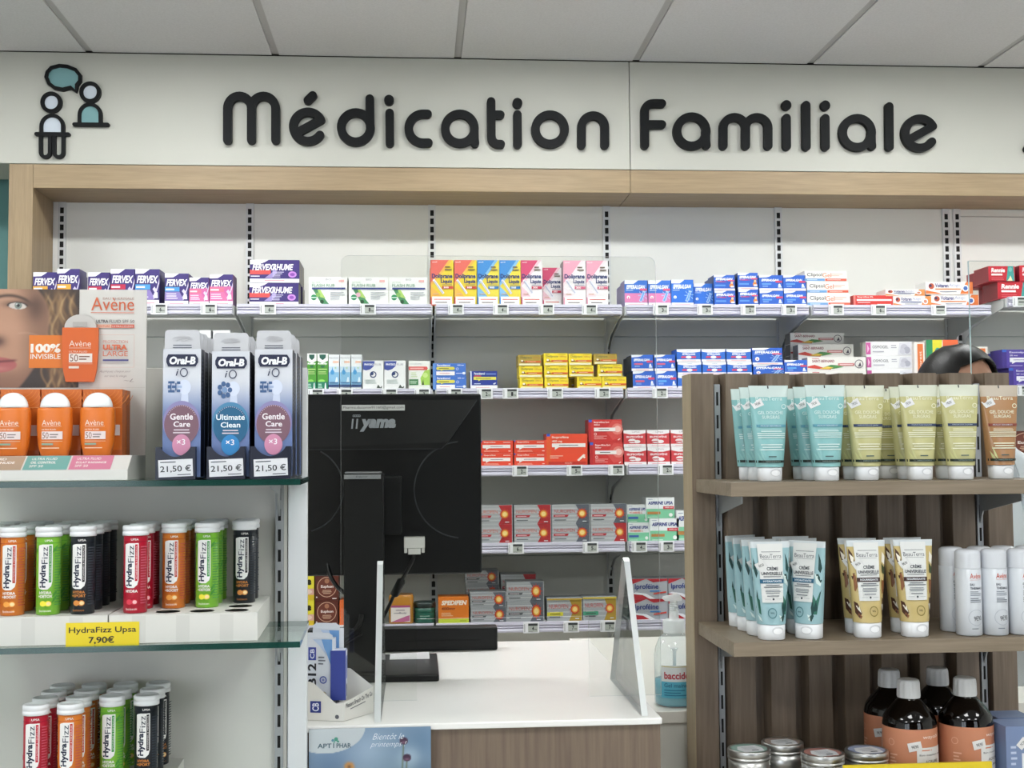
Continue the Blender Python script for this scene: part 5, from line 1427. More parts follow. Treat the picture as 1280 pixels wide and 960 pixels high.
m.build('printed_logo', t); m = MB(); A = Art(m, PW, PH, flat, off=0.0006); A.text('Bientôt le', .52, .78, f(15.5), f(7.5), '#e6ebee', -0.012, .45).text('printemps !', .50, .80, f(27), f(18), '#e6ebee', -0.012, .45)
m.build('printed_handwriting', t)

# ------------------------------------------------------------------ hand gel
yg = 2.36; g = at(845, 876, yg); gz = ZKL + 0.0004
t = thing('gel_pump_bottle', 'clear pump bottle of blue hand gel on the white side counter', 'pump bottle', (at(843.5, 850, yg).x, yg, gz))
kpx = yg / FPX; r = 25.5 * kpx
zt_ = lambda y: at(843, y, yg).z - gz
m = MB(); m.lathe([(0, 0.0006), (r - 0.003, 0.0006), (r, 0.004), (r, zt_(818)), (r - 0.003, zt_(808)), (r * .75, zt_(797)), (r * .52, zt_(792)), (r * .5, zt_(789)), (r * .495, zt_(789))], clear('bottle_clear', '#f8fbfb', 0.8), 36); m.build('bottle_shell', t)
m = MB(); q = r - 0.0015; m.lathe([(0, 0.002), (q - 0.003, 0.002), (q, 0.005), (q, zt_(848)), (0, zt_(848))], mat('#7fd0e4', 0.15, trans=0.25, name='blue_gel'), 36); m.build('blue_gel', t)
m = MB(); w = 2 * PI * r * .5; A = Art(m, w, zt_(828) - zt_(868), cyl(r), z0=zt_(868), strips=16, off=0.0006)
A.rect(.22, .5, .96, 1, '#dfe3e3').rect(.22, .95, .96, .97, '#c9b85a').text('baccide', .27, .66, .58, .80, '#b83a4a', 0.03).rect(.22, 0, .96, .5, '#5bb3cc').text('Gel mains', .27, .62, .33, .45, '#1f5f86', 0.01).fine(.27, .66, .05, .28, 3, '#2f7a9c'); A.ring(.74, .45, .09, .015, '#e6eaea')
m.build('label_band', t)
pw = clear('pump_clear', '#f0f2f2', 0.35); m = MB(); rn = r * .53
m.lathe([(rn, zt_(790)), (rn, zt_(776)), (rn * .82, zt_(774)), (rn * .45, zt_(773)), (rn * .45, zt_(764))], pw, 28); m.lathe([(rn * .4, zt_(790) - 0.03), (0.0035, zt_(790) - 0.035), (0.003, 0.012), (0, 0.012)], pw, 12)
for k in range(5):
    z = zt_(764) + k * 0.004; m.lathe([(rn * .34, z), (rn * .42, z + 0.002), (rn * .34, z + 0.004)], pw, 20)
z = zt_(764) + 0.02; m.loft([[(-0.017 + 0.0, -0.005, z), (0.014, -0.007, z), (0.014, 0.007, z), (-0.017, 0.005, z)], [(-0.022, -0.005, z + 0.004), (0.015, -0.008, z + 0.006), (0.015, 0.008, z + 0.006), (-0.022, 0.005, z + 0.004)], [(-0.02, -0.004, z + 0.008), (0.008, -0.006, z + 0.0135), (0.008, 0.006, z + 0.0135), (-0.02, 0.004, z + 0.008)]], pw, False)
m.build('pump', t)

# ------------------------------------------------------------------ the person behind the far counter
YP = 2.82; hp_ = at(1187, 439, YP); HX, HT = hp_.x, hp_.z
per = thing('person', 'black-haired person in a white coat looking down behind the slatted unit', 'person', (HX, YP, 0), 0.0)
skin = mat('#b98a72', 0.5, name='skin'); hairm = mat('#060505', 0.42, spec=0.3, name='black_hair'); _nt = hairm.node_tree; _tc = _nt.nodes.new('ShaderNodeTexCoord'); _mp = _nt.nodes.new('ShaderNodeMapping'); _mp.inputs['Scale'].default_value = (90, 6, 6); _no = _nt.nodes.new('ShaderNodeTexNoise'); _no.inputs['Scale'].default_value = 6; _bp = _nt.nodes.new('ShaderNodeBump'); _bp.inputs['Strength'].default_value = 0.2; _bp.inputs['Distance'].default_value = 0.004; _nt.links.new(_tc.outputs['Object'], _mp.inputs[0]); _nt.links.new(_mp.outputs[0], _no.inputs[0]); _nt.links.new(_no.outputs[0], _bp.inputs['Height']); _nt.links.new(_bp.outputs[0], _nt.nodes['Principled BSDF'].inputs['Normal']); coat = mat('#dfe5ec', 0.7, name='white_coat'); trou = mat('#2b2f3a', 0.8, name='dark_trousers')


def skinned(name, joints, edges, m_, levels=2):
    me = bpy.data.meshes.new(name); me.from_pydata([j[0] for j in joints], edges, []); me.materials.append(m_)
    o = bpy.data.objects.new(name, me); COL.objects.link(o); o.parent = per
    o.modifiers.new('skin', 'SKIN'); 
    for i, j in enumerate(joints):
        r_ = j[1]; me.skin_vertices[0].data[i].radius = r_ if isinstance(r_, tuple) else (r_, r_); me.skin_vertices[0].data[i].use_root = (i == 0)
    s = o.modifiers.new('sub', 'SUBSURF'); s.levels = levels; s.render_levels = levels
    dg = bpy.context.evaluated_depsgraph_get(); n = bpy.data.meshes.new_from_object(o.evaluated_get(dg)); n.materials.clear(); n.materials.append(m_)
    for p in n.polygons:
        p.use_smooth = True
    o.modifiers.clear(); o.data = n
    return o


S_ = HT / 1.66
V = lambda x, y, z: (x * S_, y * S_, z * S_)
arm = lambda s: [(V(s * .10, 0, 1.37), .055), (V(s * .175, .0, 1.345), .05), (V(s * .215, .02, 1.10), .04), (V(s * .17, -.16, .98), .03), (V(s * .145, -.215, .965), .024)]
fing = lambda s: [(V(s * .135, -.255, .962), .021)] + [(V(s * (.145 - .017 * k) - s * .0, -.29, .955), .0085) for k in range(4)] + [(V(s * (.146 - .018 * k), -.325 + .004 * abs(k - 1.5), .942), .0078) for k in range(4)] + [(V(s * .110, -.24, .955), .010), (V(s * .095, -.265, .945), .0085)]
J = [(V(0, 0.01, .93), (.13, .10)), (V(0, .01, 1.08), (.115, .09)), (V(0, .01, 1.25), (.13, .10)), (V(0, .015, 1.37), (.075, .065)), (V(0, .0, 1.43), (.048, .05)), (V(0, -.015, 1.48), (.05, .052))]
E_ = [(0, 1), (1, 2), (2, 3), (3, 4), (4, 5)]
for s in (-1, 1):
    n = len(J); J += arm(s); E_ += [(2, n), (n, n + 1), (n + 1, n + 2), (n + 2, n + 3), (n + 3, n + 4)]
    n2 = len(J); J += fing(s); E_ += [(n + 4, n2)] + [(n2, n2 + 1 + k) for k in range(4)] + [(n2 + 1 + k, n2 + 5 + k) for k in range(4)] + [(n2, n2 + 9), (n2 + 9, n2 + 10)]
    n = len(J); J += [(V(s * .085, .01, .86), (.085, .09)), (V(s * .09, .0, .48), (.055, .058)), (V(s * .095, .03, .09), (.037, .04)), (V(s * .10, -.04, .045), (.038, .03)), (V(s * .105, -.13, .035), (.035, .022))]; E_ += [(0, n), (n, n + 1), (n + 1, n + 2), (n + 2, n + 3), (n + 3, n + 4)]
body = skinned('body', J, E_, skin)
# head shaped from a ball, joined into the body mesh
hm = bmesh.new(); hm.from_mesh(body.data); hb = bmesh.new(); bmesh.ops.create_uvsphere(hb, u_segments=40, v_segments=28, radius=1.0)
HC = Vector(V(0, -.035, 1.553)); tilt = Matrix.Rotation(R(20), 3, 'Z') @ Matrix.Rotation(R(12), 3, 'X')
def headp(v):
    x, y, z = v; w = .074 * (1 - .16 * max(0, -z) ** 1.5); d = .093; h = .112
    px, py, pz = x * w, y * d, z * h
    if y < 0:
        py += .010 * math.exp(-((z + .05) / .10) ** 2) * math.exp(-((abs(x) - .36) / .16) ** 2)          # eye sockets
        py -= .020 * math.exp(-((z + .28) / .16) ** 2) * math.exp(-(x / .13) ** 2) + .008 * math.exp(-((z + .1) / .15) ** 2) * math.exp(-(x / .09) ** 2)   # nose
        py -= .006 * math.exp(-((z + .56) / .05) ** 2) * math.exp(-(x / .28) ** 2) + .006 * math.exp(-((z + .66) / .05) ** 2) * math.exp(-(x / .22) ** 2)  # lips
        py -= .008 * math.exp(-((z + .88) / .12) ** 2) * math.exp(-(x / .25) ** 2)
    return HC + tilt @ (Vector((px, py, pz)) * S_)
for v in hb.verts:
    v.co = headp(v.co)
tmp = bpy.data.meshes.new('h'); hb.to_mesh(tmp); hm.from_mesh(tmp)
for s in (-1, 1):   # ears
    eb_ = bmesh.new(); bmesh.ops.create_uvsphere(eb_, u_segments=12, v_segments=8, radius=1.0)
    for v in eb_.verts:
        v.co = HC + tilt @ (Vector((s * .074 + v.co.x * .008, .008 + v.co.y * .017, -.012 + v.co.z * .030)) * S_)
    eb_.to_mesh(tmp); hm.from_mesh(tmp)
for f in hm.faces:
    f.smooth = True
hm.to_mesh(body.data); hm.free(); hb.free()
m = MB()
def hair_ring(z, n=48):
    ring = []
    for k in range(n):
        a = 2 * PI * k / n; x, y = math.cos(a), math.sin(a)
        ring.append((x, y))
    return ring
vs = []; nu, nv = 56, 22
for j in range(nv + 1):
    for i in range(nu):
        a = 2 * PI * i / nu; front = max(0, -math.sin(a)); side = abs(math.cos(a))
        low = -1.25 if front < .15 else -1.25 + min(1, (front - .15) / .45) * (1.25 + .80 - .30 * side ** 2)
        zz = 1.0 + (low - 1.0) * (j / nv); th = min(1, max(-1, zz)); rad = math.sqrt(max(0, 1 - th * th)) if zz > 0 else 1.0 - .10 * min(1, -zz)
        part = .06 * math.exp(-((math.cos(a) * rad - .12) / .06) ** 2) * (zz > .2)
        k = 1.20 + .012 * math.sin(i * 3.1) - part
        vs.append(HC + tilt @ (Vector((rad * math.cos(a) * .074 * k, rad * math.sin(a) * .093 * k, max(zz, -1.25) * .112 * 1.10)) * S_))
m.add(vs, [(j * nu + i, (j + 1) * nu + i, (j + 1) * nu + (i + 1) % nu, j * nu + (i + 1) % nu) for j in range(nv) for i in range(nu)], hairm, True); o = m.build('hair', per); o['label'] = 'black hair, parted on top'
sl_ = o.modifiers.new('thick', 'SOLIDIFY'); sl_.thickness = 0.006; sl_.offset = -1
for s in (-1, 1):
    m = MB(); c = HC + tilt @ (Vector((s * .027, -.0705, -.006)) * S_)
    m.lathe([(0, -0.010)] + [(0.011 * math.cos(a), 0.010 * math.sin(a)) for a in np.linspace(-1.2, 1.2, 9)] + [(0, 0.010)], '#e6e2de', 16, tuple(c)); m.lathe([(0, -0.004), (0.0042, 0), (0, 0.004)], '#20140e', 12, (c.x, c.y - 0.0095, c.z)); m.build('eye', per)
    m = MB(); m.tube([tuple(HC + tilt @ (Vector((s * (.013 + .008 * k), -.0885 + .0022 * k * k * .6, .018 + .004 * math.sin(k * .9))) * S_)) for k in range(5)], 0.0026, '#120d0b', 6); m.build('eyebrow', per)
m = MB(); m.tube([tuple(HC + tilt @ (Vector((x, -.0800 + 14 * x * x, -.067)) * S_)) for x in np.linspace(-.024, .024, 9)], [0.002, .0034, .004, .0042, .004, .0042, .004, .0034, .002], '#9a5a52', 8); m.build('lips', per)
cj = [(V(0, 0.01, .80), (.19, .15)), (V(0, .01, .95), (.18, .145)), (V(0, .01, 1.10), (.165, .135)), (V(0, .01, 1.25), (.18, .14)), (V(0, .015, 1.36), (.125, .115)), (V(0, 0.012, 1.42), (.072, .074)), (V(0, 0.01, .60), (.20, .16))]
ce = [(0, 1), (1, 2), (2, 3), (3, 4), (4, 5), (0, 6)]
for s in (-1, 1):
    n = len(cj); cj += [(V(s * .115, 0, 1.362), .088), (V(s * .182, 0, 1.335), .088), (V(s * .205, .01, 1.22), .075), (V(s * .222, .02, 1.10), .068), (V(s * .174, -.155, .982), .056)]; ce += [(3, n), (n, n + 1), (n + 1, n + 2), (n + 2, n + 3), (n + 3, n + 4)]
skinned('white_coat', cj, ce, coat)
for s in (-1, 1):
    skinned('trouser_leg', [(V(s * .085, .01, .84), (.10, .10)), (V(s * .09, .0, .48), (.072, .075)), (V(s * .095, .025, .10), (.055, .058))], [(0, 1), (1, 2)], trou)
    m = MB(); m.loft([[(s * .102 * S_ + .046 * math.cos(a) * k, -.045 + .13 * math.sin(a) * k, z) for a in np.linspace(0, 2 * PI, 20, endpoint=False)] for z, k in ((0.0005, .95), (0.02, 1.0), (0.06, .9), (0.085, .6))], '#d6d6d6'); m.build('shoe', per)

# ================================================================== the medicine boxes on the wall shelves
DES = {}


def dz(name, w, h, base, fn, depth=0.085, side=None):
    """one box design: printed front on a folded carton; w, h in metres"""
    m = MB(); bm_ = mat(base, 0.4)
    m.box(-w / 2, w / 2, 0, depth, 0, h, bm_)
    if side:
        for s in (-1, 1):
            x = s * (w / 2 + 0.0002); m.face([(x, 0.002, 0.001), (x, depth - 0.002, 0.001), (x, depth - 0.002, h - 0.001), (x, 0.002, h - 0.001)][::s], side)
    fn(Art(m, w, h, off=0.0003, step=0.0002))
    return m.mesh('printed_carton'), w, h


PXM = 4.0 / FPX


def fervex(band):
    def f(A):
        A.poly([(0, .87), (0, 1), (.6, 1), (.5, .95), (.34, .88)], '#e9e8ee')
        A.poly([(0, .16), (.55, .16), (.75, .28), (.9, .5), (1, .75), (1, .62), (.9, .40), (.78, .16)], '#d6cfe6'); A.rect(0, .44, .62, .58, band); A.poly([(0, .16), (0, .43), (.62, .43), (.72, .3), (.78, .16)], '#8d7cba' if band != '#e3708f' else '#d873a4')
        A.text('FERVEX', .06, .95, .61, .82, '#f2f1f6', 0.035, .25); A.rect(.04, .48, .4, .53, '#f1eaf0'); A.fine(.06, .55, .2, .4, 3, '#e3def0'); A.poly([(.72, .45), (.8, .52), (.92, .4), (.84, .33)], '#cfc8e6').poly([(.8, .2), (.95, .2), (.93, .36), (.82, .36)], '#e6e3f2')
        A.rect(0, 0, 1, .15, '#e8e2e6').rect(.2, .05, .8, .08, '#d79aa8')
    return f


def rhume(A):
    A.poly([(0, .8), (0, 1), (.38, 1), (.3, .9), (.2, .82)], '#e9e8ee').rect(0, .36, .42, .56, '#d2504e'); A.poly([(.0, .2), (.3, .2), (.45, .45), (.5, .7), (.55, .45), (.45, .2)], '#9d8fc8')
    A.text('FERVEXRHUME', .05, .88, .54, .82, '#f2f1f6', 0.035, .25).fine(.46, .7, .22, .5, 4, '#cfc8e6').disc(.86, .36, .085, '#c58ad8', ry=.14).disc(.86, .36, .05, '#8d4fb0', ry=.07).rect(.02, .26, .2, .3, '#e6e3f2')
    A.rect(0, 0, 1, .17, '#e8e6ea').rect(.3, .07, .7, .11, '#d79aa8')


def flash(alt):
    def f(A):
        A.poly([(.08, .62), (.2, .62), (.56, 0), (.36, 0)], '#4a8a5c').poly([(.22, .58), (.3, .55), (.44, .25), (.3, .3)], '#a8c86a').disc(.34, .14, .05, '#1f4a2c').disc(.24, .38, .06, '#d9a8b8' if alt else '#7fae5c').disc(.13, .29, .075, '#2f8a5a').rect(.06, .27, .2, .3, '#d9eae0')
        A.text('FLASH RUB', .08, .68, .66, .76, '#7aa487', 0.01); A.text('BIO', .44, .58, .88, .95, '#9a9aa2').rect(.08, .57, .95, .63, '#3c4686').rect(.78, .82, .92, .9, '#e7b3ae'); A.fine(.56, .95, .2, .5, 4, '#b3b7bb'); A.text('ACTIVE', .08, .3, .78, .84, '#a9c2a9')
    return f


def liquiz(top, bot, band):
    def f(A):
        A.poly([(0, 1), (.8, 1), (.42, .74), (0, .50)], top); A.poly([(0, .50), (.42, .74), (.8, 1), (.95, 1), (.5, .70), (0, .42)], bot); A.poly([(0, .44), (.3, .3), (.62, .1), (.4, .0), (0, 0)], bot); A.poly([(0, .2), (.3, .1), (.2, 0), (0, 0)], top)
        A.text('Doliprane', .05, .95, .575, .70, '#22336b', 0.035).text('Liquiz', .44, .95, .475, .575, '#22336b', 0.035); A.rect(.5, .455, .95, .463, '#26386f')
        A.poly([(.08, .56), (.16, .585), (.6, .28), (.52, .25)], '#dfe0ea').poly([(.12, .54), (.16, .555), (.54, .29), (.5, .275)], '#b4b8cc'); A.rect(.5, .37, .98, .43, band).text('500' if band == '#2f6fae' else '300', .56, .78, .38, .42, '#f1ecec', 0.02)
        A.fine(.62, .93, .76, .88, 2, '#6a5a4a').text('sanofi', .06, .28, .94, .97, '#f1ecec'); A.fine(.1, .4, .24, .28, 1, '#c9a88a').fine(.66, .94, .16, .22, 1, '#8a6a4a')
        A.rect(.06, .03, .93, .2, '#eceaea').rect(.14, .13, .86, .15, '#d96a5a').fine(.2, .8, .05, .1, 1, '#7a7470')
    return f


def effer(main, low, vit=False, pink='#d9587f'):
    def f(A):
        A.poly([(0, .86), (0, 1), (.6, 1), (.45, .9), (.38, .86)], '#eceef2')
        A.text('EFFERALGAN', .08, .9, .66, .82, '#eef2f8', 0.045, .2)
        if low:
            A.rect(0, .14, 1, .50, low)
        A.fine(.06, .5, .58, .64, 1, '#b9cdec')
        if vit:
            A.text('VITAMINÉ C', .1, .6, .53, .63, '#c23a6a', 0.04); A.rect(.06, .28, .55, .38, '#5f95dc').disc(.84, .32, .1, '#e08a3a').disc(.86, .5, .06, '#e9c9a0').rect(.8, .2, .96, .3, '#e9e9ee')
        else:
            A.poly([(.62, .2), (.74, .16), (.92, .56), (.82, .60)], '#b6d0ef').poly([(.66, .22), (.73, .2), (.87, .52), (.82, .55)], '#5f9ade')
            for k in range(8):
                a = 2 * PI * k / 8; A.poly([(.8, .42), (.8 + .22 * math.cos(a), .42 + .22 * math.sin(a)), (.8 + .2 * math.cos(a + .16), .42 + .2 * math.sin(a + .16))], '#9cc3ee'); A.off -= A.step
            A.off += A.step; A.disc(.16, .34, .07, '#eceef2').rect(.14, .28, .18, .36, pink)
        A.rect(.66, .60, .97, .68, pink if main != 'b' else '#3f7fd0')
        A.rect(0, 0, 1, .13, '#eceaec').rect(.15, .04, .85, .08, '#e2a8b2')
    return f


def efftab(band):
    def f(A):
        A.poly([(0, .84), (0, 1), (.55, 1), (.42, .9), (.3, .86)], '#eceef2').text('EFFERALGAN', .1, .84, .60, .76, '#eef2f8', 0.045, .2).rect(.70, .52, .98, .64, '#d2476a').rect(.12, .38, .52, .48, band).disc(.86, .32, .05, '#e9ecf2', ry=.13).poly([(.78, .2), (.96, .2), (.93, .3), (.83, .3)], '#c9daf0').fine(.14, .5, .24, .34, 2, '#9cc3ee').rect(0, 0, 1, .15, '#eceaec').rect(.2, .05, .8, .09, '#e2a8b2')
    return f


def effcap(A):
    A.poly([(0, .8), (0, 1), (1, 1), (1, .8), (.7, .72), (.3, .72)], '#eceef2').text('UPSA', .4, .62, .82, .9, '#9aa4b8', 0, .2).text('EFFERALGAN', .24, .78, .52, .68, '#e9eef6', 0.04).poly([(.18, .3), (.8, .3), (.82, .44), (.2, .44)], '#d2476a').disc(.5, .36, .12, '#eceef2', ry=.12).rect(0, 0, 1, .18, '#eceaec').rect(.2, .06, .8, .1, '#e2a8b2')


def cliptol(A):
    A.text('Cliptol', .06, .42, .42, .82, '#33363f', 0.01).text('Gel', .43, .64, .42, .82, '#d98a6a', 0.01).rect(.0, .08, .48, .30, '#6f9fd0').rect(.49, .08, 1, .30, '#d9634a').fine(.64, .94, .5, .78, 2, '#e2b4a4').fine(.06, .4, .14, .24, 1, '#dfe6ee').fine(.54, .94, .14, .24, 1, '#f1dcd4')


def ibugel(A):
    A.rect(0, .0, .05, 1, '#e07a72').text('Ibuprofène 5%', .1, .5, .76, .92, '#f2dcd8', 0.02).rect(.08, .50, .97, .66, '#ece4e2').fine(.1, .5, .3, .42, 1, '#f2dcd8').rect(.6, .14, .95, .22, '#f2dcd8').rect(.1, .1, .3, .2, '#a82a22')


def voltaren(c, line):
    def f(A):
        A.poly([(0, 0), (0, .34), (.2, .2), (.42, 0)], c).poly([(.72, 0), (.78, .5), (.86, 1), (1, 1), (1, 0)], c).disc(.12, .66, .06, '#b4543a').disc(.10, .7, .03, '#3b2b4a').text('Voltaren', .2, .48, .56, .88, '#36387a', 0.02).text('Actigo', .5, .72, .56, .88, '#8a93b8', -0.005).rect(.2, .40, .74, .48, line).fine(.3, .7, .18, .32, 1, '#8a8f9a').disc(.84, .5, .07, '#e9ecf2').disc(.84, .5, .045, '#3f5fa0' if c == '#d9743a' else '#c9866a').rect(0, 0, 1, .06, '#e9d9cf')
    return f


def rennie(A):
    A.poly([(.66, 0), (.74, 1), (.94, 1), (.98, 0)], '#3f9a94').text('Rennie', .1, .62, .60, .88, '#f2e6e6', 0.05, .1).rect(.1, .40, .52, .52, '#efe2e2').poly([(.7, .06), (.9, .06), (.86, .24), (.82, .40), (.78, .24)], '#e6dcb0').disc(.82, .78, .07, '#6fb4ae').fine(.1, .6, .1, .3, 2, '#d9606a').rect(0, 0, 1, .06, '#8c1626')


def vicks(A):
    A.rect(0, .80, 1, 1, '#eef0ec').poly([(.2, .97), (.8, .97), (.78, .88), (.5, .81), (.22, .88)], '#24584a').poly([(0, .80), (.5, .72), (1, .80), (1, .82), (0, .82)], '#eef0ec').text('Ready', .05, .95, .685, .745, '#eef0ec', 0.05).disc(.5, .64, .2, '#2f6b4a', ry=.03).rect(.1, .55, .9, .58, '#b9dc8a').fine(.1, .9, .42, .52, 2, '#b9dc8a').disc(.4, .24, .3, '#86c85a', ry=.05).rect(0, 0, 1, .22, '#1f7a5c').fine(.1, .6, .05, .18, 3, '#bfe0d0').poly([(.66, 0), (.72, .18), (.8, .2), (.86, 0)], '#e9eeec')


def neurex(A):
    A.rect(.0, .12, 1, .5, '#86b8d8').rect(0, .5, 1, .66, '#c3d8e6').text('Neurexone', .06, .94, .89, .93, '#6a6f80').rect(.4, .76, .94, .82, '#e9bfa8').disc(.36, .5, .18, '#4a9ad2', ry=.07).poly([(.3, .56), (.42, .56), (.36, .66)], '#4a9ad2').disc(.66, .62, .08, '#b4d0a4').poly([(.6, .2), (.72, .36), (.84, .36), (.9, .2)], '#d9e9f2').rect(0, .08, 1, .15, '#27406e').rect(.05, .19, .95, .22, '#3f6f9a')


def physio(A):
    A.poly([(0, .70), (0, .98), (.58, .98), (.52, .80), (.36, .70), (.16, .66)], '#3f4f9a').text('PHYSIO', .08, .52, .83, .90, '#e9ebf2', 0.03).text('RUB', .58, .88, .83, .90, '#9a9ca6').ring(.5, .52, .16, .05, '#2b3f6e').disc(.44, .55, .08, '#2b3f6e').fine(.12, .7, .20, .36, 3, '#a9b8b4').poly([(.66, .06), (.74, .18), (.84, .08), (.94, .14), (.9, .05)], '#3f4a44')


def respi(A):
    A.text('Neubiane', .06, .6, .87, .93, '#b4b8bc').poly([(.0, .68), (.86, .68), (.9, .74), (.86, .80), (0, .80)], '#d2504e').rect(.06, .72, .7, .76, '#e9b4b0').poly([(.55, .4), (.75, .66), (1, .70), (1, .16), (.6, .16)], '#a4cf5a').disc(.78, .5, .12, '#c6e08a').fine(.1, .5, .42, .62, 3, '#c9d9a8').rect(.02, .16, .45, .36, '#3f7a4a').fine(.06, .4, .2, .32, 2, '#c9e0c9').poly([(.62, .16), (.68, .36), (.72, .16)], '#3a4a30')


def parac(A):
    A.rect(0, 0, .08, 1, '#5f8fd8').text('Paracétamol', .12, .52, .77, .92, '#e6ecf6', 0.03).poly([(.12, .48), (.62, .48), (.66, .54), (.66, .66), (.62, .72), (.12, .72), (.1, .6)], '#dfd858').poly([(.24, .48), (.32, .48), (.24, .40)], '#dfd858').fine(.18, .58, .54, .66, 1, '#5a6a3a').rect(.1, .06, .66, .36, '#eceaea').fine(.2, .56, .16, .26, 1, '#d98a8a').text('500 mg', .74, .94, .78, .9, '#e6ecf6', 0.02).disc(.94, .22, .05, '#e6ecf6', ry=.1).fine(.7, .9, .16, .28, 1, '#cfdcf2').ring(.74, .56, .04, .012, '#cfdcf2')


def parac2(A):
    A.rect(0, 0, .05, 1, '#d9dff0').text('Paracétamol', .14, .54, .80, .93, '#e6ecf6', 0.03).rect(.58, .80, .95, .88, '#6f86c8').rect(.14, .70, .4, .76, '#c94a5a').rect(.12, .52, .96, .68, '#dfd858').fine(.2, .86, .56, .64, 1, '#5a6a3a').poly([(.3, .52), (.38, .52), (.3, .44)], '#dfd858').fine(.14, .5, .26, .36, 1, '#cfdcf2').poly([(.84, .3), (.92, .36), (.96, .34), (.88, .26)], '#e6ecf6').rect(.0, .0, 1, .22, '#eceaea').fine(.2, .8, .08, .14, 1, '#d98a8a')


def doli(A):
    A.text('Doliprane', .1, .6, .62, .84, '#3f4f3f', 0.005).text('1000mg', .66, .94, .64, .80, '#b8763a', 0.01).poly([(.28, .30), (1, .30), (1, .46), (.32, .46)], '#d2602a').fine(.4, .9, .34, .42, 1, '#f0d8b0').poly([(.1, .36), (.2, .56), (.26, .42), (.3, .3), (.22, .34), (.16, .3)], '#7a3a2a').disc(.17, .46, .05, '#e9e0c8', ry=.08).rect(.08, .90, .24, .94, '#8a7a20').rect(.62, .9, .92, .93, '#8a7a20').rect(.04, .05, .96, .22, '#e6dfb8')


def bernard(A):
    A.text('SAINT-BERNARD', .08, .46, .60, .80, '#8c4a52', 0.03).rect(.08, .86, .2, .92, '#c98a8a').poly([(0, .30), (.12, .42), (.26, .22), (.4, .12), (.4, .05), (.2, .10), (0, .2)], '#c9463a').poly([(.26, .2), (.4, .42), (.52, .38), (.62, .26), (.44, .12), (.34, .12)], '#4a8a4a').poly([(.2, .14), (.34, .3), (.44, .2), (.36, .08)], '#d9b84a').rect(.52, .34, .8, .54, '#c27a78').fine(.55, .78, .39, .5, 1, '#ecd9d9').ring(.88, .48, .075, .012, '#5a5460').poly([(.86, .3), (.9, .62), (.92, .3)], '#5a5460')


def osmo(A):
    A.rect(0, .1, .1, .92, '#c45a9a').poly([(.03, .8), (.07, .5), (.03, .2)], '#e6b8d4').text('OSMOGEL', .14, .48, .52, .72, '#5f5f68', 0.0).fine(.54, .66, .5, .8, 2, '#a9a9b2').poly([(.68, .06), (.72, .9), (.98, .96), (.98, .06)], '#d4d4da').disc(.82, .55, .08, '#bcbcc6').disc(.88, .4, .07, '#a9a9b6').disc(.78, .32, .06, '#c3c3cc').fine(.14, .5, .2, .4, 1, '#b4b4bc')


def ibuor(A):
    A.text('Ibuprofène', .1, .46, .78, .92, '#f3dcd2', 0.02).fine(.7, .94, .8, .9, 1, '#f3dcd2').poly([(.06, .40), (.92, .40), (.92, .66), (.06, .66)], '#ece6e2').poly([(.16, .40), (.26, .40), (.16, .26)], '#ece6e2').fine(.3, .74, .48, .58, 1, '#6a5a5a').rect(.0, .86, .04, 1, '#3a5ac0').fine(.1, .6, .1, .24, 2, '#f0b8a4').rect(.86, .14, .93, .2, '#f3dcd2')


def ibubig(A):
    A.rect(0, .0, .1, 1, '#dd5a2a').rect(.0, .92, .09, 1, '#3a5ac0').text('Ibuprofène', .13, .54, .84, .93, '#f3dcd2', 0.02).text('400 mg', .13, .38, .72, .80, '#f3dcd2', 0.03).rect(.13, .58, .95, .70, '#ece6e2').poly([(.2, .58), (.3, .58), (.2, .5)], '#ece6e2').fine(.3, .84, .62, .67, 1, '#4a4a4a').poly([(.74, .17), (.90, .36), (.95, .33), (.79, .14)], '#f0e2d6').disc(.92, .26, .025, '#f0e2d6').fine(.08, .4, .22, .34, 2, '#f0b8a4').rect(.04, .04, .97, .13, '#c0301e').text('ADULTES', .44, .62, .06, .11, '#f0b8a4')


def ibufort(A):
    A.poly([(.5, .5), (.72, .96), (.98, .92), (.98, .2), (.72, .1)], '#cf4a44').disc(.86, .58, .17, '#dc7a70').disc(.87, .58, .10, '#edb9b0').rect(0, 0, .08, 1, '#b3262a').rect(0, .88, .1, 1, '#3a5ac0').text('Ibuprofène fort', .16, .62, .82, .92, '#f3dcd8', 0.02).text('400mg', .16, .34, .72, .80, '#f3dcd8', 0.02).rect(.16, .48, .8, .64, '#ece6e2').fine(.3, .66, .53, .6, 1, '#4a4a4a').fine(.16, .6, .12, .3, 3, '#e09a94').ring(.2, .36, .04, .012, '#f3dcd8').poly([(.86, .1), (.92, .16), (.95, .14), (.89, .08)], '#f3dcd8')


def upsared(A):
    A.poly([(0, .82), (0, 1), (1, 1), (1, .82), (.7, .74), (.3, .74)], '#ece9ea').text('UPSA', .38, .72, .84, .92, '#9a8a90', 0, .2).text('IBUPROFÈNE', .12, .88, .54, .68, '#f0dada', 0.04).disc(.38, .36, .18, '#ece6e6', ry=.13).disc(.6, .32, .15, '#ece6e6', ry=.1).rect(.2, .3, .5, .36, '#c0202c').rect(0, 0, 1, .18, '#ece6e6').rect(.2, .06, .8, .1, '#e2a8b2')


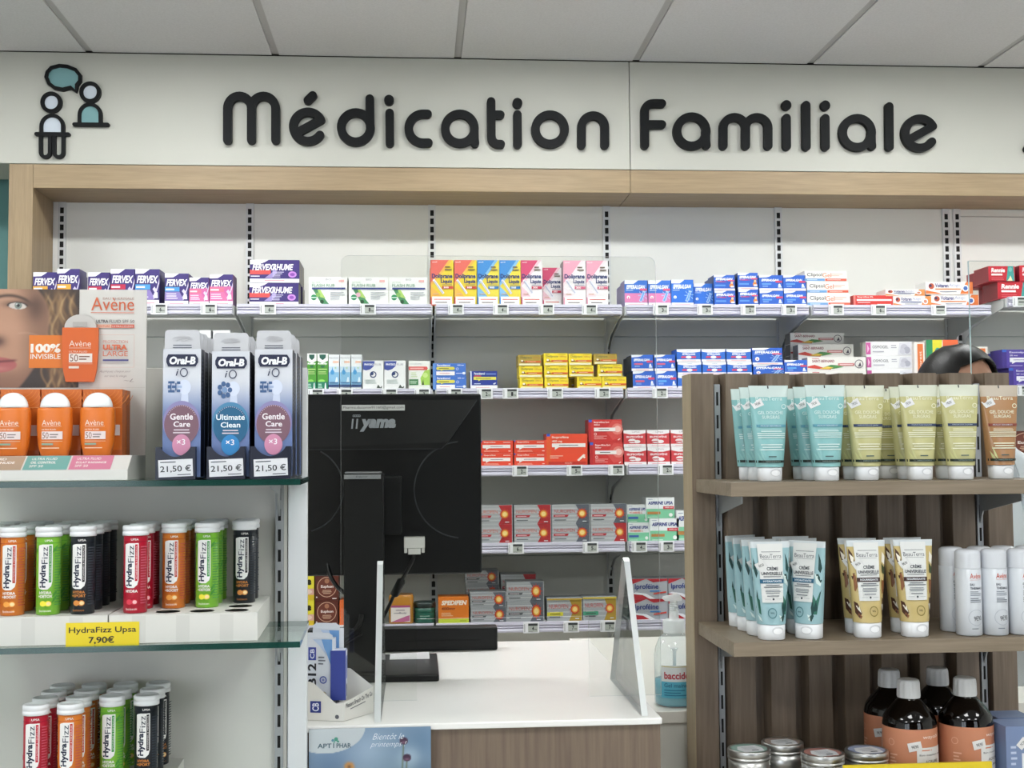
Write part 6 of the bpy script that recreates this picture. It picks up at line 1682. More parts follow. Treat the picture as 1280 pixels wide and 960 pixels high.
def nuro(corner, txt, band='#b0303a', low=None, cap=None):
    def f(A):
        for k in range(9):
            A.rect(0, .08 + k * .1, 1, .12 + k * .1, '#bec2c4' if k % 2 else '#a2a6a8'); A.off -= A.step
        A.off += A.step
        A.poly([(.62, 1), (.98, 1), (.98, 0), (.62, 0), (.76, .5)], corner); A.text('NUROFEN' , .06, .6, .56, .74, txt, 0.0)
        A.poly([(.04, .34), (.40, .34), (.44, .46), (.04, .46)], band).fine(.08, .34, .37, .43, 1, '#ecd9d9'); A.fine(.06, .5, .14, .24, 1, '#5a5e62')
        for k in range(12):
            a = 2 * PI * k / 12; A.poly([(.79 + .1 * math.cos(a - .12), .52 + .1 * A.w / A.h * math.sin(a - .12)), (.79 + .175 * math.cos(a), .52 + .175 * A.w / A.h * math.sin(a)), (.79 + .1 * math.cos(a + .12), .52 + .1 * A.w / A.h * math.sin(a + .12))], '#c9402a'); A.off -= A.step
        A.off += A.step
        A.disc(.79, .52, .125, '#c4452a').disc(.79, .52, .09, '#e2a03a').disc(.79, .52, .06, '#f0d488').fine(.8, .96, .06, .16, 1, '#cfd2d4')
        if low:
            A.rect(0, .24, .45, .40, low).fine(.08, .38, .28, .36, 1, '#3a4a3a')
        if cap:
            A.rect(.0, .93, 1, 1, cap)
    return f


def aspi(vit):
    def f(A):
        A.rect(0, 0, 1, .46, '#7fc9a0').rect(0, .46, 1, 1, '#e6eaea').fine(.06, .3, .88, .95, 1, '#9aa4b8').text('ASPIRINE UPSA', .06, .94, .66, .82, '#2f3f86', 0.04, .15)
        if vit:
            A.text('VITAMINÉE C', .08, .7, .50, .62, '#d2603a', 0.03)
        else:
            A.rect(.6, .44, .98, .58, '#c9404a').text('1000 mg', .66, .94, .47, .55, '#f0e0e0', 0.02)
        A.rect(.04, .20, .5, .32, '#3f62a8' if vit else '#b8824a').disc(.86, .16, .07, '#eef2ee', ry=.09).fine(.06, .6, .02, .1, 1, '#cfe6d8')
    return f


def iprof(A):
    A.poly([(0, .74), (.4, 1), (0, 1)], '#a8242e').poly([(.0, 0), (.5, 0), (.3, .2), (.0, .26)], '#a8242e').poly([(.4, 1), (1, 1), (1, .9), (.6, .82)], '#a8242e').poly([(0, .26), (.3, .2), (.5, 0), (.66, 0), (.4, .26), (.1, .34)], '#dfe0e4').text('Iproféine', .08, .74, .42, .76, '#2a3a7a', 0.02).rect(.5, .36, .8, .42, '#3f7fc0').poly([(.6, .22), (.96, .3), (.96, .38), (.6, .28)], '#c9463a')


def spedifen(A):
    A.text('SPEDIFEN', .1, .94, .70, .88, '#f2e6d6', 0.05, .2).text('400mg', .1, .55, .48, .62, '#7a2a1a', 0.02).fine(.1, .6, .26, .42, 3, '#f2c9a0').rect(0, .0, 1, .17, '#b9c93a').rect(.7, .06, .92, .1, '#8a9a2a')


def euphon(A):
    A.ring(.5, .54, .42, .025, '#d9b49a').disc(.5, .54, .39, '#6a3426').text('Euphon', .24, .78, .48, .62, '#f0e6e0', 0.03).disc(.5, .78, .10, '#a8765a').fine(.24, .76, .26, .44, 3, '#d9b49a', True).rect(.74, .06, .92, .1, '#e9e0da').disc(.06, .14, .03, '#e9e0da')


def yello(A):
    A.rect(0, .42, 1, 1, '#e2d63a').text('e', .62, .86, .58, .80, '#2a2a1a', 0.05).rect(0, .16, 1, .44, '#d9a89a').disc(.6, .32, .3, '#e6ccc0', ry=.1).rect(0, 0, 1, .2, '#d8b82a')


def orangebox(A):
    A.ring(.8, .5, .5, .03, '#f0c9a8').text('Eupho', .72, .98, .44, .58, '#f0e0d0', 0.03)


def greenbox(A):
    A.ring(.75, .6, .5, .03, '#bfe0cc').disc(.15, .1, .04, '#dff0e4').fine(.4, .9, .4, .7, 3, '#bfe0cc')


def inulux(A):
    A.rect(.1, .08, .86, .72, '#e4dcd6').rect(.1, .64, .86, .72, '#a8477a').text('nexBody', .22, .72, .38, .46, '#3f3a5a', 0.01).poly([(.1, .08), (.7, .30), (.84, .34), (.84, .12), (.6, .08)], '#b8628a').fine(.3, .7, .5, .58, 1, '#8a7a86')


def esome(A):
    A.rect(0, 0, .12, 1, '#3f2f80').rect(0, .86, .12, 1, '#3a62c0').text('Esoméprazole', .2, .9, .78, .9, '#e0dcf0', 0.02).text('20 mg', .2, .42, .62, .72, '#e0dcf0', 0.02).rect(.2, .32, .98, .56, '#e6e4ec').fine(.3, .9, .4, .48, 1, '#6a62a0').poly([(.26, .32), (.36, .32), (.26, .22)], '#e6e4ec').fine(.2, .6, .08, .18, 1, '#a89cd0')


def stripe_o(A):
    A.rect(.3, .04, .85, .96, '#d9743a').text('Donorest', .45, .7, .2, .8, '#f0e0d0', 0.0, rot=90)


def green_o(A):
    A.rect(0, .0, .2, 1, '#2f8a5a').poly([(.2, 1), (.5, 1), (.44, .3), (.2, .3)], '#d9d23a').rect(.52, .72, 1, 1, '#d9643a').rect(.52, .0, 1, .68, '#d98a3a').disc(.36, .75, .1, '#2f9a8a')


def plainw(A):
    A.rect(.1, .7, .9, .8, '#9fc0dc').fine(.1, .8, .3, .6, 3, '#b9bfc6')


H_ = lambda px: px * PXM
D_ = {
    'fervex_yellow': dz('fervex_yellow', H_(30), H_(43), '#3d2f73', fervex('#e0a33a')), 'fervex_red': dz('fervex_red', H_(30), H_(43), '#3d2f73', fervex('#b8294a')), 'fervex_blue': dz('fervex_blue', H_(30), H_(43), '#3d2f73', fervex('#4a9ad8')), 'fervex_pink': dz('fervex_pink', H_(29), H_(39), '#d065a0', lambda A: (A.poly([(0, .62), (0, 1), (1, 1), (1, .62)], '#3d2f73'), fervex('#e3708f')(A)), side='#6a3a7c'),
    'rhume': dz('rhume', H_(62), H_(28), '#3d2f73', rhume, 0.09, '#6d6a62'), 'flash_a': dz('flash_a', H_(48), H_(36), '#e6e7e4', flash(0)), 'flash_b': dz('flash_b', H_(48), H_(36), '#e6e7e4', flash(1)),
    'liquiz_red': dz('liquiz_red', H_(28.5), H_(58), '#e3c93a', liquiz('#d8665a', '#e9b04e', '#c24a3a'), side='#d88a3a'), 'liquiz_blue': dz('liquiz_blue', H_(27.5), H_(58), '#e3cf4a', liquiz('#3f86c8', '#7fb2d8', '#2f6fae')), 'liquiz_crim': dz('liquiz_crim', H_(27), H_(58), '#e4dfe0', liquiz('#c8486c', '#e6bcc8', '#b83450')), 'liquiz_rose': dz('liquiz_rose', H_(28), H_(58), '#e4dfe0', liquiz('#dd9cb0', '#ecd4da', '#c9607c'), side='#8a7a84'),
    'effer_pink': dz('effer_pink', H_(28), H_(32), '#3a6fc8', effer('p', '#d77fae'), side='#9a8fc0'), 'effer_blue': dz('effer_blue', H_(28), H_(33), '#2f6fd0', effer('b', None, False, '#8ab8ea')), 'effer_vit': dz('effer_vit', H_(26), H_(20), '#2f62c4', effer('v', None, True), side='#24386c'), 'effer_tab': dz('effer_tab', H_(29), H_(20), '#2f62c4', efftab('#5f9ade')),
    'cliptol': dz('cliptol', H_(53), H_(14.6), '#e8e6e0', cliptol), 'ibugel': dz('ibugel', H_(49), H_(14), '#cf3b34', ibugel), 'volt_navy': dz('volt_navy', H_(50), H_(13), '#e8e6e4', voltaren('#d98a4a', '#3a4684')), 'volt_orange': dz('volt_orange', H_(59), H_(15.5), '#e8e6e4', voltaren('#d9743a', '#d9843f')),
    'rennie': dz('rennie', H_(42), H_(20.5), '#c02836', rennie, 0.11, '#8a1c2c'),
    'vicks': dz('vicks', H_(13), H_(45), '#4f9a34', vicks), 'neurex': dz('neurex', H_(13.6), H_(45), '#e4e8ea', neurex), 'physio': dz('physio', H_(26), H_(37), '#e6e7e6', physio), 'respi': dz('respi', H_(26), H_(36), '#e6e8e2', respi),
    'parac': dz('parac', H_(40), H_(16.4), '#4373c8', parac), 'parac2': dz('parac2', H_(33), H_(23), '#273a90', parac2), 'doli': dz('doli', H_(29.5), H_(14.6), '#ecd22a', doli), 'doli_dull': dz('doli_dull', H_(28.5), H_(13.5), '#b0963c', doli),
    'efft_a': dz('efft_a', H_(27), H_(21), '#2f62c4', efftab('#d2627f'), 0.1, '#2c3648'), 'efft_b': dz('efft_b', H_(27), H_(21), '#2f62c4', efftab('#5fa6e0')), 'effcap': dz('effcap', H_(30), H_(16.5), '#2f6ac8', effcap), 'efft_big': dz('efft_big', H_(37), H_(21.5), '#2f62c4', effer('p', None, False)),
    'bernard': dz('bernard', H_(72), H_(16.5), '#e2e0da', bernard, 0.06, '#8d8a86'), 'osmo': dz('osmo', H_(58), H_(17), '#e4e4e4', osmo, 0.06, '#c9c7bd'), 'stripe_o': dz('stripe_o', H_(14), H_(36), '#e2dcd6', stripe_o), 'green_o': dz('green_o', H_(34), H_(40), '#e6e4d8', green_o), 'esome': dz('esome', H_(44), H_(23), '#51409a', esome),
    'ibuor': dz('ibuor', H_(40.5), H_(15.6), '#e2482f', ibuor), 'ibubig': dz('ibubig', H_(51), H_(40), '#e24a2c', ibubig, 0.10), 'ibufort': dz('ibufort', H_(41), H_(28.6), '#c5302e', ibufort), 'upsared': dz('upsared', H_(28), H_(21.5), '#c93a40', upsared),
    'nuro_red': dz('nuro_red', H_(46), H_(23.5), '#b0b4b6', nuro('#a8282e', '#c96a5a')), 'nuro_grey': dz('nuro_grey', H_(46), H_(23.5), '#b0b4b6', nuro('#565c66', '#c04a48')), 'nuro_dark': dz('nuro_dark', H_(46), H_(19), '#9da1a4', nuro('#5a6068', '#b85850', '#5f6468')), 'nuro_yel': dz('nuro_yel', H_(44), H_(27), '#a8acae', nuro('#a88a2e', '#c04a48', '#a8acae', '#d9cf3a', '#b89a3a')), 'nuro_grn': dz('nuro_grn', H_(42), H_(28), '#a8acae', nuro('#a88a2e', '#c04a48', '#a8acae', '#4a9a7a', '#cdb83e')),
    'aspi_v': dz('aspi_v', H_(26), H_(22), '#e6eaea', aspi(1)), 'aspi': dz('aspi', H_(34), H_(26), '#e6eaea', aspi(0)), 'iprof': dz('iprof', H_(44), H_(24.5), '#a4a8ae', iprof), 'spedifen': dz('spedifen', H_(38), H_(31), '#dd7a26', spedifen), 'euphon': dz('euphon', H_(29), H_(30), '#5a2a20', euphon), 'yello': dz('yello', H_(24), H_(30), '#e2d63a', yello), 'orangebox': dz('orangebox', H_(20), H_(30), '#df6a2e', orangebox), 'greenbox': dz('greenbox', H_(26), H_(27), '#2f8a64', greenbox), 'plainw': dz('plainw', H_(22), H_(74), '#e6e8ea', plainw),
}
rnd = random.Random(11)


def place(des, x0, x1, row, yb, yt, label, group, cat='medicine box', back=0.0, lift=None, turn=None):
    """front face between x0 and x1; height from the photo span yb..yt; stands on the shelf or, with lift, at that height above it"""
    me, w, h = D_[des]; Y = 4.0 + back; zr = row if not isinstance(row, int) else ROW[row]
    if row == 0 or isinstance(row, float):
        pass
    a, b = at(x0, yb, Y), at(x1, yb, Y); hh = (yb - yt) * Y / FPX
    o = link('medicine_box', me, None, ((a.x + b.x) / 2, Y, zr + (0.0006 if lift is None else lift)), (rnd.uniform(-.03, .03) if turn is None else turn))
    o.scale = ((b.x - a.x) / w, 1, hh / h)
    return tag(o, label, cat, group), hh


def stack(des, spans, row, ys, labels, group, back=0.0, turn=None):
    """boxes on top of one another, lowest first: spans of x, list of heights in px"""
    lift = 0.0006
    for k, (sp, hp, lb) in enumerate(zip(spans, ys, labels)):
        d = des[k] if isinstance(des, (list, tuple)) else des
        o, hh = place(d, sp[0], sp[1], row, 400 + hp, 400, lb, group, 'medicine box', back, lift, turn)
        lift += hh + 0.0004


G1 = 'cold remedy boxes on the top shelf'
for d, a, b, h, lb in (('fervex_yellow', 41, 70.5, 41, 'purple box with a yellow band, half cut by the oak post end of the row'), ('fervex_yellow', 71, 99, 45, 'taller purple box with a yellow band, second from the oak post'), ('fervex_red', 110, 137, 41, 'purple box with a red band, the lower of the two red-banded ones'), ('fervex_red', 138, 168, 45, 'purple box with a red band, the taller of the two red-banded ones'),
                      ('fervex_blue', 169, 199, 45, 'purple box with a blue band, next to the red-banded ones'), ('fervex_blue', 206, 235.5, 40, 'purple box with a blue band, next to the pink ones'), ('fervex_pink', 236.5, 261, 35, 'purple and pink box, the lower of the two pink ones'), ('fervex_pink', 262, 291, 39, 'purple and pink box, the taller one at the row end')):
    place(d, a, b, 0, 381, 381 - h, lb, G1, back=0.006 if h < 42 else 0.0)
place('fervex_pink', 262, 290, 0, 381, 343, 'pink box hidden behind the taller pink one at the row end', G1, back=0.095)
place('fervex_blue', 171, 200, 0, 381, 338, 'purple box behind the one with a blue band beside the red-banded ones', G1, back=0.095)
place('fervex_blue', 208, 236, 0, 381, 343, 'purple box behind the blue-banded one next to the pink ones', G1, back=0.10)
place('fervex_yellow', 74, 100, 0, 381, 338, 'purple box behind the taller yellow-banded one', G1, back=0.095)
stack('rhume', [(311.5, 373), (312, 374)], 0, [28.5, 28.5], ['long purple cold tablet box, lower of the front pair', 'long purple cold tablet box, upper of the front pair'], 'long purple boxes on the top shelf', turn=0.01)
stack('rhume', [(317, 378), (317, 377)], 0, [28, 28], ['long purple box behind the lower one of the front pair', 'long purple box behind the upper one of the front pair'], 'long purple boxes on the top shelf', 0.1, 0.01)
for k, (a, b) in enumerate(((386, 434), (436, 485), (486.5, 534))):
    place('flash_b' if k == 1 else 'flash_a', a, b, 0, 381, 345, ('white box with a green leaf band, beside the long purple boxes', 'white box with a green leaf band and a pink spot', 'white box with a green leaf band, beside the tall red and yellow box')[k], 'white green-leaf boxes on the top shelf')
LQ = [('liquiz_red', 538.5, 567, 58, 'tall red and yellow sachet box beside the green-leaf boxes'), ('liquiz_red', 568, 596, 58, 'tall red and yellow sachet box beside the blue and yellow ones'), ('liquiz_blue', 596.8, 624, 58, 'tall blue and yellow sachet box beside the red and yellow ones'), ('liquiz_blue', 624.5, 651, 58, 'tall blue and yellow sachet box beside the crimson one'),
      ('liquiz_crim', 651.5, 678, 58, 'tall crimson and white sachet box in the front line'), ('liquiz_crim', 678.5, 702, 51, 'lower crimson and white sachet box, set back in shade'), ('liquiz_rose', 704.5, 732.5, 58, 'tall pale pink and white sachet box beside the set-back crimson one'), ('liquiz_rose', 733.2, 760.5, 58, 'tall pale pink and white sachet box at the end of its row')]
for d, a, b, h, lb in LQ:
    place(d, a, b, 0, 380, 380 - h, lb, 'tall sachet boxes on the top shelf', back=0.05 if h < 55 else 0.0, turn=0.0)
place('liquiz_red', 537.5, 565, 0, 380, 328, 'tall red sachet box half hidden behind the one beside the green-leaf boxes', 'tall sachet boxes on the top shelf', back=0.1, turn=0.0)
EF = [('effer_pink', 781, 809.5, 33, 'blue box with a pink front, beside the tall sachet boxes'), ('effer_pink', 810.5, 838.5, 33, 'blue box with a pink front, beside the bright blue sachet box'), ('effer_blue', 839.5, 867, 34, 'bright blue box with a sachet burst, taller of its two'), ('effer_blue', 867.5, 892, 30, 'bright blue box with a sachet burst, lower of its two')]
for d, a, b, h, lb in EF:
    place(d, a, b, 0, 381, 381 - h, lb, 'blue boxes on the top shelf', back=0.02 if h == 30 else 0.0, turn=0.0)
place('effer_pink', 776, 803, 0, 381, 350, 'blue and pink box half hidden behind the one beside the tall sachet boxes', 'blue boxes on the top shelf', back=0.11, turn=0.0)
for k, (a, b, h, d, nm) in enumerate(((894, 920, 20, 'effer_vit', 'blue box with orange fruit, nearest the sachet burst boxes'), (924, 949, 21.5, 'effer_vit', 'blue box with orange fruit, nearest the plain blue boxes'), (950.5, 980, 20, 'effer_tab', 'plain blue tablet box, nearest the orange fruit boxes'), (981, 1009, 20, 'effer_tab', 'plain blue tablet box, nearest the white gel boxes'))):
    stack(d, [(a, b), (a - .5, b - .5)], 0, [h, h], [nm + ', lower', nm + ', upper'], 'blue boxes on the top shelf', turn=0.0)
stack('effer_vit', [(889, 914), (889, 914)], 0, [20, 20], ['blue box half hidden behind the lower orange fruit box', 'blue box half hidden behind the upper orange fruit box'], 'blue boxes on the top shelf', 0.1, 0.0)
stack('cliptol', [(1010, 1063.5), (1010, 1061.5), (1007, 1059.5)], 0, [16.5, 15, 14], ['white gel box with blue and red bands, lowest of three', 'white gel box with blue and red bands, middle of three', 'white gel box with blue and red bands, topmost of three'], 'white gel boxes on the top shelf', turn=0.0)
place('ibugel', 1067, 1116, 0, 379.5, 365, 'flat red box lying between the white gel boxes and the orange-ended ones', 'white gel boxes on the top shelf', turn=0.0)
stack('volt_navy', [(1117.5, 1165), (1108, 1157)], 0, [13.5, 8.6], ['white and orange gel box with a navy line, lower', 'white and orange gel box with a navy line, upper'], 'white and orange gel boxes on the top shelf', turn=0.0)
stack('volt_orange', [(1165, 1224), (1158.5, 1217.5)], 0, [15.5, 16.5], ['white and orange gel box with an orange line, lower', 'white and orange gel box with an orange line, upper'], 'white and orange gel boxes on the top shelf', turn=0.0)
GR = 'deep red antacid boxes'
stack('rennie', [(1249, 1292), (1238, 1271)], RROW[0], [22.5, 20.5], ['deep red box with a teal end, lower one by the clear screen', 'deep red box with a teal end, upper one by the clear screen'], GR, 0.02, turn=0.0)
stack('rennie', [(1243, 1286), (1228, 1262)], RROW[0], [22, 20], ['deep red box behind the lower one by the clear screen', 'deep red box behind the upper one by the clear screen'], GR, 0.135, turn=0.0)
stack('rennie', [(1300, 1340), (1277, 1310)], RROW[0], [22, 22], ['deep red box outside the picture edge, lower', 'deep red box cut by the picture edge, upper'], GR, 0.02, turn=0.0)

G2 = 'boxes on the second shelf'
for k, (a, b) in enumerate(((384, 395.5), (396.5, 410))):
    place('vicks', a, b, 1, 487, 441.5, ('slim green spray box nearest the toothbrush packs', 'slim green spray box nearest the pale blue ones')[k], 'slim green boxes on the second shelf', turn=0.0)
for k, (a, b) in enumerate(((410.8, 424), (425, 438), (439, 452))):
    place('neurex', a, b, 1, 487, 443, ('slim white and pale blue box beside the green ones', 'slim white and pale blue box, middle of three', 'slim white and pale blue box beside the navy-cornered ones')[k], 'slim pale blue boxes on the second shelf', turn=0.0)
for k, (a, b) in enumerate(((453.5, 479.5), (480.5, 507))):
    place('physio', a, b, 1, 487.5, 451, ('white box with a navy corner, beside the slim pale blue ones', 'white box with a navy corner, beside the green and red one')[k], 'navy-cornered boxes on the second shelf', turn=0.0)
place('respi', 511, 537.5, 1, 487, 451, 'white and lime box with a red band', G2, turn=0.0)
for k, (a, b) in enumerate(((249, 263), (266, 287))):
    place('plainw', a, b, 1, 487, 412.5, ('tall white box glimpsed behind the leftmost toothbrush packs', 'tall white box glimpsed between the toothbrush packs')[k], G2, turn=0.0)
stack('parac', [(541, 582.5), (541, 582)], 1, [16.7, 16], ['mid blue tablet box with a yellow speech band, lower', 'mid blue tablet box with a yellow speech band, upper'], 'blue speech band boxes on the second shelf', turn=0.0)
place('parac2', 588, 621.5, 1, 486, 463, 'single dark navy tablet box with a yellow band', 'blue speech band boxes on the second shelf', turn=0.0)
GY = 'yellow tablet boxes piled on the second shelf'
def ypile(spans, hs, nm, dull=(), back=0.0):
    T = ['bottom', 'middle', 'top']; lift = 0.0006
    for k, (sp, h) in enumerate(zip(spans, hs)):
        o, hh = place('doli_dull' if k in dull else 'doli', sp[0], sp[1], 1, 487, 487 - h, f'yellow tablet box, {T[k]} of the column {nm}', GY, back=back + 0.0, lift=lift, turn=0.0); lift += hh + 0.0004  # picked boxes have the same print on a duller yellow base
ypile([(650, 679), (649, 678), (648, 676.5)], [14.5, 14.5, 14], 'next to the navy box', (2,))
ypile([(681, 710.5), (680.5, 710), (680, 710)], [14.2, 15, 15.8], 'second from the navy box')
ypile([(721.5, 751.8), (711.5, 742), (711, 740)], [15.5, 14, 15], 'third from the navy box')
ypile([(752.6, 783), (747.5, 778), (742.5, 771.5)], [15.5, 15.5, 13], 'nearest the blue tablet boxes', (2,))
place('doli', 711, 741, 1, 487, 472, 'yellow tablet box standing behind the bottom of the third column', GY, back=0.09, turn=0.0)
stack('efft_a', [(790.5, 818), (789, 816)], 1, [22.5, 20.5], ['blue tablet box with a pink band beside the yellow pile, lower', 'blue tablet box with a pink band beside the yellow pile, upper'], 'blue tablet boxes on the second shelf', turn=0.0)
stack('efft_a', [(786, 813), (785, 812)], 1, [22, 20], ['blue box behind the lower one beside the yellow pile', 'blue box behind the upper one beside the yellow pile'], 'blue tablet boxes on the second shelf', 0.105, 0.0)
stack(['efft_b', 'efft_a'], [(818.8, 845), (817.5, 843.5)], 1, [22.5, 20.5], ['blue tablet box with a sky blue band beside the slatted unit', 'blue tablet box with a pink band above the one with a sky blue band'], 'blue tablet boxes on the second shelf', turn=0.0)
for k, (a, b) in enumerate(((846.5, 876), (877.5, 907), (908.5, 939))):
    nm = ('nearest the banded boxes', 'middle of three', 'nearest the large blue box')[k]
    stack('effcap', [(a, b), (a, b), (a - 1, b - 1)], 1, [17.5, 16.5, 16], [f'blue box with a white curved top, bottom, {nm}', f'blue box with a white curved top, half hidden, {nm}', f'blue box with a white curved top, topmost, {nm}'], 'white-topped blue boxes on the second shelf', turn=0.0)
stack('efft_big', [(941, 979), (941, 979), (940, 977.5)], 1, [15, 15, 21.5], ['large blue box at the bottom, hidden by the slatted unit', 'large blue box in the middle, mostly hidden by the slatted unit', 'large blue box topmost above the slatted unit'], 'large blue boxes on the second shelf', turn=0.0)
stack('efft_b', [(980, 1008), (980, 1008)], 1, [18, 18], ['blue box beside the long white boxes, hidden lower one', 'blue box beside the long white boxes, just showing over the unit'], 'blue tablet boxes on the second shelf', turn=0.0)
GB = 'long white cream boxes on the second shelf'
for a, b, yt, yb, bk, lb in ((1009.5, 1082.5, 446, 463, 0.0, 'long white box with red and green waves, nearest the front'), (998, 1067, 430, 446.5, 0.07, 'long white box with red and green waves, middle step'), (988, 1055, 415.5, 430, 0.14, 'long white box with red and green waves, highest and farthest back')):
    z0 = at(1030, yb, 4.0 + bk).z - ROW[1]; n = max(1, round(z0 / 0.042)); base = 0.0006
    for q in range(n):
        hq = (z0 - 0.0006) / n; me, w, h = D_['bernard']; A0 = at(a, yb, 4.0 + bk); B0 = at(b, yb, 4.0 + bk)
        o = link('medicine_box', me, None, ((A0.x + B0.x) / 2, 4.0 + bk, ROW[1] + base), 0); o.scale = ((B0.x - A0.x) / w, 1, (hq - 0.0004) / h); base += hq
        tag(o, 'long white box hidden below the ' + ('front', 'middle', 'highest')[int(bk / .07 + .5)] + ' wave-printed one', 'medicine box', GB)
    place('bernard', a, b, 1, yb, yt, lb, GB, back=bk, lift=base, turn=0.0)
stack('osmo', [(1083, 1140), (1082.5, 1140), (1082, 1140)], 1, [25, 16.5, 18.5], ['white box with a magenta end, hidden at the bottom', 'white box with a magenta end, lower one above the unit', 'white box with a magenta end, upper one'], 'magenta-ended boxes on the second shelf', 0.02, 0.0)
place('stripe_o', 1144, 1157, 1, 487, 428, 'upright white and orange box beside the black hair', G2, turn=0.0)
place('green_o', 1159, 1199, 1, 487, 425, 'green, yellow and orange box just behind the black hair', G2, turn=0.0)
place('stripe_o', 1216, 1236, 1, 487, 434, 'orange box past the far side of the black hair', G2, turn=0.0)
stack('esome', [(1260, 1305), (1252, 1298)], RROW[1], [24, 24], ['violet box beside the person, lower', 'violet box beside the person, upper'], 'violet boxes beside the person', 0.0, 0.0)
stack('esome', [(1236, 1275), (1236, 1275)], RROW[1], [23, 22], ['violet box behind the lower one beside the person', 'violet box behind the upper one beside the person'], 'violet boxes beside the person', 0.12, 0.0)
place('euphon', 1262, 1306, RROW[2], 572, 538, 'dark box with yellow edges past the end of the slatted unit', 'boxes past the end of the slatted unit', turn=0.0)

D_['bored'] = dz('bored', H_(40), H_(36), '#b02a34', lambda A: A.text('BO', .06, .3, .4, .6, '#efe0e0', 0.03).poly([(0, .1), (.3, .25), (.5, .1), (.3, .02)], '#e2b84a').text('RES', .32, .6, .4, .6, '#efe0e0', 0.03))
place('bored', 1271, 1311, RROW[3], 851, 815, 'red box on the low shelf past the end of the slatted unit', 'boxes past the end of the slatted unit', turn=0.0)
GO = 'orange-red boxes on the third shelf'
for k, (a, b) in enumerate(((600, 640), (641.5, 682))):
    nm = ('nearest the monitor', 'beside the large orange one')[k]
    stack('ibuor', [(a, b), (a, b)], 2, [16, 16], [f'small orange-red box, lower one {nm}', f'small orange-red box, upper one {nm}'], GO, turn=0.0)
place('ibubig', 683.5, 734.5, 2, 582, 542, 'large square orange box with a sachet drawn on it', GO, turn=0.0)
stack('ibufort', [(735.8, 777), (734.5, 776)], 2, [29, 28.5], ['deep red box with a glow, lower', 'deep red box with a glow, upper'], GO, turn=0.0)
for k, (a, b) in enumerate(((778.5, 806), (807.5, 835.5), (837, 865))):
    nm = ('beside the glowing red ones', 'middle of three', 'beside the slatted unit')[k]
    stack('upsared', [(a, b), (a - .5, b - .5)], 2, [22.5, 21.5], [f'red box with a white curved top, lower one {nm}', f'red box with a white curved top, upper one {nm}'], 'white-topped red boxes on the third shelf', turn=0.0)
GN = 'silver boxes on the fourth shelf'
for k, (a, b, d) in enumerate(((593, 639, 'nuro_red'), (641, 687, 'nuro_red'), (688, 735, 'nuro_grey'), (736, 781, 'nuro_grey'))):
    nm = ('cut by the monitor', 'with a red corner, second from the monitor', 'third from the monitor', 'fourth from the monitor')[k]
    stack([d, d] if k < 3 else ['nuro_red', d], [(a, b), (a, b)], 3, [23.5, 23.5], [f'silver box with an orange sun, lower one {nm}', f'silver box with an orange sun, upper one {nm}'], GN, turn=0.0)
GA = 'white and green boxes on the fourth shelf'
stack('aspi_v', [(782, 808.5), (781.5, 808)], 3, [23, 22.5], ['small white and green box, lower', 'small white and green box, upper'], GA, 0.02, 0.0)
stack('aspi', [(809.5, 845), (805, 840)], 3, [28.5, 26], ['larger white and green box, lower', 'larger white and green box, upper'], GA, turn=0.0)
place('aspi', 846, 882, 3, 678, 640, 'white and green box half hidden by the slatted unit', GA, turn=0.0)
GL = 'boxes on the lowest shelf'
stack('yello', [(369, 393), (369, 393)], 4, [31, 31.5], ['yellow box cut by the white post, lower', 'yellow box cut by the white post, upper'], 'yellow boxes on the lowest shelf', turn=0.0)
stack('euphon', [(394.5, 423), (394.5, 423)], 4, [30, 30.5], ['brown box with a ring emblem, lower', 'brown box with a ring emblem, upper'], 'brown boxes on the lowest shelf', turn=0.0)
place('orangebox', 424.5, 446, 4, 784, 754, 'orange box next to the brown ring emblem boxes', GL, turn=0.0)
place('greenbox', 449, 474, 4, 784, 758, 'green box seen through the gap in the monitor stand', GL, turn=0.0)
place('spedifen', 548, 586, 4, 779, 747.5, 'orange box with a lime bottom strip', GL, turn=0.0)
GS = 'silver boxes on the lowest shelf'
stack('nuro_dark', [(586.5, 631), (586, 630.5)], 4, [18.5, 18.5], ['silver box with a grey corner beside the orange one, lower', 'silver box with a grey corner beside the orange one, upper'], GS, turn=0.0)
stack('nuro_dark', [(581, 622), (581, 622), (580, 621)], 4, [20.5, 20.5, 17.5], ['silver box at the bottom of the rear pile', 'silver box in the middle of the rear pile', 'silver box on top of the rear pile'], GS, 0.11, 0.0)
stack('nuro_dark', [(631.5, 677), (631, 677)], 4, [25, 24], ['silver box beside the gold-cornered ones, lower', 'silver box beside the gold-cornered ones, upper'], GS, turn=0.0)
stack('nuro_red', [(624, 668), (624, 668)], 4, [26, 27], ['silver and red box behind the lower one beside the gold-cornered', 'silver and red box behind the upper one beside the gold-cornered'], GS, 0.11, 0.0)
place('nuro_yel', 684, 728, 4, 778, 750, 'silver and gold box with a yellow band', GS, turn=0.0)
place('nuro_grn', 729, 771, 4, 778, 749, 'silver and gold box with a green band', GS, turn=0.0)
for k, (a, b) in enumerate(((786, 830), (831, 874))):
    nm = ('beside the acrylic fin', 'behind the gel pump')[k]
    stack('iprof', [(a, b), (a, b)], 4, [25.5, 25], [f'silver and red box, lower one {nm}', f'silver and red box, upper one {nm}'], 'silver and red boxes on the lowest shelf', turn=0.0)
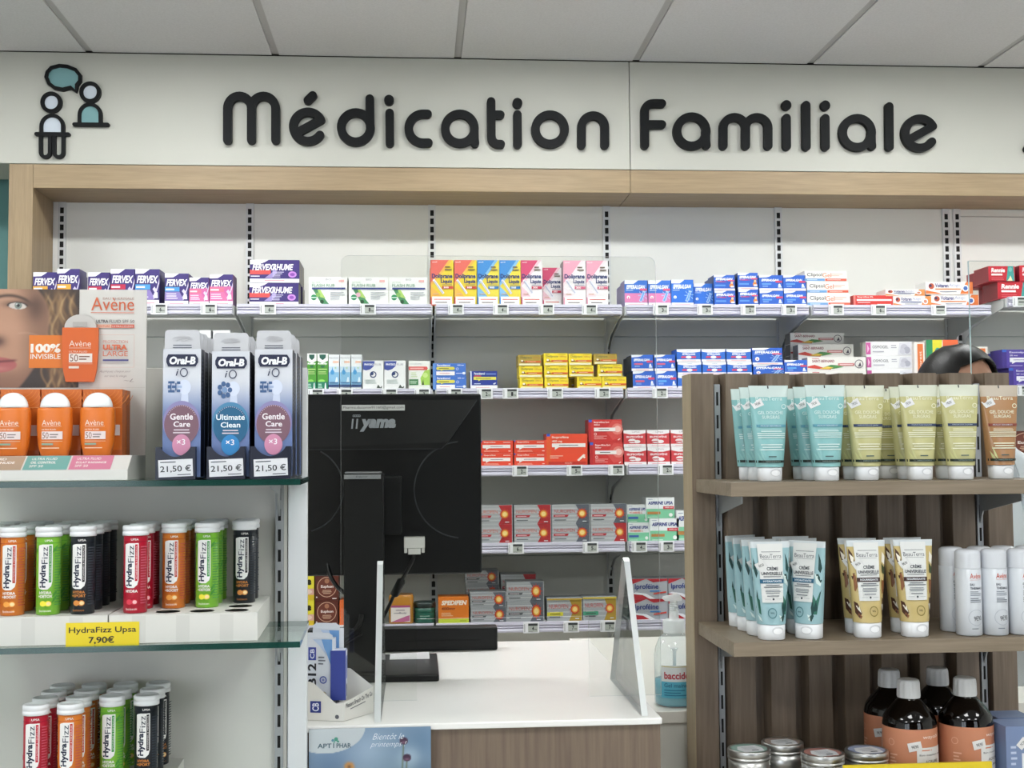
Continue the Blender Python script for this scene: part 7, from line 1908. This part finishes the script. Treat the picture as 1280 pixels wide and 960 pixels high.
# amber box of sweets and a green tin
t = thing('lozenge_jar', 'amber plastic jar with a white and magenta label', 'jar', (at(501.5, 780, 4.03).x, 4.0, ROW[4] + 0.0006))
w, h = 31 * PXM, 35 * PXM
m = MB(); ring = lambda k, z: [((w / 2 * k) * math.copysign(abs(math.cos(a)) ** .4, math.cos(a)), .04 + (.04 * k) * math.copysign(abs(math.sin(a)) ** .4, math.sin(a)), z) for a in np.linspace(0, 2 * PI, 28, endpoint=False)]
m.loft([ring(.94, 0), ring(1, .003), ring(1, h * .9), ring(.93, h)], mat('#c98a34', 0.2, trans=0.2, name='amber_jar'), True); m.build('jar_body', t)
m = MB(); inulux(Art(m, w, h * .9, flat, off=0.0016)); m.build('jar_label', t)
t = thing('pastille_tin', 'dark green ridged tin beside the orange and lime box', 'tin', (at(531, 780, 4.03).x, 4.035, ROW[4] + 0.0006)); r = 13.5 * PXM
gm = mat('#1f5a4a', 0.2, name='green_tin')
m = MB(); m.lathe([(0, 0), (r, 0), (r, .012), (r - .001, .014), (r, .016), (r, .03), (r - .001, .032), (r, .034), (r, .048), (0, .048)], gm, 32); A = Art(m, 0.04, 0.048, lambda x, z, o: ((r + o) * math.sin(x / r), -(r + o) * math.cos(x / r), z), off=0.0004, strips=6); A.rect(.1, .46, .9, .5, '#8fb8a8').rect(.1, .3, .6, .36, '#6fa898'); m.build('tin_body', t)
m = MB(); m.lathe([(r, .0482), (r + .001, .049), (r + .001, .060), (r - .001, .0655), (0, .0655)], mat('#1a2a28', 0.25, name='dark_lid'), 32); m.build('lid', t)

# ------------------------------------------------------------------ electronic price tags clipped to the rails
def tag_mesh(digit):
    w, h = 0.050, 0.0345; m = MB(); m.box(-w / 2, w / 2, -0.0065, 0, -h / 2, h / 2, mat('#e8e9ec', 0.35, name='tag_white'))
    m.box(-w / 2 + 0.003, -w / 2 + 0.005, -0.0068, -0.0064, -h / 2 + 0.004, h / 2 - 0.006, '#8a8c90')
    s = MB(); sw, sh = 0.030, 0.0265; s.box(-sw / 2 + 0.005, sw / 2 + 0.005, -0.0069, -0.0066, -sh / 2, sh / 2, mat('#b4b9b2', 0.3, name='tag_screen'))
    A = Art(s, sw, sh, lambda x, z, o: (x + 0.005, -0.0069 - o, z), z0=-sh / 2, off=0.0003)
    A.rect(0, .74, 1, 1, '#3a3e3e')
    if digit == '-':
        A.rect(.1, .36, .9, .5, '#3a3e3e')
    else:
        A.text(digit, .40, .62, .18, .66, '#22262a', 0.03).text('90', .66, .92, .2, .36, '#22262a', 0.01)
    A.rect(.05, .04, .5, .09, '#7a807a')
    return m.mesh('tag_case'), s.mesh('tag_screen')


TM = {}
TAGS = [(0, 199, '6', 'under the blue-banded purple box'), (0, 261, '6', 'under the pink boxes'), (0, 335, '6', 'under the long purple boxes'), (0, 460, '8', 'under the green-leaf box with the pink spot'), (0, 570, '4', 'between the two tall red and yellow boxes'), (0, 626, '4', 'under the tall blue and yellow boxes'), (0, 683, '4', 'under the lower crimson box'), (0, 737, '4', 'under the last tall pale pink box'),
        (0, 826, '3', 'under the pink-fronted blue boxes'), (0, 881, '3', 'under the lower sachet burst box'), (0, 935, '2', 'under the orange fruit boxes'), (0, 986, '3', 'under the plain blue tablet boxes'), (0, 1045, '5', 'under the white gel boxes'), (0, 1098, '6', 'under the flat red box'), (0, 1173, '-', 'under the orange-lined gel boxes'),
        (1, 395, '7', 'under the slim green boxes'), (1, 431, '8', 'under the slim pale blue boxes'), (1, 487, '6', 'under the navy-cornered boxes'), (1, 528, '7', 'under the white and lime box'), (1, 568, '1', 'under the pair of mid blue boxes'), (1, 606, '2', 'under the dark navy box'), (1, 638, '1', 'between the navy box and the yellow pile'), (1, 694, '2', 'under the yellow column second from the navy box'), (1, 753, '2', 'under the end of the yellow pile'), (1, 825, '2', 'under the pink and sky blue banded boxes'),
        (2, 650, '2', 'under the small orange-red boxes'), (2, 718, '5', 'under the large square orange box'), (2, 770, '3', 'under the deep red glowing boxes'), (2, 832, '2', 'under the white-topped red boxes'), (3, 645, '6', 'under the red-cornered silver boxes'), (3, 738, '5', 'under the grey-cornered silver boxes'), (3, 799, '4', 'under the small white and green boxes'), (3, 833, '3', 'under the larger white and green boxes'),
        (4, 664, '4', 'under the plain silver boxes'), (4, 714, '7', 'under the silver box with a yellow band'), (4, 760, '7', 'behind the acrylic fin on the lowest rail'), (4, 838, '3', 'behind the gel pump bottle'), (4, 432, '5', 'on the lowest rail beside the monitor stand')]
for r_, px, dg_, wh in TAGS:
    if dg_ not in TM:
        TM[dg_] = tag_mesh(dg_)
    y = {0: 387, 1: 493, 2: 590, 3: 687, 4: 787}[r_]; p = at(px, y, YL - 0.004)
    o = link('price_tag', TM[dg_][0], None, (p.x, YL - 0.0022, ROW[r_] - 0.0140)); tag(o, f'small electronic price tag {wh}', 'price tag', 'electronic price tags on the shelf rails'); link('tag_screen', TM[dg_][1], o)
for k, (r_, px) in enumerate(((0, 1275), (1, 1277))):
    p = at(px, 380, YL - 0.004); o = link('price_tag', TM['-'][0], None, (p.x, YL - 0.0022, RROW[r_] - 0.014)); tag(o, ('small electronic price tag under the deep red boxes', 'small electronic price tag under the violet boxes')[k], 'price tag', 'electronic price tags on the shelf rails'); link('tag_screen', TM['-'][1], o)
